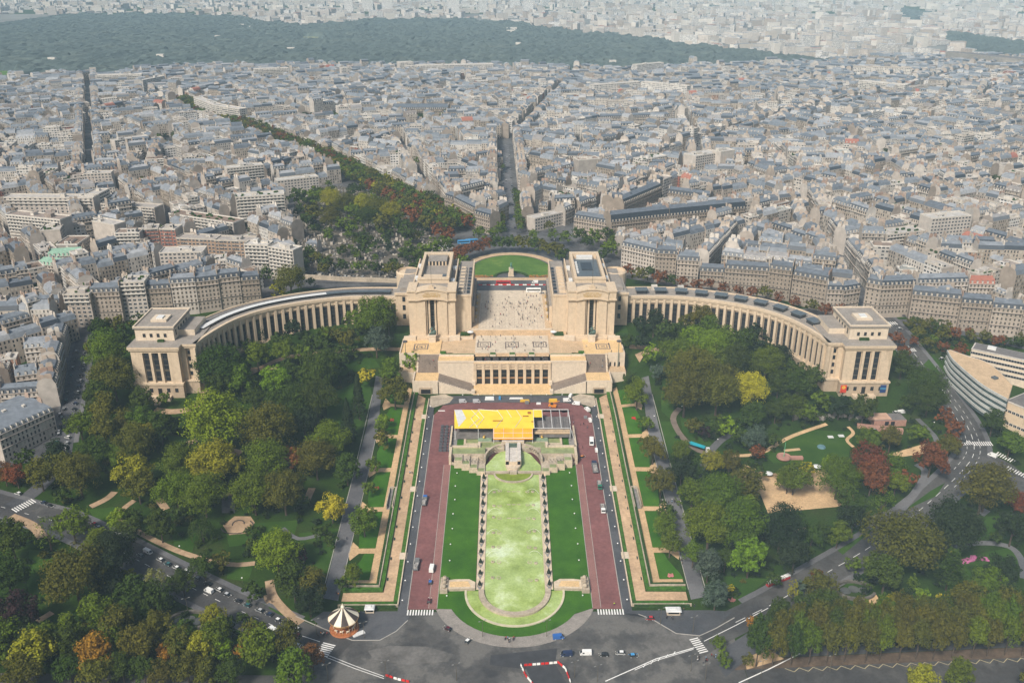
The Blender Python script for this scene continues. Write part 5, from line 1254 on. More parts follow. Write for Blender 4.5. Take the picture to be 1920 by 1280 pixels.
p = G(1036, 763); r = thing('digger', 'orange telescopic digger behind the yellow stage', 'digger', (p[0], p[1], p[2]+.2))
b = MB(); b.obox(p[0], p[1], p[2]+.6, p[2]+1.8, 5, 2.2, -.3); b.build('body', PAINT['orange'], r); b = MB(); b.obox(p[0]-.5, p[1]+.2, p[2]+1.8, p[2]+2.9, 1.5, 1.5, -.3); b.build('cab', m_carglass, r)
b = MB(); b.tube((p[0]-2, p[1]+1, p[2]+2), (p[0]+4.5, p[1]+2.2, p[2]+3.2), .35, .25, 6); b.build('boom', PAINT['orange'], r)
for dx in (-1.7, 1.7):
    for dy in (-1.1, 1.1): o = bpy.data.objects.new('wheel', VP['lorry'][4][1]); COL.objects.link(o); o.parent = r; o.location = (dx, dy, .5)
for px, py, l, w, h, c, lab in ((1037, 753, 5.6, 2.2, 1.6, 'yellow', 'long yellow crate in the works row'), (984, 753, 6.2, 1.4, 1.2, 'yellow', 'yellow pipe bundle in the works row'), (918, 749, 6, 2.4, 1.5, 'white', 'flat white container in the works row'), (968, 748, 9, .9, .8, 'white', 'long white beam in the works row'), (988, 757, 2.6, 1.6, 1.6, 'grey', 'grey skip in the works row'), (1010, 758, 3, 1.2, 1.0, 'white', 'white sacks in the works row'), (828, 771, 4.5, .4, .4, 'white', 'white beam lying on the left plaza'), (1098, 783, 2.2, 3.4, .5, 'grey', 'grey pallet stack on the right plaza'), (937, 749, 1.4, 1.2, 2, 'sky', 'small blue cabin in the works row')):
    p = G(px, py); b = MB(); b.obox(p[0], p[1], p[2]+.2, p[2]+.3, l, w, .0); b.obox(p[0], p[1], p[2]+.34, p[2]+.3+h, l*.96, w*.94, 0, taper=.94); tag(b.build('works_crate', PAINT[c]), lab, 'crate', 'works gear behind the stage')
k = 0
for i, x in enumerate((830, 838, 847)):
    for j in range(9):
        p = G(x-j*.55, 801+j*5.6); b = MB(); b.obox(p[0], p[1], p[2]+.15, p[2]+1.2, 2.0, 1.5, 0); b.obox(p[0], p[1], p[2]+1.2, p[2]+1.5, 1.4, 1.1, 0); k += 1
        tag(b.build('equipment_case', M('case_grey', (.085, .085, .095), .6, .3, .8)), 'dark grey case, %s from the back in column %s from the left beside the stage' % (nth(j), nth(i)), 'case', 'equipment cases left of the stage')
# buses on the place behind
for px, py, a, c, lab in ((893, 467, .6, 'white', 'white coach behind the left central pavilion'), (870, 457, .2, 'sky', 'blue coach behind the oval lawn trees'), (885, 455, .2, 'sky', 'second blue coach behind the oval lawn trees')):
    vehicle('coach', px-60 if px > 890 else px, py, a, c, lab, None, 'coaches on the upper place')
vehicle('coach', 944, 534, 0, 'red', 'red and white open bus behind the esplanade', None, 'coaches on the upper place'); vehicle('coach', 1000, 548, pi, 'white', 'white bus at the head of the esplanade', None, 'coaches on the upper place'); vehicle('van', 1003, 531, pi, 'white', 'white van beyond the red and white barriers', None, 'coaches on the upper place')
for k, (px, py, c) in enumerate(((1047, 466, 'white'), (1040, 452, 'white'), (1035, 450, 'silver'), (1057, 470, 'silver'), (1063, 473, 'white'), (1068, 475, 'navy'), (1075, 476, 'black'), (855, 480, 'white'), (860, 470, 'silver'), (1016, 552, 'silver'), (893, 551, 'white'))):
    vehicle('car', px, py, .5+.3*k, c, '%s car on the upper place, number %s from the left by the ring trees' % (c, nth(k)) if False else '%s car, %s in the scatter of cars on the upper place' % (c, nth(k)), None, 'cars on the upper place')
for k, (px, py, c) in enumerate(((593, 513, 'silver'), (604, 515, 'white'), (636, 519, 'navy'), (648, 520, 'white'), (664, 521, 'grey'), (680, 522, 'silver'), (718, 524, 'black'), (730, 524, 'grey'), (744, 523, 'white'))):
    vehicle('car', px, py, -.1, c, '%s car, %s from the left in the street below the cemetery wall' % (c, nth(k)), None, 'cars below the cemetery')
# red and white tourist train
p0 = GX(1437, 1101); p1 = GX(1480, 1083); a = atan2(p1[1]-p0[1], p1[0]-p0[0])
r = thing('tourist_train', 'red and white tourist road train on the right avenue', 'road train', (p0[0], p0[1], T(*p0)+.3), None, a)
L = hypot(p1[0]-p0[0], p1[1]-p0[1])
for k in range(4):
    b = MB(); x = L*(k+.5)/4; l = L/4*.86; b.box(x-l/2, x+l/2, -.8, .8, .4, 1.3, 0); b.box(x-l/2, x+l/2, -.95, .95, 2.2, 2.45, 1)
    for dx in (-l/2+.1, 0, l/2-.1):
        for dy in (-.75, .75): b.box(x+dx-.05, x+dx+.05, dy-.05, dy+.05, 1.3, 2.2, 1)
    o = b.build('carriage' if k else 'engine', [PAINT['red'], PAINT['white']]); o.parent = r
# ------------------------------------------------------------------ people
def person_mesh(i):
    rr = random.Random(i); st = rr.uniform(.05, .28); h = rr.uniform(.95, 1.03); arm = rr.uniform(-.15, .2)
    V = [(0, 0, .95), (0, 0, 1.2), (0, 0, 1.42), (0, .01, 1.52), (0, .02, 1.66), (0, .02, 1.76),
         (.10, 0, .9), (.11, st*.5, .5), (.11, -st*.2+st, .08), (.11, st+.1, .04), (-.10, 0, .9), (-.11, -st*.3, .5), (-.11, -st, .1), (-.11, -st+.12, .04),
         (.2, 0, 1.40), (.26, -.02, 1.12), (.25, .08+arm, .88), (.25, .1+arm, .80), (-.2, 0, 1.40), (-.26, .02, 1.12), (-.25, .1-arm, .88), (-.25, .12-arm, .80)]
    R = [.15, .13, .12, .05, .10, .07, .10, .07, .05, .04, .10, .07, .05, .04, .07, .05, .04, .035, .07, .05, .04, .035]
    E = [(0, 1), (1, 2), (2, 3), (3, 4), (4, 5), (0, 6), (6, 7), (7, 8), (8, 9), (0, 10), (10, 11), (11, 12), (12, 13), (2, 14), (14, 15), (15, 16), (16, 17), (2, 18), (18, 19), (19, 20), (20, 21)]
    me = bpy.data.meshes.new('person'); me.from_pydata([(x*h, y*h, z*h) for x, y, z in V], E, []); o = bpy.data.objects.new('person', me); COL.objects.link(o)
    md = o.modifiers.new('s', 'SKIN')
    for k, sv in enumerate(me.skin_vertices[0].data): sv.radius = (R[k], R[k]*.85); sv.use_root = (k == 0)
    dg = bpy.context.evaluated_depsgraph_get(); m2 = bpy.data.meshes.new_from_object(o.evaluated_get(dg)); m2.name = 'person'
    bpy.data.objects.remove(o); m2.materials.clear()
    for m in (M('cloth', (.05, .05, .06)), M('trousers', (.03, .035, .05), .9), M('skin', (.42, .25, .18), .6), M('hair', (.03, .02, .015), .7)): m2.materials.append(m)
    for p in m2.polygons:
        z = p.center.z/h; x = abs(p.center.x)
        p.material_index = 3 if z > 1.68 or (z > 1.58 and p.center.y < -.02) else 2 if z > 1.5 or (x > .2 and z < .9) else 1 if z < .98 and x < .2 else 0
    return m2
PM = [person_mesh(i) for i in range(6)]
CL = {n: M('coat_'+n, c, .9, .1, 3) for n, c in (('black', (.015, .015, .018)), ('dark blue', (.02, .03, .07)), ('white', (.6, .6, .58)), ('red', (.35, .03, .03)), ('grey', (.15, .15, .16)), ('brown', (.10, .06, .035)), ('light blue', (.2, .3, .42)), ('orange', (.6, .2, .03)), ('yellow-green', (.5, .75, .03)))}
def person(x, y, z, coat, where, grp, rz=None):
    o = bpy.data.objects.new('person', cs.choice(PM)); COL.objects.link(o); o.location = (x, y, z); o.rotation_euler = (0, 0, cs.uniform(0, 6.28) if rz is None else rz)
    o.material_slots[0].link = 'OBJECT'; o.material_slots[0].material = CL[coat]
    tag(o, 'person in a %s coat %s' % (coat, where), 'person', 'people in %s %s' % (coat, grp))
DARK = ['black', 'black', 'dark blue', 'grey', 'brown', 'black', 'white', 'red', 'light blue']
for k in range(95):
    x = AX+(cs.gauss(12, 7) if k % 3 == 0 else cs.uniform(-20, 22)); y = cs.uniform(590, 645) if k % 2 else cs.gauss(640, 10)
    if abs(x-AX) > 24 or y < 589 or y > 664: continue
    person(x, y, 33.2, cs.choice(DARK), 'standing on the esplanade paving', 'on the esplanade')
for k in range(46): person(AX+cs.uniform(-24, 24), cs.uniform(557, 585), 29.4, cs.choice(DARK), 'on the mosaic terrace above the theatre', 'on the mosaic terrace')
for k in range(22): person(AX+cs.uniform(-23, 23), cs.uniform(545.5, 551.5), 28.05, cs.choice(DARK), 'leaning at the balustrade over the theatre front', 'at the balustrade')
for s in (-1, 1):
    for k in range(3): person(AX+s*cs.uniform(50, 73), cs.uniform(556, 577), 29.0, cs.choice(DARK), 'on the %s outer terrace' % side(s), 'on the %s outer terrace' % side(s))
    for k in range(3): person(AX+s*cs.uniform(50, 61), 545.2+1.6*(k+1), 21.4+1.43*(k+1), cs.choice(DARK), 'on the %s flight of stairs' % side(s), 'on the %s stairs' % side(s))
for k in range(9): person(AX+cs.uniform(26, 34), cs.uniform(592, 600)-8, 31.0, cs.choice(DARK), 'by the right souvenir parasol', 'by the right parasol'); person(AX-cs.uniform(26, 34), cs.uniform(592, 600)-8, 31.0, cs.choice(DARK), 'by the left souvenir parasol', 'by the left parasol')
def folk(px, py, n, where, grp, sp=2.0, coats=None):
    for k in range(n):
        p = G(px, py); x = p[0]+cs.uniform(-sp, sp); y = p[1]+cs.uniform(-sp*.7, sp*.7); person(x, y, T(x, y)+.25, cs.choice(coats or DARK), where, grp)
folk(607, 1194, 7, 'waiting at the left avenue crossing', 'at the left crossing', 2.2); folk(604, 1189, 1, 'waiting at the left avenue crossing', 'at the left crossing', .5, ['orange'])
folk(1316, 1240, 10, 'crossing by the right zebra', 'at the right zebra', 2.6); folk(1340, 1232, 5, 'under the small trees right of the zebra', 'under the small trees'); folk(955, 1200, 9, 'at the viewing point on the lawn foot pavement', 'at the lawn foot', 2.4)
folk(1258, 948, 26, 'in the crowd on the right asphalt walk', 'in the walk crowd', 6); folk(770, 887, 3, 'walking on the left lower gravel walk', 'on the left gravel walk', 1.6); folk(673, 1150, 1, 'in a bright vest beside the carousel', 'beside the carousel', .3, ['yellow-green']); folk(1152, 1135, 1, 'in a bright vest at the right red road zebra', 'at the red road zebra', .3, ['yellow-green'])
folk(632, 1115, 2, 'at the foot of the left asphalt walk', 'at the walk foot', 1, ['orange', 'brown']); folk(651, 1012, 1, 'on the left asphalt walk', 'on the left walk', .5, ['dark blue']); folk(1280, 1055, 3, 'on the right asphalt walk near the steps', 'near the right steps', 2); folk(1088, 800, 4, 'walking down the right plaza', 'on the right plaza', 5); folk(1083, 838, 5, 'beside the stage fence on the right', 'beside the stage', 4); folk(1290, 1140, 4, 'on the steps by the right kiosk', 'by the right kiosk', 3); folk(1255, 1162, 4, 'queuing before the right kiosk', 'at the right kiosk', 1.6)
for s in (-1, 1):
    x = AX+s*29; r = thing('parasol', 'white souvenir parasol before the %s central pavilion' % side(s), 'parasol', (x, 584, 31), 'souvenir parasols'); b = MB(); b.tube((x, 584, 31), (x, 584, 33.6), .07, .07, 6); b.build('pole', m_bars, r); b = MB(); b.lathe([(2.3, 33.1), (1.2, 33.7), (.1, 34.0)], 12, (x, 584, 0)); b.build('canopy', m_zinc_w, r)
# ------------------------------------------------------------------ trees
def leaf_mat(name, col, var=.35, rnd=.35):
    m, nt, b = new_mat('leaves_'+name)
    f = noise(nt, .55, 4, rough=.7); f2 = noise(nt, 2.3, 2)
    lo = tuple(c*(1-var) for c in col); hi = (min(1, col[0]*(1+var*1.5)), min(1, col[1]*(1+var*1.1)), col[2]*(1+var*.6))
    c = ramp(nt, f, [(.3, lo), (.7, hi)])
    c = mixc(nt, 1, c, ramp(nt, f2, [(.3, .75), (.7, 1.25)]), 'MULTIPLY')
    oi = nt.nodes.new('ShaderNodeObjectInfo'); hs = nt.nodes.new('ShaderNodeHueSaturation')
    nt.links.new(math_n(nt, 'MULTIPLY_ADD', oi.outputs['Random'], .035, .4825), hs.inputs['Hue'])
    r2 = math_n(nt, 'FRACT', math_n(nt, 'MULTIPLY', oi.outputs['Random'], 17.31))
    nt.links.new(math_n(nt, 'MULTIPLY_ADD', r2, rnd, 1-rnd*.5), hs.inputs['Value']); nt.links.new(c, hs.inputs['Color'])
    nt.links.new(hs.outputs['Color'], b.inputs['Base Color'])
    b.inputs['Roughness'].default_value = .75; b.inputs['Specular IOR Level'].default_value = .2
    return m
LEAF = {k: (leaf_mat(n.replace(' ', '_'), c), n) for k, n, c in (
    ('d', 'dark green', (.031, .056, .003)), ('g', 'mid green', (.066, .108, .003)), ('l', 'fresh green', (.115, .19, .005)),
    ('y', 'yellow-green', (.170, .175, .008)), ('Y', 'bright yellow', (.30, .27, .012)), ('o', 'golden orange', (.24, .115, .010)),
    ('b', 'rust brown', (.125, .043, .013)), ('n', 'olive', (.072, .076, .006)), ('c', 'blue-grey', (.050, .078, .056)),
    ('p', 'dark purple', (.022, .010, .012)), ('k', 'blackish green', (.012, .025, .006)), ('w', 'pale willow green', (.16, .165, .05)))}
m_bark = M('bark', (.075, .055, .040), .9, .3, .8, fine=3)

def quads_mesh(name, C, Nn, S, rs):
    """one mesh of leaf quads: centres C, normals Nn, half sizes S"""
    n = len(C)
    Nn = Nn/np.linalg.norm(Nn, axis=1, keepdims=True)
    ref = rs.normal(size=(n, 3)); U = np.cross(Nn, ref); U /= np.linalg.norm(U, axis=1, keepdims=True); W = np.cross(Nn, U)
    S1 = S[:, None]; S2 = (S*rs.uniform(.55, 1.0, n))[:, None]
    V = np.stack([C-U*S1-W*S2*.6, C+U*S1*.7-W*S2, C+U*S1+W*S2*.6, C-U*S1*.7+W*S2], 1).reshape(-1, 3)
    me = bpy.data.meshes.new(name)
    me.vertices.add(4*n); me.vertices.foreach_set('co', V.astype('f').ravel())
    me.loops.add(4*n); me.loops.foreach_set('vertex_index', np.arange(4*n, dtype='i'))
    me.polygons.add(n); me.polygons.foreach_set('loop_start', np.arange(0, 4*n, 4, dtype='i')); me.polygons.foreach_set('loop_total', np.full(n, 4, dtype='i'))
    me.update(calc_edges=True)
    return me
def crown_points(rs, n, shape='round', clumps=46):
    C = []; Nn = []
    if shape in ('round', 'tall', 'spread', 'sparse'):
        k = 0; cs = []
        while len(cs) < clumps:
            d = rs.normal(size=3); d /= np.linalg.norm(d)
            if d[2] < -.55: continue
            cs.append((d*rs.uniform(.46, .90), rs.uniform(.15, .36)))
        core = .16
        per = int(n*(1-core)/clumps)
        for c, r in cs:
            d = rs.normal(size=(per, 3)); d += (c/np.linalg.norm(c))*.75; d /= np.linalg.norm(d, axis=1, keepdims=True)
            rr = r*rs.uniform(.55, 1.18, per)[:, None]*(1, 1, .85)
            C.append(c+d*rr); Nn.append(d+rs.normal(size=(per, 3))*.45+(0, 0, .25))
        k = int(n*core); d = rs.normal(size=(k, 3)); d /= np.linalg.norm(d, axis=1, keepdims=True)
        C.append(d*rs.uniform(.25, .62, k)[:, None]); Nn.append(d+rs.normal(size=(k, 3))*.3)
    elif shape == 'cone':
        t = rs.uniform(0, 1, n)**.75; a = rs.uniform(0, 2*pi, n)
        lob = 1+.18*np.sin(a*5+t*23)+.12*np.sin(t*60)
        r = (1-t)**.85*.62*lob*rs.uniform(.7, 1.05, n)
        C.append(np.stack([r*np.cos(a), r*np.sin(a), -1+2*t*1.1], 1)); Nn.append(np.stack([np.cos(a), np.sin(a), .7+0*a], 1)+rs.normal(size=(n, 3))*.4)
    elif shape == 'tiers':
        for z, R in ((-.55, .95), (-.25, 1.0), (.05, .88), (.32, .68), (.58, .45), (.82, .24)):
            nb = max(5, int(9*R)); per = int(n/6/nb)
            for b in range(nb):
                a = 2*pi*(b+rs.uniform(-.3, .3))/nb; L = R*rs.uniform(.7, 1.1)
                t = rs.uniform(.1, 1, per); w = .17*(1-.4*t); u = rs.normal(size=per)*w
                x = t*L*cos(a)-u*sin(a); y = t*L*sin(a)+u*cos(a)
                C.append(np.stack([x, y, z-.16*t*t+rs.normal(size=per)*.025], 1)); Nn.append(np.tile([0, 0, 1.0], (per, 1))+rs.normal(size=(per, 3))*.4)
    elif shape == 'weep':
        for k in range(60):
            d = rs.normal(size=3); d /= np.linalg.norm(d); d[2] = abs(d[2]); p0 = d*(.75, .75, .9)*rs.uniform(.6, 1)
            per = n//60; t = rs.uniform(0, 1, per); L = rs.uniform(.5, 1.2)
            C.append(np.stack([p0[0]*(1+.35*t), p0[1]*(1+.35*t), p0[2]-t*L], 1)+rs.normal(size=(per, 3))*.035); Nn.append(np.tile([d[0], d[1], .5], (per, 1))+rs.normal(size=(per, 3))*.4)
    return np.concatenate(C), np.concatenate(Nn)
CROWN = {}
def crowns(key, shape, n, count, size, clumps=46):
    CROWN[key] = []
    for i in range(count):
        rs = np.random.RandomState(100+len(CROWN)*17+i); C, Nn = crown_points(rs, n, shape, clumps)
        sq = rs.uniform(.86, 1.12, 2); C = C*(sq[0], sq[1], 1)
        CROWN[key].append(quads_mesh('crown_'+key, C, Nn, rs.uniform(.55, 1.15, len(C))*size, rs))
crowns('round', 'round', 3400, 9, .050, 52); crowns('big', 'round', 9000, 3, .032, 110); crowns('tall', 'tall', 3200, 4, .052, 60)
crowns('sparse', 'sparse', 620, 2, .045, 26); crowns('cone', 'cone', 1800, 2, .06); crowns('tiers', 'tiers', 2600, 2, .05); crowns('weep', 'weep', 2600, 2, .035)
TRUNK = []
for i in range(3):
    rr = random.Random(i); mb = MB(); mb.tube((0, 0, -.3), (0, 0, .62), .055, .036, 7)
    for k in range(5):
        a = k*1.26+rr.random(); z = .45+.04*k; mb.tube((0, 0, z), (.26*cos(a), .26*sin(a), z+.30), .026, .010, 5)
    o = mb.build('trunk', m_bark); TRUNK.append(o.data); bpy.data.objects.remove(o)

LANDMARKS = [('the left end pavilion', 285, 735), ('the right end pavilion', 1630, 735), ('the round sandpit', 445, 985), ('the striped carousel', 646, 1165), ('the avenue zebra crossing at left', 45, 950),
    ('the kerb of the left street', 140, 760), ('the parked white coach', 228, 1010), ('the left stepped rock basin', 365, 1165), ('the left asphalt walk', 680, 870), ('the left gravel terrace', 745, 700),
    ('the right gravel terrace', 1180, 760), ('the right asphalt walk', 1235, 820), ('the fountain boat playground', 1470, 870), ('the sandy playground', 1520, 930), ('the brick pavilion', 1610, 790),
    ('the avenue bend', 1800, 850), ('the red tourist train', 1455, 1090), ('the round stone basin', 1600, 1105), ('the pink flower bed', 1825, 1048), ('the quay zigzag line', 1700, 1265), ('the bottom left corner', 60, 1270),
    ('the right white kiosk', 1262, 1145), ('the left curved colonnade', 560, 640), ('the right curved colonnade', 1380, 620), ('the oval lawn statue', 958, 505), ('the curved office block', 1830, 700),
    ('the cemetery graves', 690, 470), ('the stairs under the left colonnade', 700, 640), ('the left avenue lorries', 400, 1110), ('the white glass office behind the left wing', 520, 520)]
TREES = []

def tree(px, py, rpx, kind, form='round', hz=1.0, trunk=None):
    """crown centre and crown radius as they appear in the photograph; the tree stands on the slope below"""
    up = 8.0
    for _ in range(4):
        x, y, z = G(px, py, up); r = rpx*depth_of(x, y, z)/F
        rz = r*hz; tk = (1.2+.35*r if trunk is None else trunk); up = tk+rz*.92
    x, y, z = G(px, py, up); base = T(x, y)
    place_tree(x, y, base, r, rz, tk, kind, form, px, py)
SPECS = []
def place_tree(x, y, base, r, rz, tk, kind, form, px=None, py=None):
    k = 1.22 if r > 2 else 1.0
    SPECS.append((x, y, base, r*k, rz*k, tk, kind, form, px, py))
def make_tree(x, y, base, r, rz, tk, kind, form, px=None, py=None):
    if form == 'round' and r > 10.5: form = 'big'
    rr = random.Random(len(TREES)*7+1)
    root = thing('tree', '', 'tree', (x, y, base), 'trees of the park and the avenues', rr.uniform(0, 6.28))
    cm = rr.choice(CROWN[form]); key = (cm.name, kind)
    c = bpy.data.objects.new('crown', cm); COL.objects.link(c); c.parent = root
    if not cm.materials: cm.materials.append(LEAF['g'][0])
    c.material_slots[0].link = 'OBJECT'; c.material_slots[0].material = LEAF[kind][0]
    c.location = (0, 0, tk+rz*.92); c.scale = (r, r, rz)
    t = bpy.data.objects.new('trunk', rr.choice(TRUNK)); COL.objects.link(t); t.parent = root
    if not t.data.materials: t.data.materials.append(m_bark)
    hh = tk+rz*1.0; t.scale = (r*1.0+1.2, r*1.0+1.2, hh)
    if px is None: px, py = proj(x, y, base+tk+rz)
    TREES.append((root, kind, form, r, x, y, px, py))
FORMW = {'round': 'broad', 'big': 'huge domed', 'tall': 'tall oval', 'sparse': 'thin-leaved', 'cone': 'pointed', 'tiers': 'layered', 'weep': 'weeping'}
TL = '''
198 665 30 g;212 710 34 n;185 745 26 d;265 752 20 d;308 750 12 g;200 772 27 n;150 800 24 g;196 806 24 n;232 790 18 n;262 790 21 g;300 803 25 d;250 832 31 n;274 815 18 y;175 848 25 d;226 856 20 g;108 850 22 k;
48 862 17 d;8 888 18 b;30 892 18 b;75 890 25 n;112 880 26 n;146 892 33 n;250 888 29 y;258 914 25 n;338 868 31 g;402 874 39 y;330 922 31 g;382 930 34 g;405 797 50 l;325 800 15 d;412 690 36 d;412 725 22 d;452 712 25 g;355 842 16 d;470 926 29 g;
482 668 21 g;535 660 21 g;515 715 23 l;475 752 19 d;505 766 15 c;548 757 33 d;592 752 33 d;600 697 34 d;632 690 17 d;688 707 14 Y;660 703 7 k;705 640 23 c;733 695 21 g;740 737 25 n;772 683 14 l tall 1.5;672 750 20 k cone 1.7;652 792 22 k cone 1.4;
502 812 43 n;618 830 33 g;570 792 24 k;498 864 33 g;550 862 20 b;592 862 31 n;650 880 24 d;475 924 35 g;532 924 35 n;622 953 22 Y;718 790 11 l;715 803 12 g;718 826 16 n;698 873 13 g;690 916 12 g;682 976 25 g;
487 666 15 k;551 620 16 k;492 632 6 k cone 3;611 628 13 g;463 648 10 d;704 597 34 g;728 603 20 n;657 638 17 n;680 615 15 d;580 640 12 d;640 630 12 n;525 640 14 d;195 640 22 g;188 622 20 d;232 634 13 d;215 611 17 n;262 607 15 d;326 597 14 d;170 655 14 n;
544 527 24 n;522 545 13 y;500 519 12 d tall 1.5;582 530 8 d;
20 1012 32 d;90 1002 26 g sparse;135 986 27 g;185 1017 32 g tiers .7;222 977 19 l;242 995 20 d;214 1035 34 k;140 1087 48 n;14 1085 34 d;30 1150 34 p;25 1200 31 k;205 1082 32 k;240 1078 12 y;290 1088 23 w weep;250 1122 34 d;290 1127 29 d;178 1152 31 g;130 1182 28 g tiers 1.1;342 1092 20 d;
400 1160 20 y tall 1.2;425 1168 13 k;222 1184 36 n;262 1162 21 d;295 1177 25 n;345 1198 28 d;178 1228 32 o;62 1228 38 y;0 1238 16 g;40 1268 32 n;128 1254 23 d;180 1265 26 n;315 1224 19 o;228 1252 23 d;268 1257 23 d;300 1264 21 n;375 1217 27 y;415 1217 21 l;350 1252 25 n;390 1260 23 n;450 1222 13 o;480 1208 34 g;432 1260 23 d;378 990 24 d weep;300 986 26 d;382 1062 21 d;415 1052 16 n;
518 1035 34 l;555 1042 17 p;475 1024 11 d;550 1092 32 d;588 1100 27 n;475 1110 17 d;580 1127 25 k;660 1080 18 g;550 1257 34 g;585 1234 23 b;490 1212 31 g;620 1016 13 d;640 1095 12 d;455 1160 12 d sparse;
1217 668 13 l tall 1.7;1232 700 14 c;1272 664 26 g;1335 652 25 l;1340 674 21 g;1295 702 39 n;1328 692 22 n;1285 738 36 n;1345 738 33 n;1360 710 24 n;1378 677 25 d;1408 733 28 Y;1437 684 27 g;1465 667 18 k;1497 722 24 d;1195 740 23 g;1180 711 12 d;1210 797 13 g;1225 844 21 n;1212 832 13 n;1240 904 24 n;1280 847 18 g;1278 882 23 k;1335 867 20 y;1368 867 18 n;1298 802 15 n;1320 810 11 p;1362 802 17 l;1415 782 24 d;1415 822 19 c;1298 932 27 g;1352 932 37 g;1398 912 29 n;1420 850 13 b sparse;1490 897 25 g;
1692 684 21 d;1735 724 31 d;1742 748 27 d;1772 780 14 b;1790 802 15 b;1785 827 15 b;1862 792 20 d;1895 832 21 g;1722 817 17 g;1670 824 21 n;1630 827 21 g;1747 862 27 b;1780 837 19 n;1630 867 27 b;1635 897 26 b;1670 872 21 g;1680 907 19 g;1700 902 17 b;1555 872 14 l;1572 897 33 g;1512 882 13 Y;1478 900 20 g;1845 917 43 n sparse;1852 915 38 n;1905 942 19 b;1590 937 19 d;1610 952 18 d;1655 942 21 g sparse;1620 767 23 d;1575 762 19 k;1540 754 17 g;1500 714 25 d;1530 704 17 d;1490 762 21 d;1460 720 20 d;1455 770 18 d;1515 780 17 g;1550 705 12 d;1700 755 12 d;
1708 608 10 n;1732 610 10 n;1756 612 11 d;1721 627 12 n;1769 627 12 n;1738 645 10 n;1791 627 12 b;1819 630 10 n;1852 634 9 n;1868 640 9 b;1887 640 9 d;1915 636 10 n;1769 651 10 b;1802 656 11 b;1680 638 13 b;1694 664 12 b;1835 648 8 n;1750 640 9 g;1715 640 8 b;
1522 575 11 n;1548 581 11 b;1577 583 12 b;1607 588 11 n;1198 518 13 n;1218 512 10 d;1238 522 13 b;1258 526 10 d;1278 530 10 b;1306 534 10 b;1330 534 10 b;1356 540 9 b;1384 546 9 b;1410 550 10 b;1434 552 12 n;1460 558 9 b;1490 566 9 b;1176 508 11 b;1142 468 15 g;1152 457 12 g;1130 480 10 d;
1257 1019 21 g;1245 982 19 g;1328 1062 25 c;1342 1117 23 c;1330 987 38 g;1390 987 41 g;1405 1047 31 l;1465 992 36 k;1490 1044 28 k;1487 1108 9 y tall 2.2;1507 1102 14 c;1370 1102 8 Y;1412 1168 11 o;1465 1147 19 d;1498 1167 16 g;1347 1209 14 g;1357 1237 13 g;1402 1237 11 n sparse;
1692 1022 53 n;1660 1082 34 d;1785 994 46 k;1782 1067 32 d tiers 1.1;1710 1097 10 g cone 2;1730 1117 12 l;1880 1070 25 k;1852 1092 25 g;1815 1124 27 n;1678 1142 23 y;1768 1132 15 Y;1738 1142 12 Y;1622 1147 17 l;1540 1102 25 n;1532 1084 12 b;1548 1137 28 d;1572 1002 21 g;1882 1127 28 d;1900 992 27 k;1522 1007 19 d;1600 977 25 k;1820 985 20 k;1500 1130 16 d;1600 1060 14 g;1640 1060 20 g;1868 1010 12 d;
1200 612 15 k;1226 606 20 k;1250 622 17 d;1205 642 13 k;1290 606 15 n;1316 596 19 n;1332 616 21 g;1302 640 24 l;1362 640 23 g;1396 640 21 d;1416 626 15 k;1432 652 17 k;1460 664 15 k;1482 692 15 d;1180 642 12 d;1242 648 13 d;1270 620 14 d;
612 652 15 d;570 664 16 g;664 604 17 g;642 664 13 d;540 690 14 d;592 642 15 d;620 625 12 n;520 640 13 d;450 690 16 d;470 720 14 d;430 660 15 d;560 700 14 d;660 660 12 d;
120 930 14 d;330 890 16 d;440 880 18 d;300 920 14 d;520 900 18 d;560 940 16 d;420 850 16 d;340 960 14 d;600 1000 14 d;470 1000 12 d;250 970 14 d;
1300 880 20 d;1330 960 22 d;1400 960 24 g;1440 990 18 d;1540 1000 18 d;1250 960 16 d;1420 890 16 d;1350 800 16 d;1390 820 16 d;1450 830 14 d;1300 1040 20 g;1360 1050 18 d;1450 1090 14 d;
'''
for ln in TL.replace('\n', '').split(';'):
    q = ln.split()
    if len(q) < 4: continue
    form = 'round'; hz = 1.0
    for e in q[4:]:
        if e[0] in '.0123456789': hz = float(e)
        else: form = e
    tree(float(q[0]), float(q[1]), float(q[2]), q[3], form, hz)
rr = random.Random(5)
for row, dy, n, st0, hz, tk in ((0, -2.2, 25, 100, 7.2, 5.2), (1, 5.6, 24, 104, 7.8, 4.6), (2, 13.5, 20, 112, 7.4, 4.0)):
    for k in range(n):                     # plane trees in rows along the quay footway
        x = st0+k*(7.7 if row < 2 else 9.4); yb = 297.4+(x-88)*.0538+dy
        if x > 300: break
        place_tree(x+rr.uniform(-.8, .8), yb+rr.uniform(-.6, .6), T(x, yb), rr.uniform(3.9, 4.7), rr.uniform(hz-.7, hz+.8), tk, rr.choice('nnngd'), 'tall')
for k in range(10):                        # trees on the far side of the quay, their tops at the picture's lower edge
    x = 118+k*15; place_tree(x, 281+rr.uniform(-1, 1), T(x, 281), 5, 6, 3.0 if k in (1, 4, 5) else 1.0, rr.choice('ngly'), 'tall') if k in (3, 4, 6, 7, 8) else None
for k in range(13):
    x = -98-k*14.5; place_tree(x+rr.uniform(-2, 2), 300+rr.uniform(-4, 3), T(x, 300), rr.uniform(5.5, 7), rr.uniform(6.5, 8), 4, rr.choice('nngdg'), 'tall')
for i in range(17):                        # ring of trees behind the oval lawn
    a = radians(18+i*9.0); x = AX+47*cos(a); y = 712+53*sin(a)
    place_tree(x, y, T(x, y), rr.uniform(4.6, 6.2), rr.uniform(4.6, 5.6), 4.2, 'b' if i > 10 else rr.choice('nnd'), 'round')
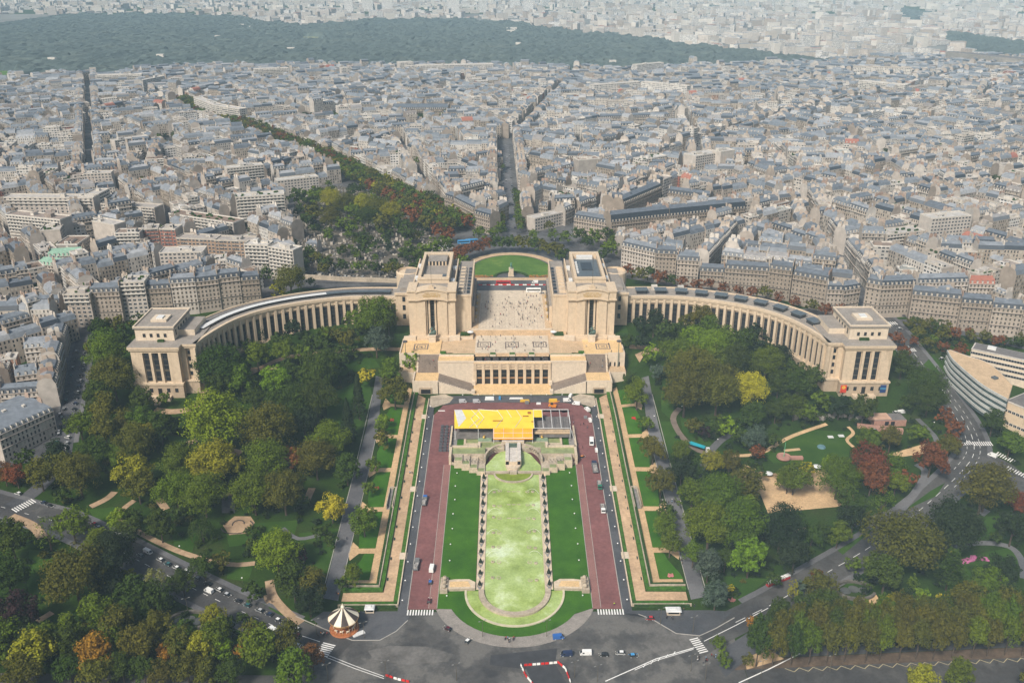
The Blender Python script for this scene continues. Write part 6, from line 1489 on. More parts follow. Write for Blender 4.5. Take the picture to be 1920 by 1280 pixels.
for px, py, r, k in ((868, 490, 11, 'g'), (1140, 440, 12, 'd'), (1115, 445, 13, 'g'), (1100, 455, 12, 'd'), (1060, 447, 11, 'g'), (1037, 440, 9, 'g'), (1000, 442, 9, 'g'), (900, 440, 12, 'g'), (925, 438, 10, 'g'), (942, 432, 8, 'd'), (1030, 425, 8, 'n'), (1085, 440, 12, 'd')):
    tree(px, py, r, k)
for px, py, r, k in ((795, 475, 17, 'g'), (815, 465, 16, 'g'), (835, 460, 14, 'g'), (780, 500, 14, 'd'), (770, 475, 12, 'd'), (690, 462, 17, 'd'), (665, 425, 14, 'g'), (640, 420, 12, 'g'), (620, 410, 18, 'n'), (590, 400, 17, 'n'), (575, 415, 12, 'd'), (560, 372, 17, 'd'), (590, 372, 17, 'g'), (620, 375, 18, 'y'), (650, 385, 18, 'n'), (680, 385, 18, 'y'), (710, 392, 18, 'n'), (735, 400, 18, 'y'), (690, 410, 18, 'd'), (720, 420, 17, 'n'), (750, 420, 16, 'd'), (775, 405, 16, 'b'), (800, 420, 15, 'n'), (820, 432, 13, 'b'), (840, 440, 12, 'b'), (760, 440, 14, 'd'), (535, 425, 12, 'y'), (470, 430, 12, 'd'), (660, 400, 14, 'g'),
        (610, 495, 12, 'd'), (640, 500, 12, 'd'), (670, 502, 11, 'g'), (700, 503, 11, 'd'), (730, 505, 12, 'n'), (580, 475, 12, 'd'), (565, 485, 10, 'd')):
    tree(px, py, r, k)
SPECS.sort(key=lambda q: -q[3]/depth_of(q[0], q[1], q[2]))
for q in SPECS[:296]: make_tree(*q)
def tree_mass(name, specs, n=420, size=.10):
    Cs, Ns, Ss, Mi = [], [], [], []; keys = list(LEAF); rs = np.random.RandomState(3)
    base = [crown_points(np.random.RandomState(50+i), n, 'round', 24) for i in range(5)]
    for i, q in enumerate(specs):
        C, Nn = base[i % 5]; a = rs.uniform(0, 6.28); ca, sa = cos(a), sin(a); R = np.array([[ca, -sa, 0], [sa, ca, 0], [0, 0, 1]])
        Cs.append((C@R.T)*(q[3], q[3], q[4])+(q[0], q[1], q[2]+q[5]+q[4]*.92)); Ns.append(Nn@R.T); Ss.append(rs.uniform(.6, 1.2, len(C))*size*q[3]); Mi.append(np.full(len(C), keys.index(q[6])))
    me = quads_mesh(name, np.concatenate(Cs), np.concatenate(Ns), np.concatenate(Ss), rs)
    for k in keys: me.materials.append(LEAF[k][0])
    me.polygons.foreach_set('material_index', np.concatenate(Mi).astype('i'))
    o = bpy.data.objects.new(name, me); COL.objects.link(o); return tag(o, kind='stuff')
MASS_TREES = SPECS[296:]
# labels: colour, form and which one it is near its closest landmark
groups = {}
for t in TREES:
    lm = min(LANDMARKS, key=lambda q: hypot(q[1]-t[6], q[2]-t[7]))
    groups.setdefault((lm, t[1], t[2]), []).append(t)
for (lm, kind, form), L in groups.items():
    L.sort(key=lambda t: hypot(lm[1]-t[6], lm[2]-t[7]))
    for i, t in enumerate(L):
        far = hypot(lm[1]-t[6], lm[2]-t[7])
        w = 'near' if far < 90 else 'towards'
        base = '%s %s tree' % (FORMW[form], LEAF[kind][1])
        t[0]['label'] = '%s %s %s' % (base, w, lm[0]) if len(L) == 1 else '%s, %s nearest of its kind to %s' % (base, 'the' if i == 0 else nth(i), lm[0])
        t[0]['label'] = t[0]['label'].replace(', the nearest', ' nearest')
print('TREES', len(TREES))

# shrubs and low growth under the trees of the park, one mass
def line_dist(P, x, y):
    m = 1e9
    for a, b in zip(P, P[1:]):
        dx, dy = b[0]-a[0], b[1]-a[1]; t = max(0, min(1, ((x-a[0])*dx+(y-a[1])*dy)/(dx*dx+dy*dy+1e-9))); m = min(m, hypot(x-a[0]-dx*t, y-a[1]-dy*t))
    return m
rr = random.Random(41); SHR = []
for q in SPECS:
    if q[1] > 640 or q[1] < 300: continue
    for k in range(5):
        a = rr.uniform(0, 6.28); d = q[3]*rr.uniform(.2, 1.5); x, y = q[0]+d*cos(a), q[1]+d*sin(a)
        if abs(x-AX) < 92 and y < 600 or 190 < abs(x) < 245 and y > 506: continue
        if line_dist(RL, x, y) < 12.5 or line_dist(RR, x, y) < 12 or line_dist(RS, x, y) < 12 or line_dist(RJ, x, y) < 13 or line_dist(RS2, x, y) < 8: continue
        if any(line_dist(P, x, y) < w/2+1.6 for P, w in PATHS) or any(in_poly(x, y, P) for P in PLAY): continue
        if y < 318 and x > 80 or y < 296: continue
        r = rr.uniform(1.0, 2.6); SHR.append((x, y, T(x, y), r, r*.8, -.3, rr.choice('ddkkkndk')))
tree_mass('undergrowth', SHR, 150, .17)
# ------------------------------------------------------------------ the city
def tint_nodes(nt):
    u = nt.nodes.new('ShaderNodeUVMap'); u.uv_map = 'tint'
    s = nt.nodes.new('ShaderNodeSeparateXYZ'); nt.links.new(u.outputs[0], s.inputs[0]); return s.outputs[0], s.outputs[1]
def facade_material(name, stops, pitch, wx, floor_h, wz, glass=(.035, .036, .040), band=0.0):
    m, nt, b = new_mat(name)
    r1, r2 = tint_nodes(nt)
    u = nt.nodes.new('ShaderNodeUVMap'); u.uv_map = 'UVMap'; s = nt.nodes.new('ShaderNodeSeparateXYZ'); nt.links.new(u.outputs[0], s.inputs[0])
    wall = ramp(nt, r1, stops)
    wall = mixc(nt, 1, wall, ramp(nt, noise(nt, .25, 4), [(.3, .82), (.7, 1.1)]), 'MULTIPLY')
    fx = math_n(nt, 'FRACT', math_n(nt, 'MULTIPLY', s.outputs[0], 1/pitch)); fz = math_n(nt, 'FRACT', math_n(nt, 'MULTIPLY', s.outputs[1], 1/floor_h))
    inx = math_n(nt, 'LESS_THAN', math_n(nt, 'ABSOLUTE', math_n(nt, 'SUBTRACT', fx, .5)), wx); inz = math_n(nt, 'LESS_THAN', math_n(nt, 'ABSOLUTE', math_n(nt, 'SUBTRACT', fz, .5)), wz)
    win = math_n(nt, 'MULTIPLY', inx, inz)
    cell = nt.nodes.new('ShaderNodeTexWhiteNoise'); cell.noise_dimensions = '2D'
    cv = nt.nodes.new('ShaderNodeCombineXYZ'); nt.links.new(math_n(nt, 'FLOOR', math_n(nt, 'MULTIPLY', s.outputs[0], 1/pitch)), cv.inputs[0]); nt.links.new(math_n(nt, 'ADD', math_n(nt, 'FLOOR', math_n(nt, 'MULTIPLY', s.outputs[1], 1/floor_h)), math_n(nt, 'MULTIPLY', r2, 91.0)), cv.inputs[1])
    nt.links.new(cv.outputs[0], cell.inputs['Vector'])
    gl = mixc(nt, math_n(nt, 'GREATER_THAN', cell.outputs['Value'], .74), glass, (.42, .39, .34))
    led = math_n(nt, 'LESS_THAN', fz, .07)
    wall = mixc(nt, math_n(nt, 'MULTIPLY', led, .35), wall, (.18, .15, .12))
    c = mixc(nt, win, wall, gl)
    nt.links.new(c, b.inputs['Base Color']); b.inputs['Roughness'].default_value = .7; b.inputs['Specular IOR Level'].default_value = .25
    return m
def tint_material(name, stops, nscale=.3, rough=.7, var=(.8, 1.12), spec=.25, stretch=None):
    m, nt, b = new_mat(name); r1, r2 = tint_nodes(nt)
    c = mixc(nt, 1, ramp(nt, r2, stops), ramp(nt, noise(nt, nscale, 4), [(.3, var[0]), (.7, var[1])]), 'MULTIPLY')
    nt.links.new(c, b.inputs['Base Color']); b.inputs['Roughness'].default_value = rough; b.inputs['Specular IOR Level'].default_value = spec
    return m
CREAM = [(0, (0.302, 0.252, 0.197)), (.25, (0.395, 0.336, 0.273)), (.5, (0.470, 0.416, 0.353)), (.75, (0.529, 0.487, 0.437)), (.9, (0.605, 0.580, 0.542)), (1, (0.319, 0.281, 0.239))]
WHITE = [(0, (0.486, 0.441, 0.387)), (.4, (0.594, 0.562, 0.517)), (.8, (0.684, 0.666, 0.639)), (1, (0.432, 0.405, 0.373))]
mc_fac = facade_material('facade_stone', CREAM, 2.5, .21, 3.15, .30)
mc_mod = facade_material('facade_modern', WHITE, 3.3, .34, 3.0, .24, band=1)
mc_brk = facade_material('facade_brick', [(0, (.28, .10, .07)), (.5, (.34, .15, .10)), (1, (.36, .25, .17))], 2.8, .24, 3.0, .28)
mc_par = tint_material('party_wall', [(0, (0.260, 0.214, 0.172)), (.3, (0.378, 0.323, 0.273)), (.55, (0.479, 0.428, 0.378)), (.8, (0.504, 0.466, 0.420)), (1, (0.193, 0.160, 0.134))], .2, .85)
mc_sla = tint_material('slate', [(0, (.030, .038, .050)), (.4, (.048, .058, .073)), (.8, (.085, .098, .115)), (1, (.15, .163, .18))], .6, .5, spec=.35)
mc_zin = tint_material('zinc', [(0, (.115, .133, .158)), (.35, (.165, .186, .212)), (.7, (.235, .252, .276)), (.9, (.34, .348, .36)), (1, (.215, .185, .165))], .35, .5, (.72, 1.15), spec=.35)
mc_chi = tint_material('chimney_masonry', [(0, (.33, .265, .21)), (.4, (.48, .41, .34)), (.75, (.32, .215, .165)), (.8, (.52, .46, .40)), (1, (.60, .55, .49))], .5, .9)
mc_flt = tint_material('flat_roof', [(0, (.30, .265, .235)), (.4, (.40, .37, .34)), (.7, (.50, .48, .45)), (.9, (.22, .16, .125)), (1, (.33, .35, .34))], .25, .9, (.75, 1.12))
mc_dorm = tint_material('dormer_front', [(0, (.44, .39, .33)), (1, (.62, .585, .53))], .5, .7)
mc_til = tint_material('red_tiles', [(0, (.30, .105, .075)), (1, (.36, .16, .115))], .6, .8)
mc_cop = tint_material('green_copper', [(0, (.22, .38, .29)), (1, (.26, .40, .30))], .4, .7)
CM = [mc_fac, mc_par, mc_sla, mc_zin, mc_chi, mc_mod, mc_flt, mc_brk, mc_dorm, mc_til, mc_cop, m_hedge]
FAC, PAR, SLA, ZIN, CHI, MOD, FLT, BRK, DOR, TIL, COP, GRN = range(12)
class CB:
    def __init__(s): s.v = []; s.f = []; s.m = []; s.uv = []; s.t = []; s.tint = (0, 0)
    def face(s, pts, mi, uv=None):
        n = len(s.v); k = len(pts); s.v.extend(pts); s.f.append(tuple(range(n, n+k))); s.m.append(mi)
        s.uv.extend(uv or [(0, 0)]*k); s.t.extend([s.tint]*k)
    def wall(s, a, b, z0, z1, mi, u0=0.0):
        L = hypot(b[0]-a[0], b[1]-a[1]); n = max(1, round(L/2.5)); k = (n*2.5/L if mi in (FAC,) and L > 3 else 1)
        s.face([(a[0], a[1], z0), (b[0], b[1], z0), (b[0], b[1], z1), (a[0], a[1], z1)], mi, [(u0, z0-z1), (u0+L*k, z0-z1), (u0+L*k, 0), (u0, 0)])
    def obox(s, c, lx, ly, ax, z0, z1, mi, top=None):
        (ux, uy) = ax; P = [(c[0]+ux*i*lx/2-uy*j*ly/2, c[1]+uy*i*lx/2+ux*j*ly/2) for i, j in ((-1, -1), (1, -1), (1, 1), (-1, 1))]
        for i in range(4): s.wall(P[i], P[(i+1) % 4], z0, z1, mi)
        s.face([(p[0], p[1], z1) for p in P], mi if top is None else top)
    def build(s, name, parent=None, org=(0, 0, 0)):
        if not s.f: return None
        me = bpy.data.meshes.new(name); v = np.array(s.v, 'f').reshape(-1, 3)-np.array(org, 'f')
        lens = np.array([len(f) for f in s.f], 'i'); nl = int(lens.sum())
        me.vertices.add(len(v)); me.vertices.foreach_set('co', v.ravel())
        me.loops.add(nl); me.loops.foreach_set('vertex_index', np.arange(nl, dtype='i'))
        me.polygons.add(len(lens)); me.polygons.foreach_set('loop_start', np.concatenate([[0], np.cumsum(lens)[:-1]]).astype('i')); me.polygons.foreach_set('loop_total', lens)
        used = sorted(set(s.m)); idx = {m: i for i, m in enumerate(used)}
        for m in used: me.materials.append(CM[m])
        me.polygons.foreach_set('material_index', np.array([idx[m] for m in s.m], 'i'))
        me.update(calc_edges=True)
        for nm, d in (('UVMap', s.uv), ('tint', s.t)):
            l = me.uv_layers.new(name=nm); l.data.foreach_set('uv', np.array(d, 'f').ravel())
        o = bpy.data.objects.new(name, me); COL.objects.link(o)
        if parent: o.parent = parent
        return o
def add2(a, d, t): return (a[0]+d[0]*t, a[1]+d[1]*t)
def haussmann(W, Rf, Ch, A, B, d, h, tint, rr, detail=2, roof=SLA, fac=FAC, slope=3.2, Dm=None):
    """front from A to B, depth d; W walls, Rf roof, Ch chimneys (callable gives a builder), Dm dormers"""
    for c in (W, Rf): c.tint = tint
    L = hypot(B[0]-A[0], B[1]-A[1]); e = ((B[0]-A[0])/L, (B[1]-A[1])/L); n = (-e[1], e[0])
    zb = min(T(*A), T(*B))-2.5; zt = max(T(*A), T(*B))+h
    A2, B2 = add2(A, n, d), add2(B, n, d)
    W.wall(A, B, zb, zt, fac); W.wall(B2, A2, zb, zt, fac)
    i = min(1.5, d*.16); m = slope; zr = zt+m+min(1.9, d*.14)
    if detail > 1:                                     # cornice and balcony line
        o = -.45
        for z0, z1, w in ((zt-.35, zt+.12, .5), (zt-3.5, zt-3.25, .75), (zt-h*.62, zt-h*.62+.2, .6)):
            P = [add2(A, n, -w), add2(B, n, -w)]; W.wall(P[0], P[1], z0, z1, PAR if z0 > zt-1 else SLA); W.face([(*P[0], z1), (*P[1], z1), (*B, z1), (*A, z1)], PAR)
    for p, q, s in ((A, A2, 1), (B, B2, -1)):          # gables
        pts = [(*p, zb), (*q, zb), (*q, zt), (*add2(p, n, d-i), zt+m), (*add2(p, n, d/2), zr), (*add2(p, n, i), zt+m), (*p, zt)]
        W.face(pts if s < 0 else pts[::-1], PAR)
    zin = ZIN if roof in (SLA, ZIN) else roof
    Rf.face([(*A, zt), (*B, zt), (*add2(B, n, i), zt+m), (*add2(A, n, i), zt+m)], roof)
    Rf.face([(*B2, zt), (*A2, zt), (*add2(A, n, d-i), zt+m), (*add2(B, n, d-i), zt+m)], roof)
    Rf.face([(*add2(A, n, i), zt+m), (*add2(B, n, i), zt+m), (*add2(B, n, d/2), zr), (*add2(A, n, d/2), zr)], zin)
    Rf.face([(*add2(B, n, d-i), zt+m), (*add2(A, n, d-i), zt+m), (*add2(A, n, d/2), zr), (*add2(B, n, d/2), zr)], zin)
    if detail > 0:
        for p, sgn in ((A, 1), (B, -1)):
            if detail == 1 and sgn < 0: continue
            c = Ch(); c.tint = (tint[0], rr.random())
            for f in ((.32, .68) if detail > 1 else (.5,)):
                w = rr.uniform(2.2, 4.2); q = add2(add2(p, e, .32*sgn), n, d*f); c.obox(q, .62, w, e, zt+m-.6, zr+rr.uniform(.9, 1.9), CHI)
                if detail > 1: c.obox(q, .3, w*.8, e, zr+1.0, zr+rr.uniform(2.0, 2.5), CHI)
        if detail > 1:                                  # ridge seams and a skylight box
            for k in range(rr.randint(0, 2)):
                q = add2(add2(A, e, L*rr.uniform(.25, .75)), n, d*rr.uniform(.35, .65)); Rf.obox(q, rr.uniform(1.2, 2.6), rr.uniform(1.2, 2.2), e, zt+m, zr+rr.uniform(.3, 1.1), rr.choice((FLT, DOR, ZIN)))
        k = int(L/3.3) if detail > 1 else int(L/4.2)
        for j in range(k):
            q = add2(add2(A, e, L*(j+.5)/k), n, i*.42); c = Dm() if Dm else Rf; c.tint = tint
            c.obox(q, 1.15, 1.5, e, zt+.5, zt+2.35, DOR, SLA)
    return zr
def modern(W, Rf, Bl, A, B, d, h, tint, rr, fac=MOD, balc=0, detail=2, roofm=FLT, green=False):
    for c in (W, Rf): c.tint = tint
    L = hypot(B[0]-A[0], B[1]-A[1]); e = ((B[0]-A[0])/L, (B[1]-A[1])/L); n = (-e[1], e[0])
    zb = min(T(*A), T(*B))-2.5; zt = max(T(*A), T(*B))+h; A2, B2 = add2(A, n, d), add2(B, n, d)
    W.wall(A, B, zb, zt, fac); W.wall(B2, A2, zb, zt, fac); W.wall(B, B2, zb, zt, PAR if rr.random() < .5 and L < 40 else fac); W.wall(A2, A, zb, zt, PAR if rr.random() < .5 and L < 40 else fac)
    Rf.face([(*A, zt-.5), (*B, zt-.5), (*B2, zt-.5), (*A2, zt-.5)], roofm)
    if detail > 0:
        for p, q in ((A, B), (B, B2), (B2, A2), (A2, A)):
            c = ((p[0]+q[0])/2, (p[1]+q[1])/2); l = hypot(q[0]-p[0], q[1]-p[1]); ee = ((q[0]-p[0])/l, (q[1]-p[1])/l); Rf.obox(c, l, .4, ee, zt-.8, zt+.45, DOR)
        for k in range(rr.randint(1, 3) if detail > 1 else 1):
            q = add2(add2(A, e, L*rr.uniform(.2, .8)), n, d*rr.uniform(.35, .65)); Rf.obox(q, rr.uniform(3, min(9, L*.4)), rr.uniform(2.5, max(2.6, d*.4)), e, zt-.5, zt+rr.uniform(1.2, 2.8), rr.choice((DOR, FLT, MOD if L > 14 else DOR)), FLT)
        if green:
            for k in range(int(L/4)): q = add2(add2(A, e, L*rr.random()), n, d*rr.uniform(.1, .9)); Rf.obox(q, rr.uniform(1.5, 3.5), 1.4, e, zt-.5, zt+rr.uniform(.6, 1.4), GRN)
    for k in range(balc):
        z = zt-3.0*(k+1)+.2; c = Bl(); c.tint = (tint[0], .9); q = add2(((A[0]+B[0])/2, (A[1]+B[1])/2), n, -.6)
        c.obox(q, L*.94, 1.2, e, z-.2, z, DOR); q = add2(((A[0]+B[0])/2, (A[1]+B[1])/2), n, -1.17); c.obox(q, L*.94, .08, e, z, z+.85, DOR)
    return zt
# --- windows as separate parts on the nearest houses
def win_mesh(name, w, h, frame):
    mb = MB(); mb.box(-w/2-.12, w/2+.12, -.06, .0, -.1, h+.12, 0); mb.box(-w/2, w/2, -.10, -.06, 0, h, 1); mb.box(-.05, .05, -.115, -.10, 0, h, 0)
    o = mb.build(name, [frame, m_glass]); d = o.data; bpy.data.objects.remove(o); return d
WIN_T = win_mesh('window', 1.15, 1.95, m_limep); WIN_M = win_mesh('window', 1.9, 1.5, m_zinc_w); WIN_S = win_mesh('window', .9, 1.1, m_limep)
def add_windows(root, A, B, h, kind, pitch, floor_h, top_skip=.6, floors=None, zt=None):
    L = hypot(B[0]-A[0], B[1]-A[1]); e = ((B[0]-A[0])/L, (B[1]-A[1])/L); n = (-e[1], e[0]); a = atan2(e[1], e[0])
    nx_ = max(1, int(L/pitch)); nz = floors or int((h-1)/floor_h); zt = zt or max(T(*A), T(*B))+h
    while nx_*nz > 90: nz -= 1
    O = root.location
    for j in range(nz):
        for i in range(nx_):
            q = add2(A, e, L*(i+.5)/nx_); o = bpy.data.objects.new('window', kind); COL.objects.link(o); o.parent = root
            o.location = (q[0]-O[0], q[1]-O[1], zt-floor_h*(j+1)+floor_h*.22-O[2]+.0); o.rotation_euler = (0, 0, a)
            q2 = add2(q, n, -.02); o.location[0] = q2[0]-O[0]; o.location[1] = q2[1]-O[1]
FOOT = []     # footprints of the placed buildings
def foot(A, B, d, grow=3.0):
    L = hypot(B[0]-A[0], B[1]-A[1]); e = ((B[0]-A[0])/L, (B[1]-A[1])/L); n = (-e[1], e[0])
    a = add2(add2(A, e, -grow), n, -grow); b = add2(add2(B, e, grow), n, -grow); FOOT.append([a, b, add2(b, n, d+2*grow), add2(a, n, d+2*grow)])
NB = 0
def house(l, r, h, d, style, label, tint=None, roof=SLA, slope=3.2, balc=0, fac=None, win=True, green=False, group=None, name=None, sidewin=False, roofm=FLT, metres=False):
    """a placed building: l and r are where the top of its front wall starts and ends in the photograph"""
    global NB; NB += 1
    rr = random.Random(NB*13)
    A, B = (l, r) if metres else (G(l[0], l[1], h)[:2], G(r[0], r[1], h)[:2])
    tint = tint or (rr.random(), rr.random()); foot(A, B, d)
    O = (A[0], A[1], min(T(*A), T(*B)))
    root = thing(name or ('apartment_building' if style != 'o' else 'office_building'), label, 'building', O, group or 'buildings round the palace and the cemetery')
    W = CB(); Rf = CB(); parts = []
    def newp(nm):
        def f(): c = CB(); parts.append((nm, c)); return c
        return f
    facs = {'h': PAR, 'm': DOR, 'o': DOR}
    L = hypot(B[0]-A[0], B[1]-A[1])
    if style == 'h':
        haussmann(W, Rf, newp('chimney_stack'), A, B, d, h, tint, rr, 2, roof, PAR if win else (fac or FAC), slope, newp('dormer') if roof != TIL else None)
        for nm, c in (('wall', W), ('roof', Rf)): c.build(nm, root, O)
        if win: add_windows(root, A, B, h, WIN_T, 2.6, 3.15)
    else:
        modern(W, Rf, newp('balcony'), A, B, d, h, tint, rr, (fac if fac is not None else PAR) if win else (fac or MOD), balc, 2, roofm, green)
        for nm, c in (('wall', W), ('roof', Rf)): c.build(nm, root, O)
        if win: add_windows(root, A, B, h, WIN_M if style == 'm' else WIN_M, 3.3 if L < 60 else L/18, 3.0)
        if sidewin:
            e = ((B[0]-A[0])/L, (B[1]-A[1])/L); n = (-e[1], e[0])
            if B[0] < 0: add_windows(root, B, add2(B, n, d), h, WIN_M, 3.6, 3.0)
            else: add_windows(root, add2(A, n, d), A, h, WIN_M, 3.6, 3.0)
    for nm, c in parts: c.build(nm, root, O)
    return root
H = house
# front row behind the left wing
H((117, 552), (167, 551), 25, 13, 'm', 'tan apartment house with a planted roof pergola at the top of the left street', (.2, .3), balc=2, green=True)
H((168, 549), (223, 547), 24, 13, 'h', 'brown stone house with slate mansard, second in the row behind the left end pavilion', (.02, .2))
H((223, 530), (270, 528), 29, 14, 'm', 'tall narrow grey house with bay windows and a terrace behind the left end pavilion', (.1, .5), balc=3, green=True)
H((272, 543), (319, 540), 22, 13, 'h', 'pinkish white house with a dark slate mansard in the left front row', (.7, .1))
H((319, 532), (366, 528), 25, 13, 'h', 'cream house with round-headed dormers in the left front row', (.45, .6))
H((366, 530), (409, 524), 24, 13, 'h', 'cream balconied house fourth from the right end of the left front row', (.4, .3))
H((409, 523), (449, 518), 24, 13, 'h', 'pale stone house second from the right end of the left front row', (.5, .25))
H((449, 527), (486, 524), 20, 13, 'h', 'small pink house with slate roof ending the left front row', (.8, 0.0))
# modern blocks at the left
H((10, 402), (112, 412), 29, 14, 'm', 'big white ten storey block with stacked balconies at the left edge', (.8, .85), balc=7, roofm=FLT)
H((112, 430), (122, 416), 24, 16, 'm', 'white wing with a planted terrace joined to the left edge block', (.7, .5), green=True)
H((172, 414), (214, 422), 29, 12, 'm', 'tall cream slab with a nearly blank gable above the green copper roofs', (.5, .5), win=False, fac=PAR)
H((215, 437), (261, 436), 25, 13, 'm', 'grey and white gridded block with a brown roof left of the red brick building', (.9, .88), balc=7)
H((265, 430), (296, 428), 25, 14, 'm', 'red brick apartment building with curved white bays', (.2, .4), fac=BRK, win=True); H((298, 429), (328, 430), 25, 14, 'm', 'right half of the red brick apartment building', (.2, .4), fac=BRK, win=True)
H((330, 446), (402, 449), 19, 14, 'm', 'tan brick block with white window panels left of the cemetery', (.95, .2), fac=BRK); H((402, 450), (472, 452), 19, 14, 'm', 'plain tan brick end block left of the cemetery', (.98, .2), fac=BRK)
H((298, 474), (380, 472), 19, 16, 'o', 'white office block with three horizontal window bands', (.85, .5)); H((378, 490), (442, 487), 11, 16, 'm', 'low white terraced block with planted roofs behind the left front row', (.9, .6), balc=2, green=True)
H((457, 458), (502, 460), 28, 12, 'm', 'cream stepped block, left part of the tower by the cemetery', (.6, .6), balc=5); H((502, 462), (549, 470), 27, 12, 'm', 'cream tower with rounded balconies at the cemetery corner', (.3, .6), balc=6)
H((441, 370), (533, 364), 31, 16, 'm', 'long white terraced block with many balconies beside the cemetery trees', (.9, .6), balc=9, green=True)
H((316, 400), (437, 418), 20, 15, 'm', 'brown terraced block with planted balconies left of the cemetery', (.1, .9), balc=4, green=True)
H((188, 382), (289, 390), 21, 14, 'm', 'white streamlined block with rounded ends and dark balconies', (1, .2), balc=5)
H((4, 370), (174, 371), 27, 14, 'm', 'very long cream block with square windows and two attic floors at left', (.3, .5), balc=2); H((176, 368), (205, 354), 27, 14, 'm', 'angled right end of the very long cream block', (.3, .5), balc=4)
H((156, 326), (208, 324), 23, 13, 'o', 'white modern office with wide window bands in the left quarter', (.9, .5))
H((425, 316), (494, 309), 29, 14, 'm', 'tall cream gridded apartment block above the white terraced block', (.5, .6), balc=4); H((520, 339), (597, 331), 19, 13, 'm', 'long plain white building with small windows above the cemetery trees', (.95, .6))
H((215, 264), (279, 255), 18, 14, 'o', 'white horizontal office building beside garden trees in the left quarter', (.95, .6))
H((178, 142), (265, 140), 28, 18, 'm', 'big white slab at the edge of the wood on the left', (.95, .6), balc=6, win=False); H((267, 151), (309, 143), 22, 14, 'm', 'striped white block right of the big white slab by the wood', (.9, .6), win=False)
H((363, 184), (402, 198), 25, 14, 'm', 'cream modern block along the far left avenue trees', (.5, .6), balc=5, win=False); H((403, 198), (449, 205), 26, 14, 'm', 'white modern block with a balcony grid along the far left avenue trees', (.95, .6), balc=6, win=False); H((475, 130), (541, 128), 30, 15, 'm', 'twin white tower block against the wood', (.9, .6), balc=6, win=False)
H((77, 470), (120, 480), 9, 22, 'm', 'low dark roofed hall with white skylights at the left', (.2, .95)); H((145, 458), (168, 442), 17, 18, 'o', 'slanting white office wing before the tall cream slab', (.6, .9))
H((90, 482), (155, 478), 13, 14, 'h', 'house with a green copper mansard roof at the left', (.5, .5), roof=COP); H((72, 496), (128, 500), 11, 12, 'h', 'lower house with a faded green copper roof at the left', (.4, .5), roof=COP)
# the big town house by the left street
h0 = H((0, 826), (100, 770), 15, 34, 'h', 'large cream town house with a grey zinc roof at the lower left edge', (.62, .45), roof=ZIN, slope=2.2, win=False, fac=FAC)
_A, _B = G(0, 826, 15)[:2], G(100, 770, 15)[:2]; _L = hypot(_B[0]-_A[0], _B[1]-_A[1]); _n = (-(_B[1]-_A[1])/_L, (_B[0]-_A[0])/_L); add_windows(h0, _B, add2(_B, _n, 34), 15, WIN_T, 3.4, 4.2)
H((28, 708), (70, 700), 15, 12, 'h', 'narrow cream house with shuttered windows up the left street', (.7, .4), roof=ZIN)
H((45, 655), (100, 648), 17, 13, 'h', 'cream house with a blank gable in the left street block', (.5, .7), roof=ZIN)
# around the upper place
H((848, 374), (888, 394), 20, 14, 'h', 'cream corner house along the tree avenue left of the straight street', (.4, .2)); H((889, 400), (918, 408), 17, 14, 'h', 'red brick nosed corner house at the foot of the straight street', (.0, .1), win=True)
H((833, 369), (848, 374), 21, 13, 'h', 'narrow cream house behind the cream corner house', (.5, .1)); H((1003, 410), (1057, 398), 13, 12, 'm', 'low white five bay building right of the straight street', (.95, .5)); H((1040, 378), (1078, 376), 20, 13, 'h', 'tan house with a blank gable behind the low white building', (.2, .3))
H((1076, 408), (1143, 419), 17, 14, 'h', 'white house with a long slate roof right of the upper place', (.8, .2)); H((1146, 417), (1255, 405), 20, 16, 'h', 'long cream block with a double slate mansard, left half', (.45, 0.0), slope=6.5); H((1256, 405), (1398, 391), 20, 16, 'h', 'long cream block with a double slate mansard, right half', (.45, .02), slope=6.5)
H((1170, 383), (1241, 353), 19, 13, 'h', 'white court house with a black slate roof slanting behind the long block', (.9, 0.0), slope=4.5); H((1252, 362), (1330, 372), 15, 13, 'h', 'court wing with a dark slate roof behind the long block', (.8, .05), slope=4)
# front row behind the right wing
H((1166, 460), (1229, 474), 22, 13, 'h', 'cream corner house with zinc roof first in the right front row', (.5, .55)); H((1230, 475), (1269, 477), 24, 13, 'h', 'brown house with bay windows second in the right front row', (.02, .1)); H((1270, 487), (1311, 490), 21, 13, 'h', 'cream house with red roof lights third in the right front row', (.6, .3)); H((1313, 508), (1358, 511), 13, 12, 'h', 'low cream house in a dip of the right front row', (.5, .1))
H((1360, 503), (1442, 509), 20, 13, 'h', 'wide cream house with a slate mansard in the right front row', (.48, .1)); H((1443, 503), (1486, 509), 24, 13, 'h', 'ornate brown house with arched bays in the right front row', (.05, .0)); H((1487, 515), (1551, 529), 23, 13, 'h', 'ornate white house with a dark roof in the right front row', (.9, .05)); H((1552, 543), (1581, 544), 19, 11, 'h', 'slender tan house near the right street canyon', (.15, .3)); H((1582, 546), (1614, 540), 18, 12, 'h', 'cream corner house at the mouth of the right street canyon', (.55, .3))
H((1625, 530), (1652, 536), 25, 13, 'h', 'rounded corner of the big brown block right of the street canyon', (.05, .2)); H((1652, 536), (1718, 533), 25, 14, 'h', 'big brown stone block right of the street canyon', (.08, .2)); H((1711, 552), (1803, 563), 21, 14, 'h', 'wide cream house, first in the row above the right avenue trees', (.42, .15)); H((1804, 567), (1861, 573), 21, 14, 'h', 'cream house, second in the row above the right avenue trees', (.35, .1)); H((1862, 576), (1919, 583), 21, 14, 'h', 'cream house with a pale zinc roof at the right edge row', (.5, .3)); H((1920, 584), (1985, 592), 21, 14, 'h', 'cream house at the right picture edge', (.45, .2))
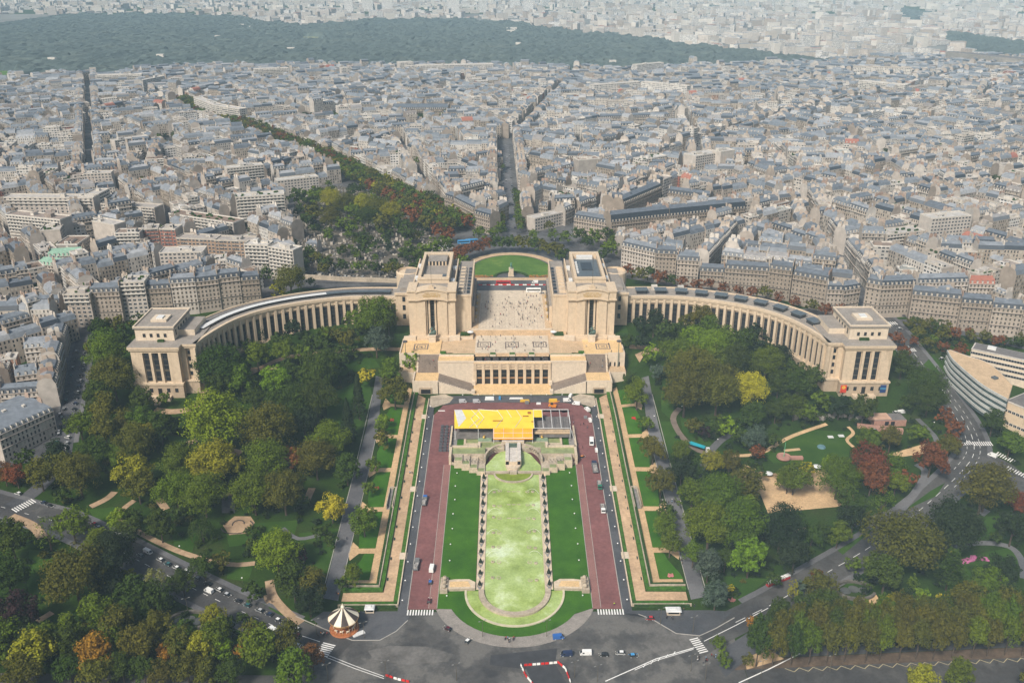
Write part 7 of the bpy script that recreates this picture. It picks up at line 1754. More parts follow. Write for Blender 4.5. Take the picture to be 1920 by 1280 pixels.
H((1722, 531), (1816, 528), 19, 13, 'h', 'house with a row of arched gables behind the right avenue row', (.2, .6)); H((1818, 532), (1866, 533), 15, 12, 'h', 'white house with a red tiled roof behind the right avenue row', (.95, .5), roof=TIL); H((1748, 410), (1822, 404), 29, 16, 'm', 'tall white block with rows of windows in the upper right', (.97, .6)); H((1305, 293), (1350, 286), 27, 20, 'm', 'tall white block beside a white tower right of the straight street', (.97, .6)); H((1352, 285), (1378, 281), 30, 14, 'm', 'plain white tower slab right of the straight street', (.99, .6), win=False, fac=PAR)
H((1664, 440), (1735, 432), 20, 16, 'm', 'stepped tan block with roof gardens above the right canyon', (.2, .5), balc=4, green=True); H((1453, 432), (1510, 425), 13, 16, 'o', 'low glass gabled building above the right front row', (.5, .5)); H((1205, 300), (1250, 292), 21, 15, 'm', 'green planted terrace block right of the straight street', (.3, .7), balc=4, green=True, win=False); H((1085, 300), (1125, 297), 27, 14, 'm', 'tall cream block with brown flank right of the straight street', (.5, .9), win=False, fac=PAR)
# far buildings that stand out
H((760, 124), (925, 121), 26, 22, 'o', 'long white university block with two end towers before the wood', (.97, .6), win=False); H((749, 118), (775, 117), 32, 24, 'o', 'left end tower of the long white block before the wood', (.97, .6), win=False)
H((1113, 160), (1200, 154), 27, 14, 'm', 'wide cream apartment terrace in the upper centre', (.5, .6), win=False); H((1202, 154), (1288, 162), 27, 14, 'm', 'right half of the wide cream apartment terrace', (.5, .6), win=False); H((1610, 152), (1697, 160), 27, 16, 'm', 'cream block with arched bays in the upper right', (.5, .6), balc=5, win=False); H((1140, 190), (1178, 190), 24, 14, 'o', 'dark glazed block in the upper centre', (.2, .1), win=False); H((1715, 163), (1770, 158), 20, 14, 'o', 'dark striped office in the upper right', (.2, .1), win=False); H((1600, 125), (1710, 128), 28, 16, 'm', 'blue grey apartment range near the wood on the right', (.3, .1), win=False)
H((1195, 122), (1245, 118), 30, 16, 'm', 'white domed apartment house before the wood', (.9, .6), win=False); H((640, 128), (660, 127), 30, 14, 'm', 'square white tower before the wood', (.95, .6), win=False); H((735, 205), (840, 205), 14, 40, 'h', 'long brick school range with slate roofs', (.0, .1), win=False); H((1125, 222), (1255, 218), 16, 18, 'h', 'long slate roofed hall in the upper centre', (.5, .2), win=False)
# long slanted grey hall at the far right
o3 = G(1845, 128); r = thing('congress_hall', 'long slanting grey hall with a sloped front at the far upper right', 'building', o3)
b = MB(); a1 = G(1774, 118, 6)[:2]; a2 = G(1925, 128, 6)[:2]
L = hypot(a2[0]-a1[0], a2[1]-a1[1]); e = ((a2[0]-a1[0])/L, (a2[1]-a1[1])/L); n = (-e[1], e[0]); z = T(*a1)
b.face([(*a1, z), (*a2, z), (*add2(a2, n, -14), z+26), (*add2(a1, n, -22), z+34)]); b.face([(*add2(a1, n, -22), z+34), (*add2(a2, n, -14), z+26), (*add2(a2, n, 60), z+24), (*add2(a1, n, 40), z+30)], 1); b.face([(*a1, z), (*add2(a1, n, -22), z+34), (*add2(a1, n, 40), z+30), (*add2(a1, n, 40), z)])
b.build('sloped_front', [m_concrete, m_roofd], r)
# curved office block and its neighbours at the right edge
def curved_office():
    zt = 13.0
    outer = smooth_line([G(1777, 656, 13)[:2], G(1786, 680, 13)[:2], G(1812, 712, 14)[:2], G(1842, 740, 15)[:2], G(1886, 766, 17)[:2]], 5)
    inner = smooth_line([G(1783, 655, 13)[:2], G(1810, 669, 13)[:2], G(1846, 683, 14)[:2], G(1868, 702, 15)[:2], G(1896, 733, 17)[:2]], 5)
    o = outer[len(outer)//2]; r = thing('curved_office', 'curved white office block with ribbon windows and a gravel roof at the right edge', 'building', (o[0], o[1], T(*o)))
    zc = T(*outer[0])+12.5
    b = MB(); P = outer+inner[::-1]; b.face([(x, y, zc) for x, y in P], 0); b.build('roof', m_tan, r)
    w = MB()
    for a, c in list(zip(inner, inner[1:]))+[(outer[-1], inner[-1]), (outer[0], inner[0])]: w.face([(*a, zc-28), (*c, zc-28), (*c, zc+.4), (*a, zc+.4)])
    w.build('wall', m_concrete, r)
    for k in range(5):
        z = zc+.5-k*3.7; s = MB(); g = MB(); off = -.0
        for i, (a, c) in enumerate(zip(outer, outer[1:])):
            L = hypot(c[0]-a[0], c[1]-a[1]); n = ((c[1]-a[1])/L, -(c[0]-a[0])/L)
            if n[0] > 0: n = (-n[0], -n[1])
            a2_, c2_ = add2(a, n, .5), add2(c, n, .5); s.face([(*a2_, z-1.7), (*c2_, z-1.7), (*c2_, z), (*a2_, z)]); s.face([(*a2_, z), (*c2_, z), (*c, z), (*a, z)]); s.face([(*a2_, z-1.7), (*c2_, z-1.7), (*c, z-1.7), (*a, z-1.7)])
            g.face([(*a, z-3.7), (*c, z-3.7), (*c, z-1.7), (*a, z-1.7)])
        s.build('white_band', M('pale_band', (.46, .47, .445), .6, .15, .4), r); g.build('ribbon_window', M('teal_glass', (.07, .10, .10), .2, .3, .5, spec=.5), r)
    b = MB(); b.obox(*G(1862, 722, 15)[:2], zc, zc+1.2, 3, 3, .4); b.build('roof_light', m_sky, r)
    for q in (outer, inner): FOOT.append(P)
curved_office()
def wing(l, r_, h, d, lab, nm, rows, m):
    A, B = G(l[0], l[1], h)[:2], G(r_[0], r_[1], h)[:2]; foot(A, B, d, 1); O = (A[0], A[1], min(T(*A), T(*B))); r = thing(nm, lab, 'building', O)
    L = hypot(B[0]-A[0], B[1]-A[1]); e = ((B[0]-A[0])/L, (B[1]-A[1])/L); n = (-e[1], e[0]); zt = max(T(*A), T(*B))+h; a = atan2(e[1], e[0])
    b = MB(); c = add2(add2(A, e, L/2), n, d/2); b.obox(c[0], c[1], O[2]-4, zt, L, d, a, 0, 1); b.build('wall', [m, m_roofd], r); b = MB(); b.obox(c[0], c[1], zt, zt+.6, L+.6, d+.6, a); b.obox(c[0], c[1], zt+.6, zt+.8, L-1, d-1, a, 1, 1); b.build('roof', [m_concrete, m_roofd], r)
    b = MB(); q = add2(add2(A, e, L*.3), n, d*.5); b.obox(q[0], q[1], zt+.6, zt+2.6, 5, 3, a); b.build('roof_plant', m_zinc_w, r)
    add_windows(r, A, B, h, WIN_M, L/rows[0], h/rows[1]-.2, floors=rows[1], zt=zt)
wing((1822, 655), (1935, 690), 15, 12, 'long museum building with blue windows behind the curved office', 'museum_building', (22, 4), m_limep); wing((1886, 752), (1960, 790), 16, 30, 'pink roofed columned hall at the right edge below the curved office', 'columned_hall', (10, 2), m_lime)

# --- the generated blocks
RC = random.Random(21)
def clip(P, p, nrm, keep=1):
    out = []
    for i in range(len(P)):
        a, b = P[i], P[(i+1) % len(P)]; da = ((a[0]-p[0])*nrm[0]+(a[1]-p[1])*nrm[1])*keep; db = ((b[0]-p[0])*nrm[0]+(b[1]-p[1])*nrm[1])*keep
        if da >= 0: out.append(a)
        if da*db < 0: t = da/(da-db); out.append((a[0]+(b[0]-a[0])*t, a[1]+(b[1]-a[1])*t))
    return out
def area(P): return .5*sum(P[i][0]*P[(i+1) % len(P)][1]-P[(i+1) % len(P)][0]*P[i][1] for i in range(len(P)))
def inset(P, d):
    Q = P
    for i in range(len(P)):
        a, b = P[i], P[(i+1) % len(P)]; L = hypot(b[0]-a[0], b[1]-a[1])
        if L < .5: continue
        n = (-(b[1]-a[1])/L, (b[0]-a[0])/L); dd = d
        if d < 6:
            for AP, hw, c in AV:
                for m in (.3, .5, .7):
                    if line_dist(AP, a[0]+(b[0]-a[0])*m, a[1]+(b[1]-a[1])*m) < 2.5: dd = max(dd, hw+.4)
        Q = clip(Q, add2(a, n, dd), n)
        if len(Q) < 3: return []
    return Q
AV = []
def avenue(px, hw, cut=True): P = [GX(*p) for p in px]; AV.append((P, hw, cut))
avenue([(114, 858), (152, 612)], .2); avenue([(-300, 628), (138, 612)], 4); avenue([(138, 606), (487, 560)], .2); avenue([(-100, 343), (420, 326)], 5.5); avenue([(700, 264), (1250, 258)], 5.5)
avenue([(862, 438), (600, 304), (330, 195)], 19)
avenue([(958, 445), (946, 268)], 11); avenue([(828, 404), (748, 268)], 6.5); avenue([(1062, 430), (1290, 335)], 6.5); avenue([(1637, 600), (1495, 392)], 8)
avenue([(968, 252), (1060, 160)], 7); avenue([(950, 250), (790, 175)], 7); avenue([(1285, 288), (1512, 212)], 7); avenue([(1150, 500), (1500, 408)], 6.5); avenue([(170, 330), (165, 150)], 5.8); avenue([(1780, 385), (1580, 262)], 6.5)
OPEN = [GX(*p) for p in ((-900, 1000), (-500, 900), (106, 858), (146, 612), (487, 566), (552, 545), (548, 352), (640, 345), (720, 352), (835, 412), (885, 445), (925, 444), (940, 425), (978, 425), (1000, 440), (1070, 440), (1150, 470), (1162, 520), (1300, 545), (1480, 585), (1612, 606), (1700, 606), (1800, 628), (1920, 655), (2500, 740), (2600, 1500), (-900, 1500))]
CEM = [GX(*p) for p in ((550, 525), (552, 350), (640, 350), (720, 362), (850, 450), (850, 500), (760, 528), (640, 522))]
GARDENS = [[GX(*p) for p in q] for q in (((205, 275), (235, 272), (235, 300), (205, 300)), ((1180, 245), (1215, 240), (1215, 262), (1180, 262)), ((1840, 340), (1880, 335), (1880, 365), (1840, 365)), ((560, 222), (640, 220), (640, 240), (560, 240)), ((760, 222), (840, 222), (835, 236), (765, 236)), ((290, 262), (330, 258), (335, 280), (290, 282)), ((1650, 290), (1690, 285), (1690, 305), (1650, 305)))]
def near_av(x, y, m=0.0):
    for P, hw, c in AV:
        for a, b in zip(P, P[1:]):
            dx, dy = b[0]-a[0], b[1]-a[1]; t = max(0, min(1, ((x-a[0])*dx+(y-a[1])*dy)/(dx*dx+dy*dy)))
            if hypot(x-a[0]-dx*t, y-a[1]-dy*t) < hw+m: return True
    return False
BLOCKS = []
def split(P, depth=0, cuts=None):
    A = abs(area(P))
    if A < 450: return
    cx = sum(p[0] for p in P)/len(P); cy = sum(p[1] for p in P)/len(P)
    if min(p[1] for p in P) > 2330: return
    ymin = min(p[1] for p in P)
    cuts = list(cuts or [])
    while cuts:
        a, b = cuts.pop(0); L = hypot(b[0]-a[0], b[1]-a[1]); n = (-(b[1]-a[1])/L, (b[0]-a[0])/L)
        ts = []
        for i in range(len(P)):
            p, q = P[i], P[(i+1) % len(P)]; dp = (p[0]-a[0])*n[0]+(p[1]-a[1])*n[1]; dq = (q[0]-a[0])*n[0]+(q[1]-a[1])*n[1]
            if dp*dq < 0: t = dp/(dp-dq); ts.append(((p[0]+(q[0]-p[0])*t-a[0])*n[1]-(p[1]+(q[1]-p[1])*t-a[1])*n[0]))
        if len(ts) < 2: continue
        t0, t1 = min(ts), max(ts)
        if min(t1, L)-max(t0, 0) < 25: continue
        u = (n[1], -n[0]); perp = None; ur = (u[0]*.86-u[1]*.5, u[0]*.5+u[1]*.86)
        if t0 < -45: perp = a
        elif t1 > L+45: perp = b
        if perp: P1, P2 = clip(P, perp, ur, 1), clip(P, perp, ur, -1); again = [(a, b)]
        else: P1, P2 = clip(P, a, n, 1), clip(P, a, n, -1); again = []
        if len(P1) > 2 and len(P2) > 2 and abs(area(P1)) > 500 and abs(area(P2)) > 500:
            split(P1, depth+1, again+cuts); split(P2, depth+1, again+cuts); return
    lim = 8800*(1.0 if ymin < 1300 else 1.25)
    if A < lim*RC.uniform(.7, 1.4):
        BLOCKS.append(P); return
    E = max(range(len(P)), key=lambda i: hypot(P[i][0]-P[(i+1) % len(P)][0], P[i][1]-P[(i+1) % len(P)][1])); a, b = P[E], P[(E+1) % len(P)]
    L = hypot(b[0]-a[0], b[1]-a[1]); t = RC.uniform(.38, .62); q = (a[0]+(b[0]-a[0])*t, a[1]+(b[1]-a[1])*t); an = atan2(b[1]-a[1], b[0]-a[0])+RC.uniform(-.14, .14)*(2.2 if depth < 5 else 1)
    n = (cos(an), sin(an)); P1, P2 = clip(P, q, n, 1), clip(P, q, n, -1)
    if len(P1) > 2 and len(P2) > 2: split(P1, depth+1, cuts); split(P2, depth+1, cuts)
segs = [(P[i], P[i+1]) for P, hw, c in AV for i in range(len(P)-1)]
split([(-1450, 430), (1450, 430), (1450, 2350), (-1450, 2350)], 0, segs)
def visible(x, y, m=170):
    px, py = proj(x, y, T(x, y)+15); return -m < px < 1920+m and py < 1320
def edge_y(px):                     # lower edge of the wood in the photograph
    K = [(-400, 165), (40, 152), (165, 146), (180, 150), (300, 137), (470, 134), (620, 131), (740, 134), (930, 131), (1010, 133), (1180, 141), (1240, 131), (1370, 132), (1480, 127), (1560, 124), (1640, 118), (1700, 112), (1800, 108), (2300, 108)]
    return _lin(K, px)
SITES = []
for P in BLOCKS:
    if area(P) < 0: P = P[::-1]
    Q = inset(P, 4.9)
    if len(Q) < 3 or area(Q) < 120: continue
    modernity = RC.random()
    base_h = RC.uniform(15, 19.5)
    bt = RC.random()
    for i in range(len(Q)):
        a, b = Q[i], Q[(i+1) % len(Q)]; L = hypot(b[0]-a[0], b[1]-a[1])
        if L < 9: continue
        e = ((b[0]-a[0])/L, (b[1]-a[1])/L); n = (-e[1], e[0]); dep = RC.uniform(11, 13.5); s = 0.0; end = L-dep*.9 if L > 26 else L
        while s < end-6:
            w = min(RC.uniform(11, 23), end-s)
            if end-s-w < 7: w = end-s
            A, B = add2(a, e, s+.02), add2(a, e, s+w-.02); s += w
            c = add2(add2(A, e, w/2), n, dep/2)
            SITES.append((A, B, dep*RC.uniform(.92, 1.05), base_h+RC.uniform(-2.2, 2.4)-(5 if RC.random() < .08 else 0)+(7 if RC.random() < .03 else 0), 'm' if RC.random() < (.16 if modernity < .75 else .5) else 'h', c, (min(1, max(0, bt+RC.uniform(-.4, .4))), RC.random())))
    I = inset(Q, 15)
    if len(I) > 2 and area(I) > 120:      # yards: lower rear buildings
        xs_ = [p[0] for p in I]; ys_ = [p[1] for p in I]; k = int(area(I)/170)
        an = atan2(Q[1][1]-Q[0][1], Q[1][0]-Q[0][0])
        for j in range(k):
            x, y = RC.uniform(min(xs_), max(xs_)), RC.uniform(min(ys_), max(ys_))
            if not in_poly(x, y, I): continue
            w, d = RC.uniform(7, 16), RC.uniform(6, 10); e = (cos(an), sin(an)) if RC.random() < .5 else (-sin(an), cos(an))
            A = add2((x, y), e, -w/2); B = add2((x, y), e, w/2); SITES.append((A, B, d, RC.uniform(5, 14), 'h' if RC.random() < .6 else 'm', (x, y), (RC.random(), RC.random())))
FB = [(min(p[0] for p in f), max(p[0] for p in f), min(p[1] for p in f), max(p[1] for p in f), f) for f in FOOT]
def blocked(x, y):
    for x0, x1, y0, y1, f in FB:
        if x0 <= x <= x1 and y0 <= y <= y1 and in_poly(x, y, f): return True
    return False
good = []
for S in SITES:
    c = S[5]
    if not visible(*c): continue
    px, py = proj(c[0], c[1], T(*c))
    if py < edge_y(px)+1: continue
    pts = [c, add2(S[0], (S[1][0]-S[0][0], S[1][1]-S[0][1]), .5), S[0], S[1]]
    if any(in_poly(q[0], q[1], OPEN) for q in pts) or any(in_poly(c[0], c[1], g) for g in GARDENS): continue
    if any(near_av(q[0], q[1], -.8) for q in pts) or any(blocked(*q) for q in pts): continue
    good.append(S)
def shown_size(S):
    c = S[5]; z = T(*c)+10; px, py = proj(c[0], c[1], z); d = depth_of(c[0], c[1], z)
    w = hypot(S[1][0]-S[0][0], S[1][1]-S[0][1]); return (w+S[3])/d if 0 < px < 1920 and 0 < py < 1280 else 0
good.sort(key=lambda S: -shown_size(S)); NEAR = 300-NB-4
city = CB(); auto = []
CLM = [('the tree avenue', 640, 320), ('the straight street', 955, 350), ('the left edge block', 60, 430), ('the long mansard block', 1270, 400), ('the left end pavilion', 250, 590), ('the right canyon', 1580, 500), ('the cemetery', 560, 430), ('the right avenue row', 1820, 560), ('the left street', 80, 700), ('the red brick building', 295, 450), ('the right front row', 1350, 500), ('the tall white block', 1785, 420), ('the upper place', 1040, 430), ('the streamlined block', 240, 395), ('the long cream left block', 90, 385), ('the copper green roofs', 120, 490), ('the white tower slab', 1365, 300), ('the left edge hall', 30, 520), ('the white town house', 50, 800), ('the right picture edge', 1900, 500)]
def wordc(t): return ('tan', 'beige', 'cream', 'pale cream', 'whitish', 'grey-beige')[min(5, int(t*6))]
for i, S in enumerate(good):
    A, B, d, h, st_, c, tint = S; rr = random.Random(i); near = i < NEAR
    det = 2 if near or c[1] < 1150 else 1 if c[1] < 1700 else 0
    roof = rr.choice((SLA, SLA, ZIN, ZIN, ZIN)) if rr.random() > .006 else TIL
    if near:
        W, Rf = CB(), CB(); parts = []; O = (A[0], A[1], T(*A)); root = thing('town_house', '', 'building', O, 'town houses round the palace')
        def newp(nm):
            def f(): q = CB(); parts.append((nm, q)); return q
            return f
        if st_ == 'h': haussmann(W, Rf, newp('chimney_stack'), A, B, d, h, tint, rr, 2, roof, slope=3.2 if d > 10.2 else 1.3)
        else: modern(W, Rf, newp('balcony'), A, B, d, h, tint, rr, BRK if rr.random() < .08 else MOD, rr.choice((0, 0, 3, 5)), 2, FLT, rr.random() < .25)
        W.build('wall', root, O); Rf.build('roof', root, O)
        for nm, q in parts: q.build(nm, root, O)
        px, py = proj(c[0], c[1], T(*c)+h); w = hypot(B[0]-A[0], B[1]-A[1])
        auto.append((root, ('%s%s house' % ('narrow ' if w < 13 else 'wide ' if w > 19 else '', wordc(tint[0]))) if st_ == 'h' else '%s flat-roofed block' % ('brick or white' if False else 'pale'), ('red tiled' if roof == TIL else 'slate' if roof == SLA else 'zinc') if st_ == 'h' else '', px, py))
    else:
        if st_ == 'h': haussmann(city, city, lambda: city, A, B, d, h, tint, rr, det, roof, slope=3.2 if d > 10.2 else 1.3)
        else: modern(city, city, lambda: city, A, B, d, h, tint, rr, BRK if rr.random() < .08 else MOD, (rr.choice((0, 0, 3, 5)) if c[1] < 1300 else 0), det, FLT, rr.random() < .2 and det > 1)
        city.tint = tint
tag(city.build('city_buildings'), kind='stuff')
grp = {}
for a in auto:
    lm = min(CLM, key=lambda q: hypot(q[1]-a[3], q[2]-a[4])); grp.setdefault((lm, a[1], a[2]), []).append(a)
for (lm, b, rf), Ls in grp.items():
    Ls.sort(key=lambda a: hypot(lm[1]-a[3], lm[2]-a[4]))
    for i, a in enumerate(Ls):
        base = b+(' with %s roof' % rf if rf else '')
        a[0]['label'] = base+(' near '+lm[0] if len(Ls) == 1 else ', %snearest of these to %s' % ('' if i == 0 else nth(i)+' ', lm[0]))
print('CITY', len(good), NB, len(city.f))
# cemetery: earth, graves
cg = drape('cemetery_ground', [CEM], M('grave_earth', (.11, .095, .075), .95, .35, .2, fine=1), .2, 12)
gr = MB(); rr = random.Random(31); xs_ = [p[0] for p in CEM]; ys_ = [p[1] for p in CEM]
for k in range(3200):
    x, y = rr.uniform(min(xs_), max(xs_)), rr.uniform(min(ys_), max(ys_))
    if not in_poly(x, y, CEM) or int(x/2.6) % 9 == 0: continue
    h = rr.choice((.5, .6, .9, 1.6, 2.6)); gr.obox(x, y, T(x, y), T(x, y)+h+.2, rr.uniform(.8, 1.6), rr.uniform(1.2, 2.4), rr.choice((0, .1, 1.57)), rr.choice((0, 0, 1, 2)))
tag(gr.build('graves', [M('grave_stone', (.44, .39, .33), .8, .2, .3), M('grave_grey', (.22, .21, .195), .8, .2, .3), M('grave_dark', (.09, .085, .08), .7, .3, .3)]), kind='stuff')
ch = H((573, 462), (594, 463), 7, 12, 'h', 'small stone chapel in the cemetery', (.7, .5), win=False, fac=PAR, name='chapel'); ch['category'] = 'chapel'
wl = MB(); wl.strip([GX(548, 522), GX(640, 528), GX(760, 532)], .8, 0, 4.2); tag(wl.build('cemetery_wall', m_stone_d), 'long retaining wall of the cemetery above the street', 'wall')
# street surface under the town, streets painted darker
CITYP = [GX(*p) for p in ((-300, 930), (98, 858), (138, 612), (487, 564), (560, 540), (760, 530))]+[(-88, 668), (88, 668)]+[GX(*p) for p in ((1165, 520), (1300, 545), (1480, 585), (1612, 606), (1700, 606), (1800, 628), (1920, 655), (2300, 720))]+[(1300, 900), (1500, 2330), (-1500, 2330), (-1300, 900)]
drape('street_ground', [CITYP], m_city, .12, 60)
def street(px, w, up=.3, mt=None):
    P = [GX(*p) for p in px]; mb = MB(); mb.strip(P, w, up, 0, step=25); tag(mb.build('street', mt or m_dark), kind='structure')
street([(958, 450), (953, 370), (946, 272)], 11.5, .34, m_walk); street([(862, 438), (700, 345), (600, 302), (500, 262), (330, 195)], 16); street([(560, 527), (650, 527), (760, 534)], 9, .5); street([(1637, 600), (1530, 440)], 9)
street([(870, 470), (900, 440), (955, 432), (1040, 440), (1075, 465)], 14, .45)
# trees of the avenues and yards as one mass, with the smaller trees of the park
MT = list(MASS_TREES); rr = random.Random(17)
def avtrees(px, offs, step, r, kinds):
    P = [GX(*p) for p in px]
    for a, b in zip(P, P[1:]):
        L = hypot(b[0]-a[0], b[1]-a[1]); e = ((b[0]-a[0])/L, (b[1]-a[1])/L); n = (-e[1], e[0])
        for k in range(int(L/step)):
            for o in offs:
                q = add2(add2(a, e, (k+.5)*step), n, o+rr.uniform(-.7, .7)); R = r*rr.uniform(.85, 1.2); MT.append((q[0], q[1], T(*q), R, R*1.05, 3.0, rr.choice(kinds)))
avtrees([(862, 438), (700, 345), (600, 302), (500, 262), (420, 228), (330, 195)], (-17, -8.5, 0, 8.5, 17), 8, 6.4, 'dngndgnyb'); avtrees([(957, 440), (953, 375)], (-9.5, 9.5), 7.5, 4.6, 'gdn'); avtrees([(1700, 612), (1800, 632), (1930, 660)], (-4,), 10, 4.0, 'nbd')
for _ in range(1):
    for P in GARDENS+[CEM]:
        x0, x1, y0, y1 = min(p[0] for p in P), max(p[0] for p in P), min(p[1] for p in P), max(p[1] for p in P)
        for k in range(int(abs(area(P))/(70 if P is not CEM else 190))):
            x, y = rr.uniform(x0, x1), rr.uniform(y0, y1)
            if in_poly(x, y, P): R = rr.uniform(3, 5.5); MT.append((x, y, T(x, y), R, R, 2.0, rr.choice('ddgnk')))
for k in range(420):                       # single trees in yards and side streets
    a = RC.choice(BLOCKS); x = sum(p[0] for p in a)/len(a)+rr.uniform(-14, 14); y = sum(p[1] for p in a)/len(a)+rr.uniform(-14, 14)
    if visible(x, y, 0) and not in_poly(x, y, OPEN) and proj(x, y, 30)[1] > edge_y(proj(x, y, 30)[0]): R = rr.uniform(3, 5); MT.append((x, y, T(x, y), R, R*1.1, 5, rr.choice('ddgnk')))
CEMT = [(q[0], q[1]) for q in MT]
tree_mass('avenue_trees', MT, 300, .13)

cp0, cp1 = GX(957, 436), GX(948, 285); sl = hypot(cp1[0]-cp0[0], cp1[1]-cp0[1]); se = ((cp1[0]-cp0[0])/sl, (cp1[1]-cp0[1])/sl); rr = random.Random(6)
for k in range(26):
    o_ = (-4.6, 4.6, rr.choice((-1.5, 1.5)))[k % 3]; q = add2(add2(cp0, se, 14+k*sl/27), (-se[1], se[0]), o_); c = rr.choice(('white', 'black', 'silver', 'navy', 'grey'))
    vehicle('car', q[0], q[1], atan2(se[1], se[0]), c, '%s car, %s up the straight street from the upper place' % (c, nth(k)), None, 'cars in the straight street', True)
# ------------------------------------------------------------------ the wood, the suburbs and the hills
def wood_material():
    m, nt, b = new_mat('hazed_wood_canopy')
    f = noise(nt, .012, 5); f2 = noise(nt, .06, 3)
    c = ramp(nt, f, [(.3, (.058, .080, .078)), (.55, (.076, .100, .092)), (.75, (.094, .114, .098))])  # foliage colour paled and turned blue-grey, with distance haze painted in
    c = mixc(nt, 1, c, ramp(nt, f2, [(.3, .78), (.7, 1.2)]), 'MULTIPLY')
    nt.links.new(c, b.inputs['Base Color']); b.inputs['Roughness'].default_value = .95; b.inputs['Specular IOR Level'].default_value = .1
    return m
def far_edge(px):
    return _lin([(-600, 30), (0, 27), (160, 29), (300, 27), (470, 34), (490, 43), (600, 49), (640, 43), (700, 38), (850, 37), (960, 43), (1060, 58), (1200, 71), (1300, 86), (1400, 98), (1500, 109), (1600, 119), (1640, 121), (2400, 121)], px)
def in_wood(x, y):
    px, py = proj(x, y, T(x, y)+6)
    if px < 33 and 128 < py < 150: return False
    if 562 < px < 604 and 66 < py < 74: return False
    if py < edge_y(px)-1.5+2.4*sin(px*.05)+1.8*sin(px*.13)+1.2*sin(px*.31) and py > far_edge(px)+1.6*sin(px*.07)+1.1*sin(px*.19): return px < 1625
    if 1690 < px < 1770 and 18+10*sin(px*.04) < py < 34+8*sin(px*.06): return True
    if px > 1775 and 60+(px-1775)*.15 < py < 78+(px-1775)*.28: return True
    return 1560 < px < 1612 and 112 < py < 128
dx, dy = 11.0, 15.0; gx = np.arange(-1900, 1900, dx); gy = np.arange(2000, 5200, dy)
rs = np.random.RandomState(4); hh = rs.uniform(7, 17, (len(gy), len(gx))); jx = rs.uniform(-4, 4, hh.shape); jy = rs.uniform(-5, 5, hh.shape)
V = [(gx[i]+jx[j, i], gy[j]+jy[j, i], T(gx[i], gy[j])+hh[j, i]) for j in range(len(gy)) for i in range(len(gx))]
inside = np.array([[in_wood(gx[i], gy[j]) for i in range(len(gx))] for j in range(len(gy))])
for j in range(len(gy)):
    for i in range(len(gx)):
        if not inside[j, i]: q = V[j*len(gx)+i]; V[j*len(gx)+i] = (q[0], q[1], T(gx[i], gy[j])-1)
Fc = [(j*len(gx)+i, j*len(gx)+i+1, (j+1)*len(gx)+i+1, (j+1)*len(gx)+i) for j in range(len(gy)-1) for i in range(len(gx)-1) if inside[j, i] or inside[j+1, i] or inside[j, i+1] or inside[j+1, i+1]]
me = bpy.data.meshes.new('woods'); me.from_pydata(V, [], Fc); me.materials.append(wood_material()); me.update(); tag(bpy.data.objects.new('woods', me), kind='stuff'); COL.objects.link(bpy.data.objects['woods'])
sub = CB(); rr = random.Random(77); n = 0
while n < 6500:
    y = 2300+4700*rr.random(); w = .60*(y+120); x = rr.uniform(-w, w); px, py = proj(x, y, T(x, y))
    if not (-60 < px < 1980) or py > edge_y(px) or in_wood(x, y): continue
    n += 1
    if py > far_edge(px) and px < 1600: continue
    hgt = rr.choice((7, 9, 12, 12, 16, 20, 28)); l = rr.uniform(14, 55); d = rr.uniform(11, 18); a = rr.choice((.3, .35, 1.87, -.2, 1.2)); e = (cos(a), sin(a)); sub.tint = (rr.uniform(.4, 1), rr.choice((.2, .5, .6, .7, .85)))
    z = T(x, y); sub.obox((x, y), l, d, e, z-2, z+hgt, rr.choice((MOD, PAR, PAR, DOR)), rr.choice((FLT, ZIN, ZIN, TIL if rr.random() < .3 else FLT)))
for px, py in ((655, 28), (690, 20), (727, 24), (850, 26), (905, 22), (965, 20), (990, 24), (1590, 14), (1500, 20)):
    p = G(px, py+2); sub.tint = (.8, .6); sub.obox(p[:2], rr.uniform(30, 60), 30, (1, .1), p[2], p[2]+rr.uniform(80, 150), MOD, FLT)
for k in range(16):                        # white villas and stands scattered in the wood
    px = rr.choice((rr.uniform(100, 1500), 958+rr.uniform(-8, 8))); py = rr.uniform(far_edge(px)+6, edge_y(px)-6) if px < 940 or px > 970 else rr.uniform(60, 66); p = G(px, py); sub.tint = (.9, .7); sub.obox(p[:2], rr.uniform(10, 22), 9, (1, rr.uniform(-.3, .3)), p[2], p[2]+rr.uniform(13, 19), DOR, FLT)
tag(sub.build('suburb_buildings'), kind='stuff')
ground_poly('lawn', [(-40, 152), (33, 148), (33, 131), (-40, 133)], m_lawn3, .6, 80); ground_poly('lawn', [(562, 74), (604, 73), (602, 67), (565, 68)], M('dry_meadow', (.26, .27, .13), .9), .6, 80)
drape('suburb_ground', [[(-5000, 2300), (5000, 2300), (9000, 9000), (-9000, 9000)]], M('suburb_floor', (.16, .16, .145), .9, .3, .004), .05, 300)
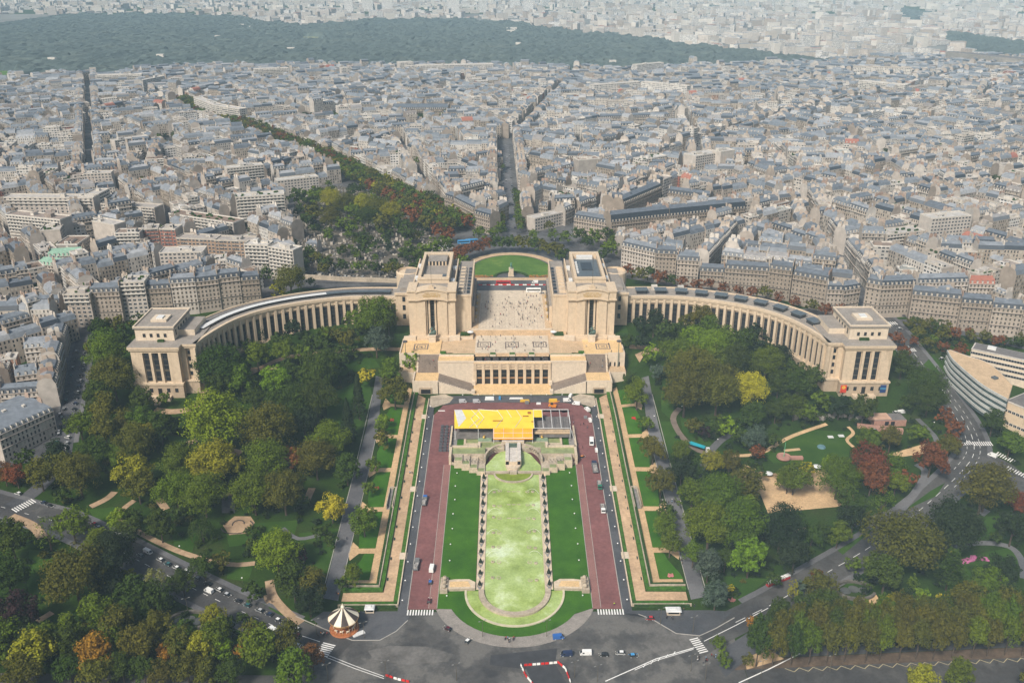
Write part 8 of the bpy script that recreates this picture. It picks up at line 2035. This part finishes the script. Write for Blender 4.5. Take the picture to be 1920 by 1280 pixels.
# ------------------------------------------------------------------ sky, sun, air, camera
SUN_EL, SUN_AZ = radians(46), radians(212)     # azimuth from +Y clockwise: behind the viewer, to the left
w = bpy.data.worlds.new('World'); SC.world = w; w.use_nodes = True
nt = w.node_tree; bg = nt.nodes['Background']
sk = nt.nodes.new('ShaderNodeTexSky'); sk.sky_type = 'NISHITA'; sk.sun_disc = False
sk.sun_elevation = SUN_EL; sk.sun_rotation = SUN_AZ; sk.air_density = 1.6; sk.dust_density = 4.0; sk.ozone_density = 1.0; sk.altitude = 200
nt.links.new(sk.outputs[0], bg.inputs['Color']); bg.inputs['Strength'].default_value = .078
sd = bpy.data.lights.new('sun', 'SUN'); sd.energy = 3.7; sd.angle = radians(10); sd.color = (1.0, .94, .85)
so = bpy.data.objects.new('sun', sd); COL.objects.link(so)
dirv = Vector((sin(SUN_AZ)*cos(SUN_EL), cos(SUN_AZ)*cos(SUN_EL), sin(SUN_EL)))
so.rotation_euler = dirv.to_track_quat('Z', 'Y').to_euler(); so.location = (0, -200, 800)
hz = MB(); hz.box(-14000, 14000, -600, 15000, -2.5, 300)
m, nt, b = new_mat('haze_air'); nt.nodes.remove(b)
pvn = nt.nodes.new('ShaderNodeVolumePrincipled'); pvn.inputs['Color'].default_value = (.57, .80, 1.0, 1)
pvn.inputs['Density'].default_value = HAZE; pvn.inputs['Anisotropy'].default_value = -.35
nt.links.new(pvn.outputs[0], nt.nodes['Material Output'].inputs['Volume'])
tag(hz.build('haze', m), kind='stuff')
cd = bpy.data.cameras.new('camera'); co = bpy.data.objects.new('camera', cd); COL.objects.link(co)
co.location = CAM; co.rotation_euler = (pi/2-PITCH, 0, -YAW)
cd.sensor_width = 36; cd.lens = 36*F/1920; cd.clip_start = 1; cd.clip_end = 40000
SC.camera = co
SC.view_settings.view_transform = 'Standard'; SC.view_settings.look = 'None'; SC.view_settings.gamma = 1
SC.view_settings.exposure = 0.3
SC.render.engine = 'CYCLES'
SC.cycles.max_bounces = 5; SC.cycles.diffuse_bounces = 3; SC.cycles.glossy_bounces = 2; SC.cycles.transmission_bounces = 2; SC.cycles.volume_bounces = 2
SC.cycles.use_adaptive_sampling = True; SC.cycles.adaptive_threshold = .02
SC.cycles.use_denoising = True
SC.render.resolution_x = 1024; SC.render.resolution_y = 682
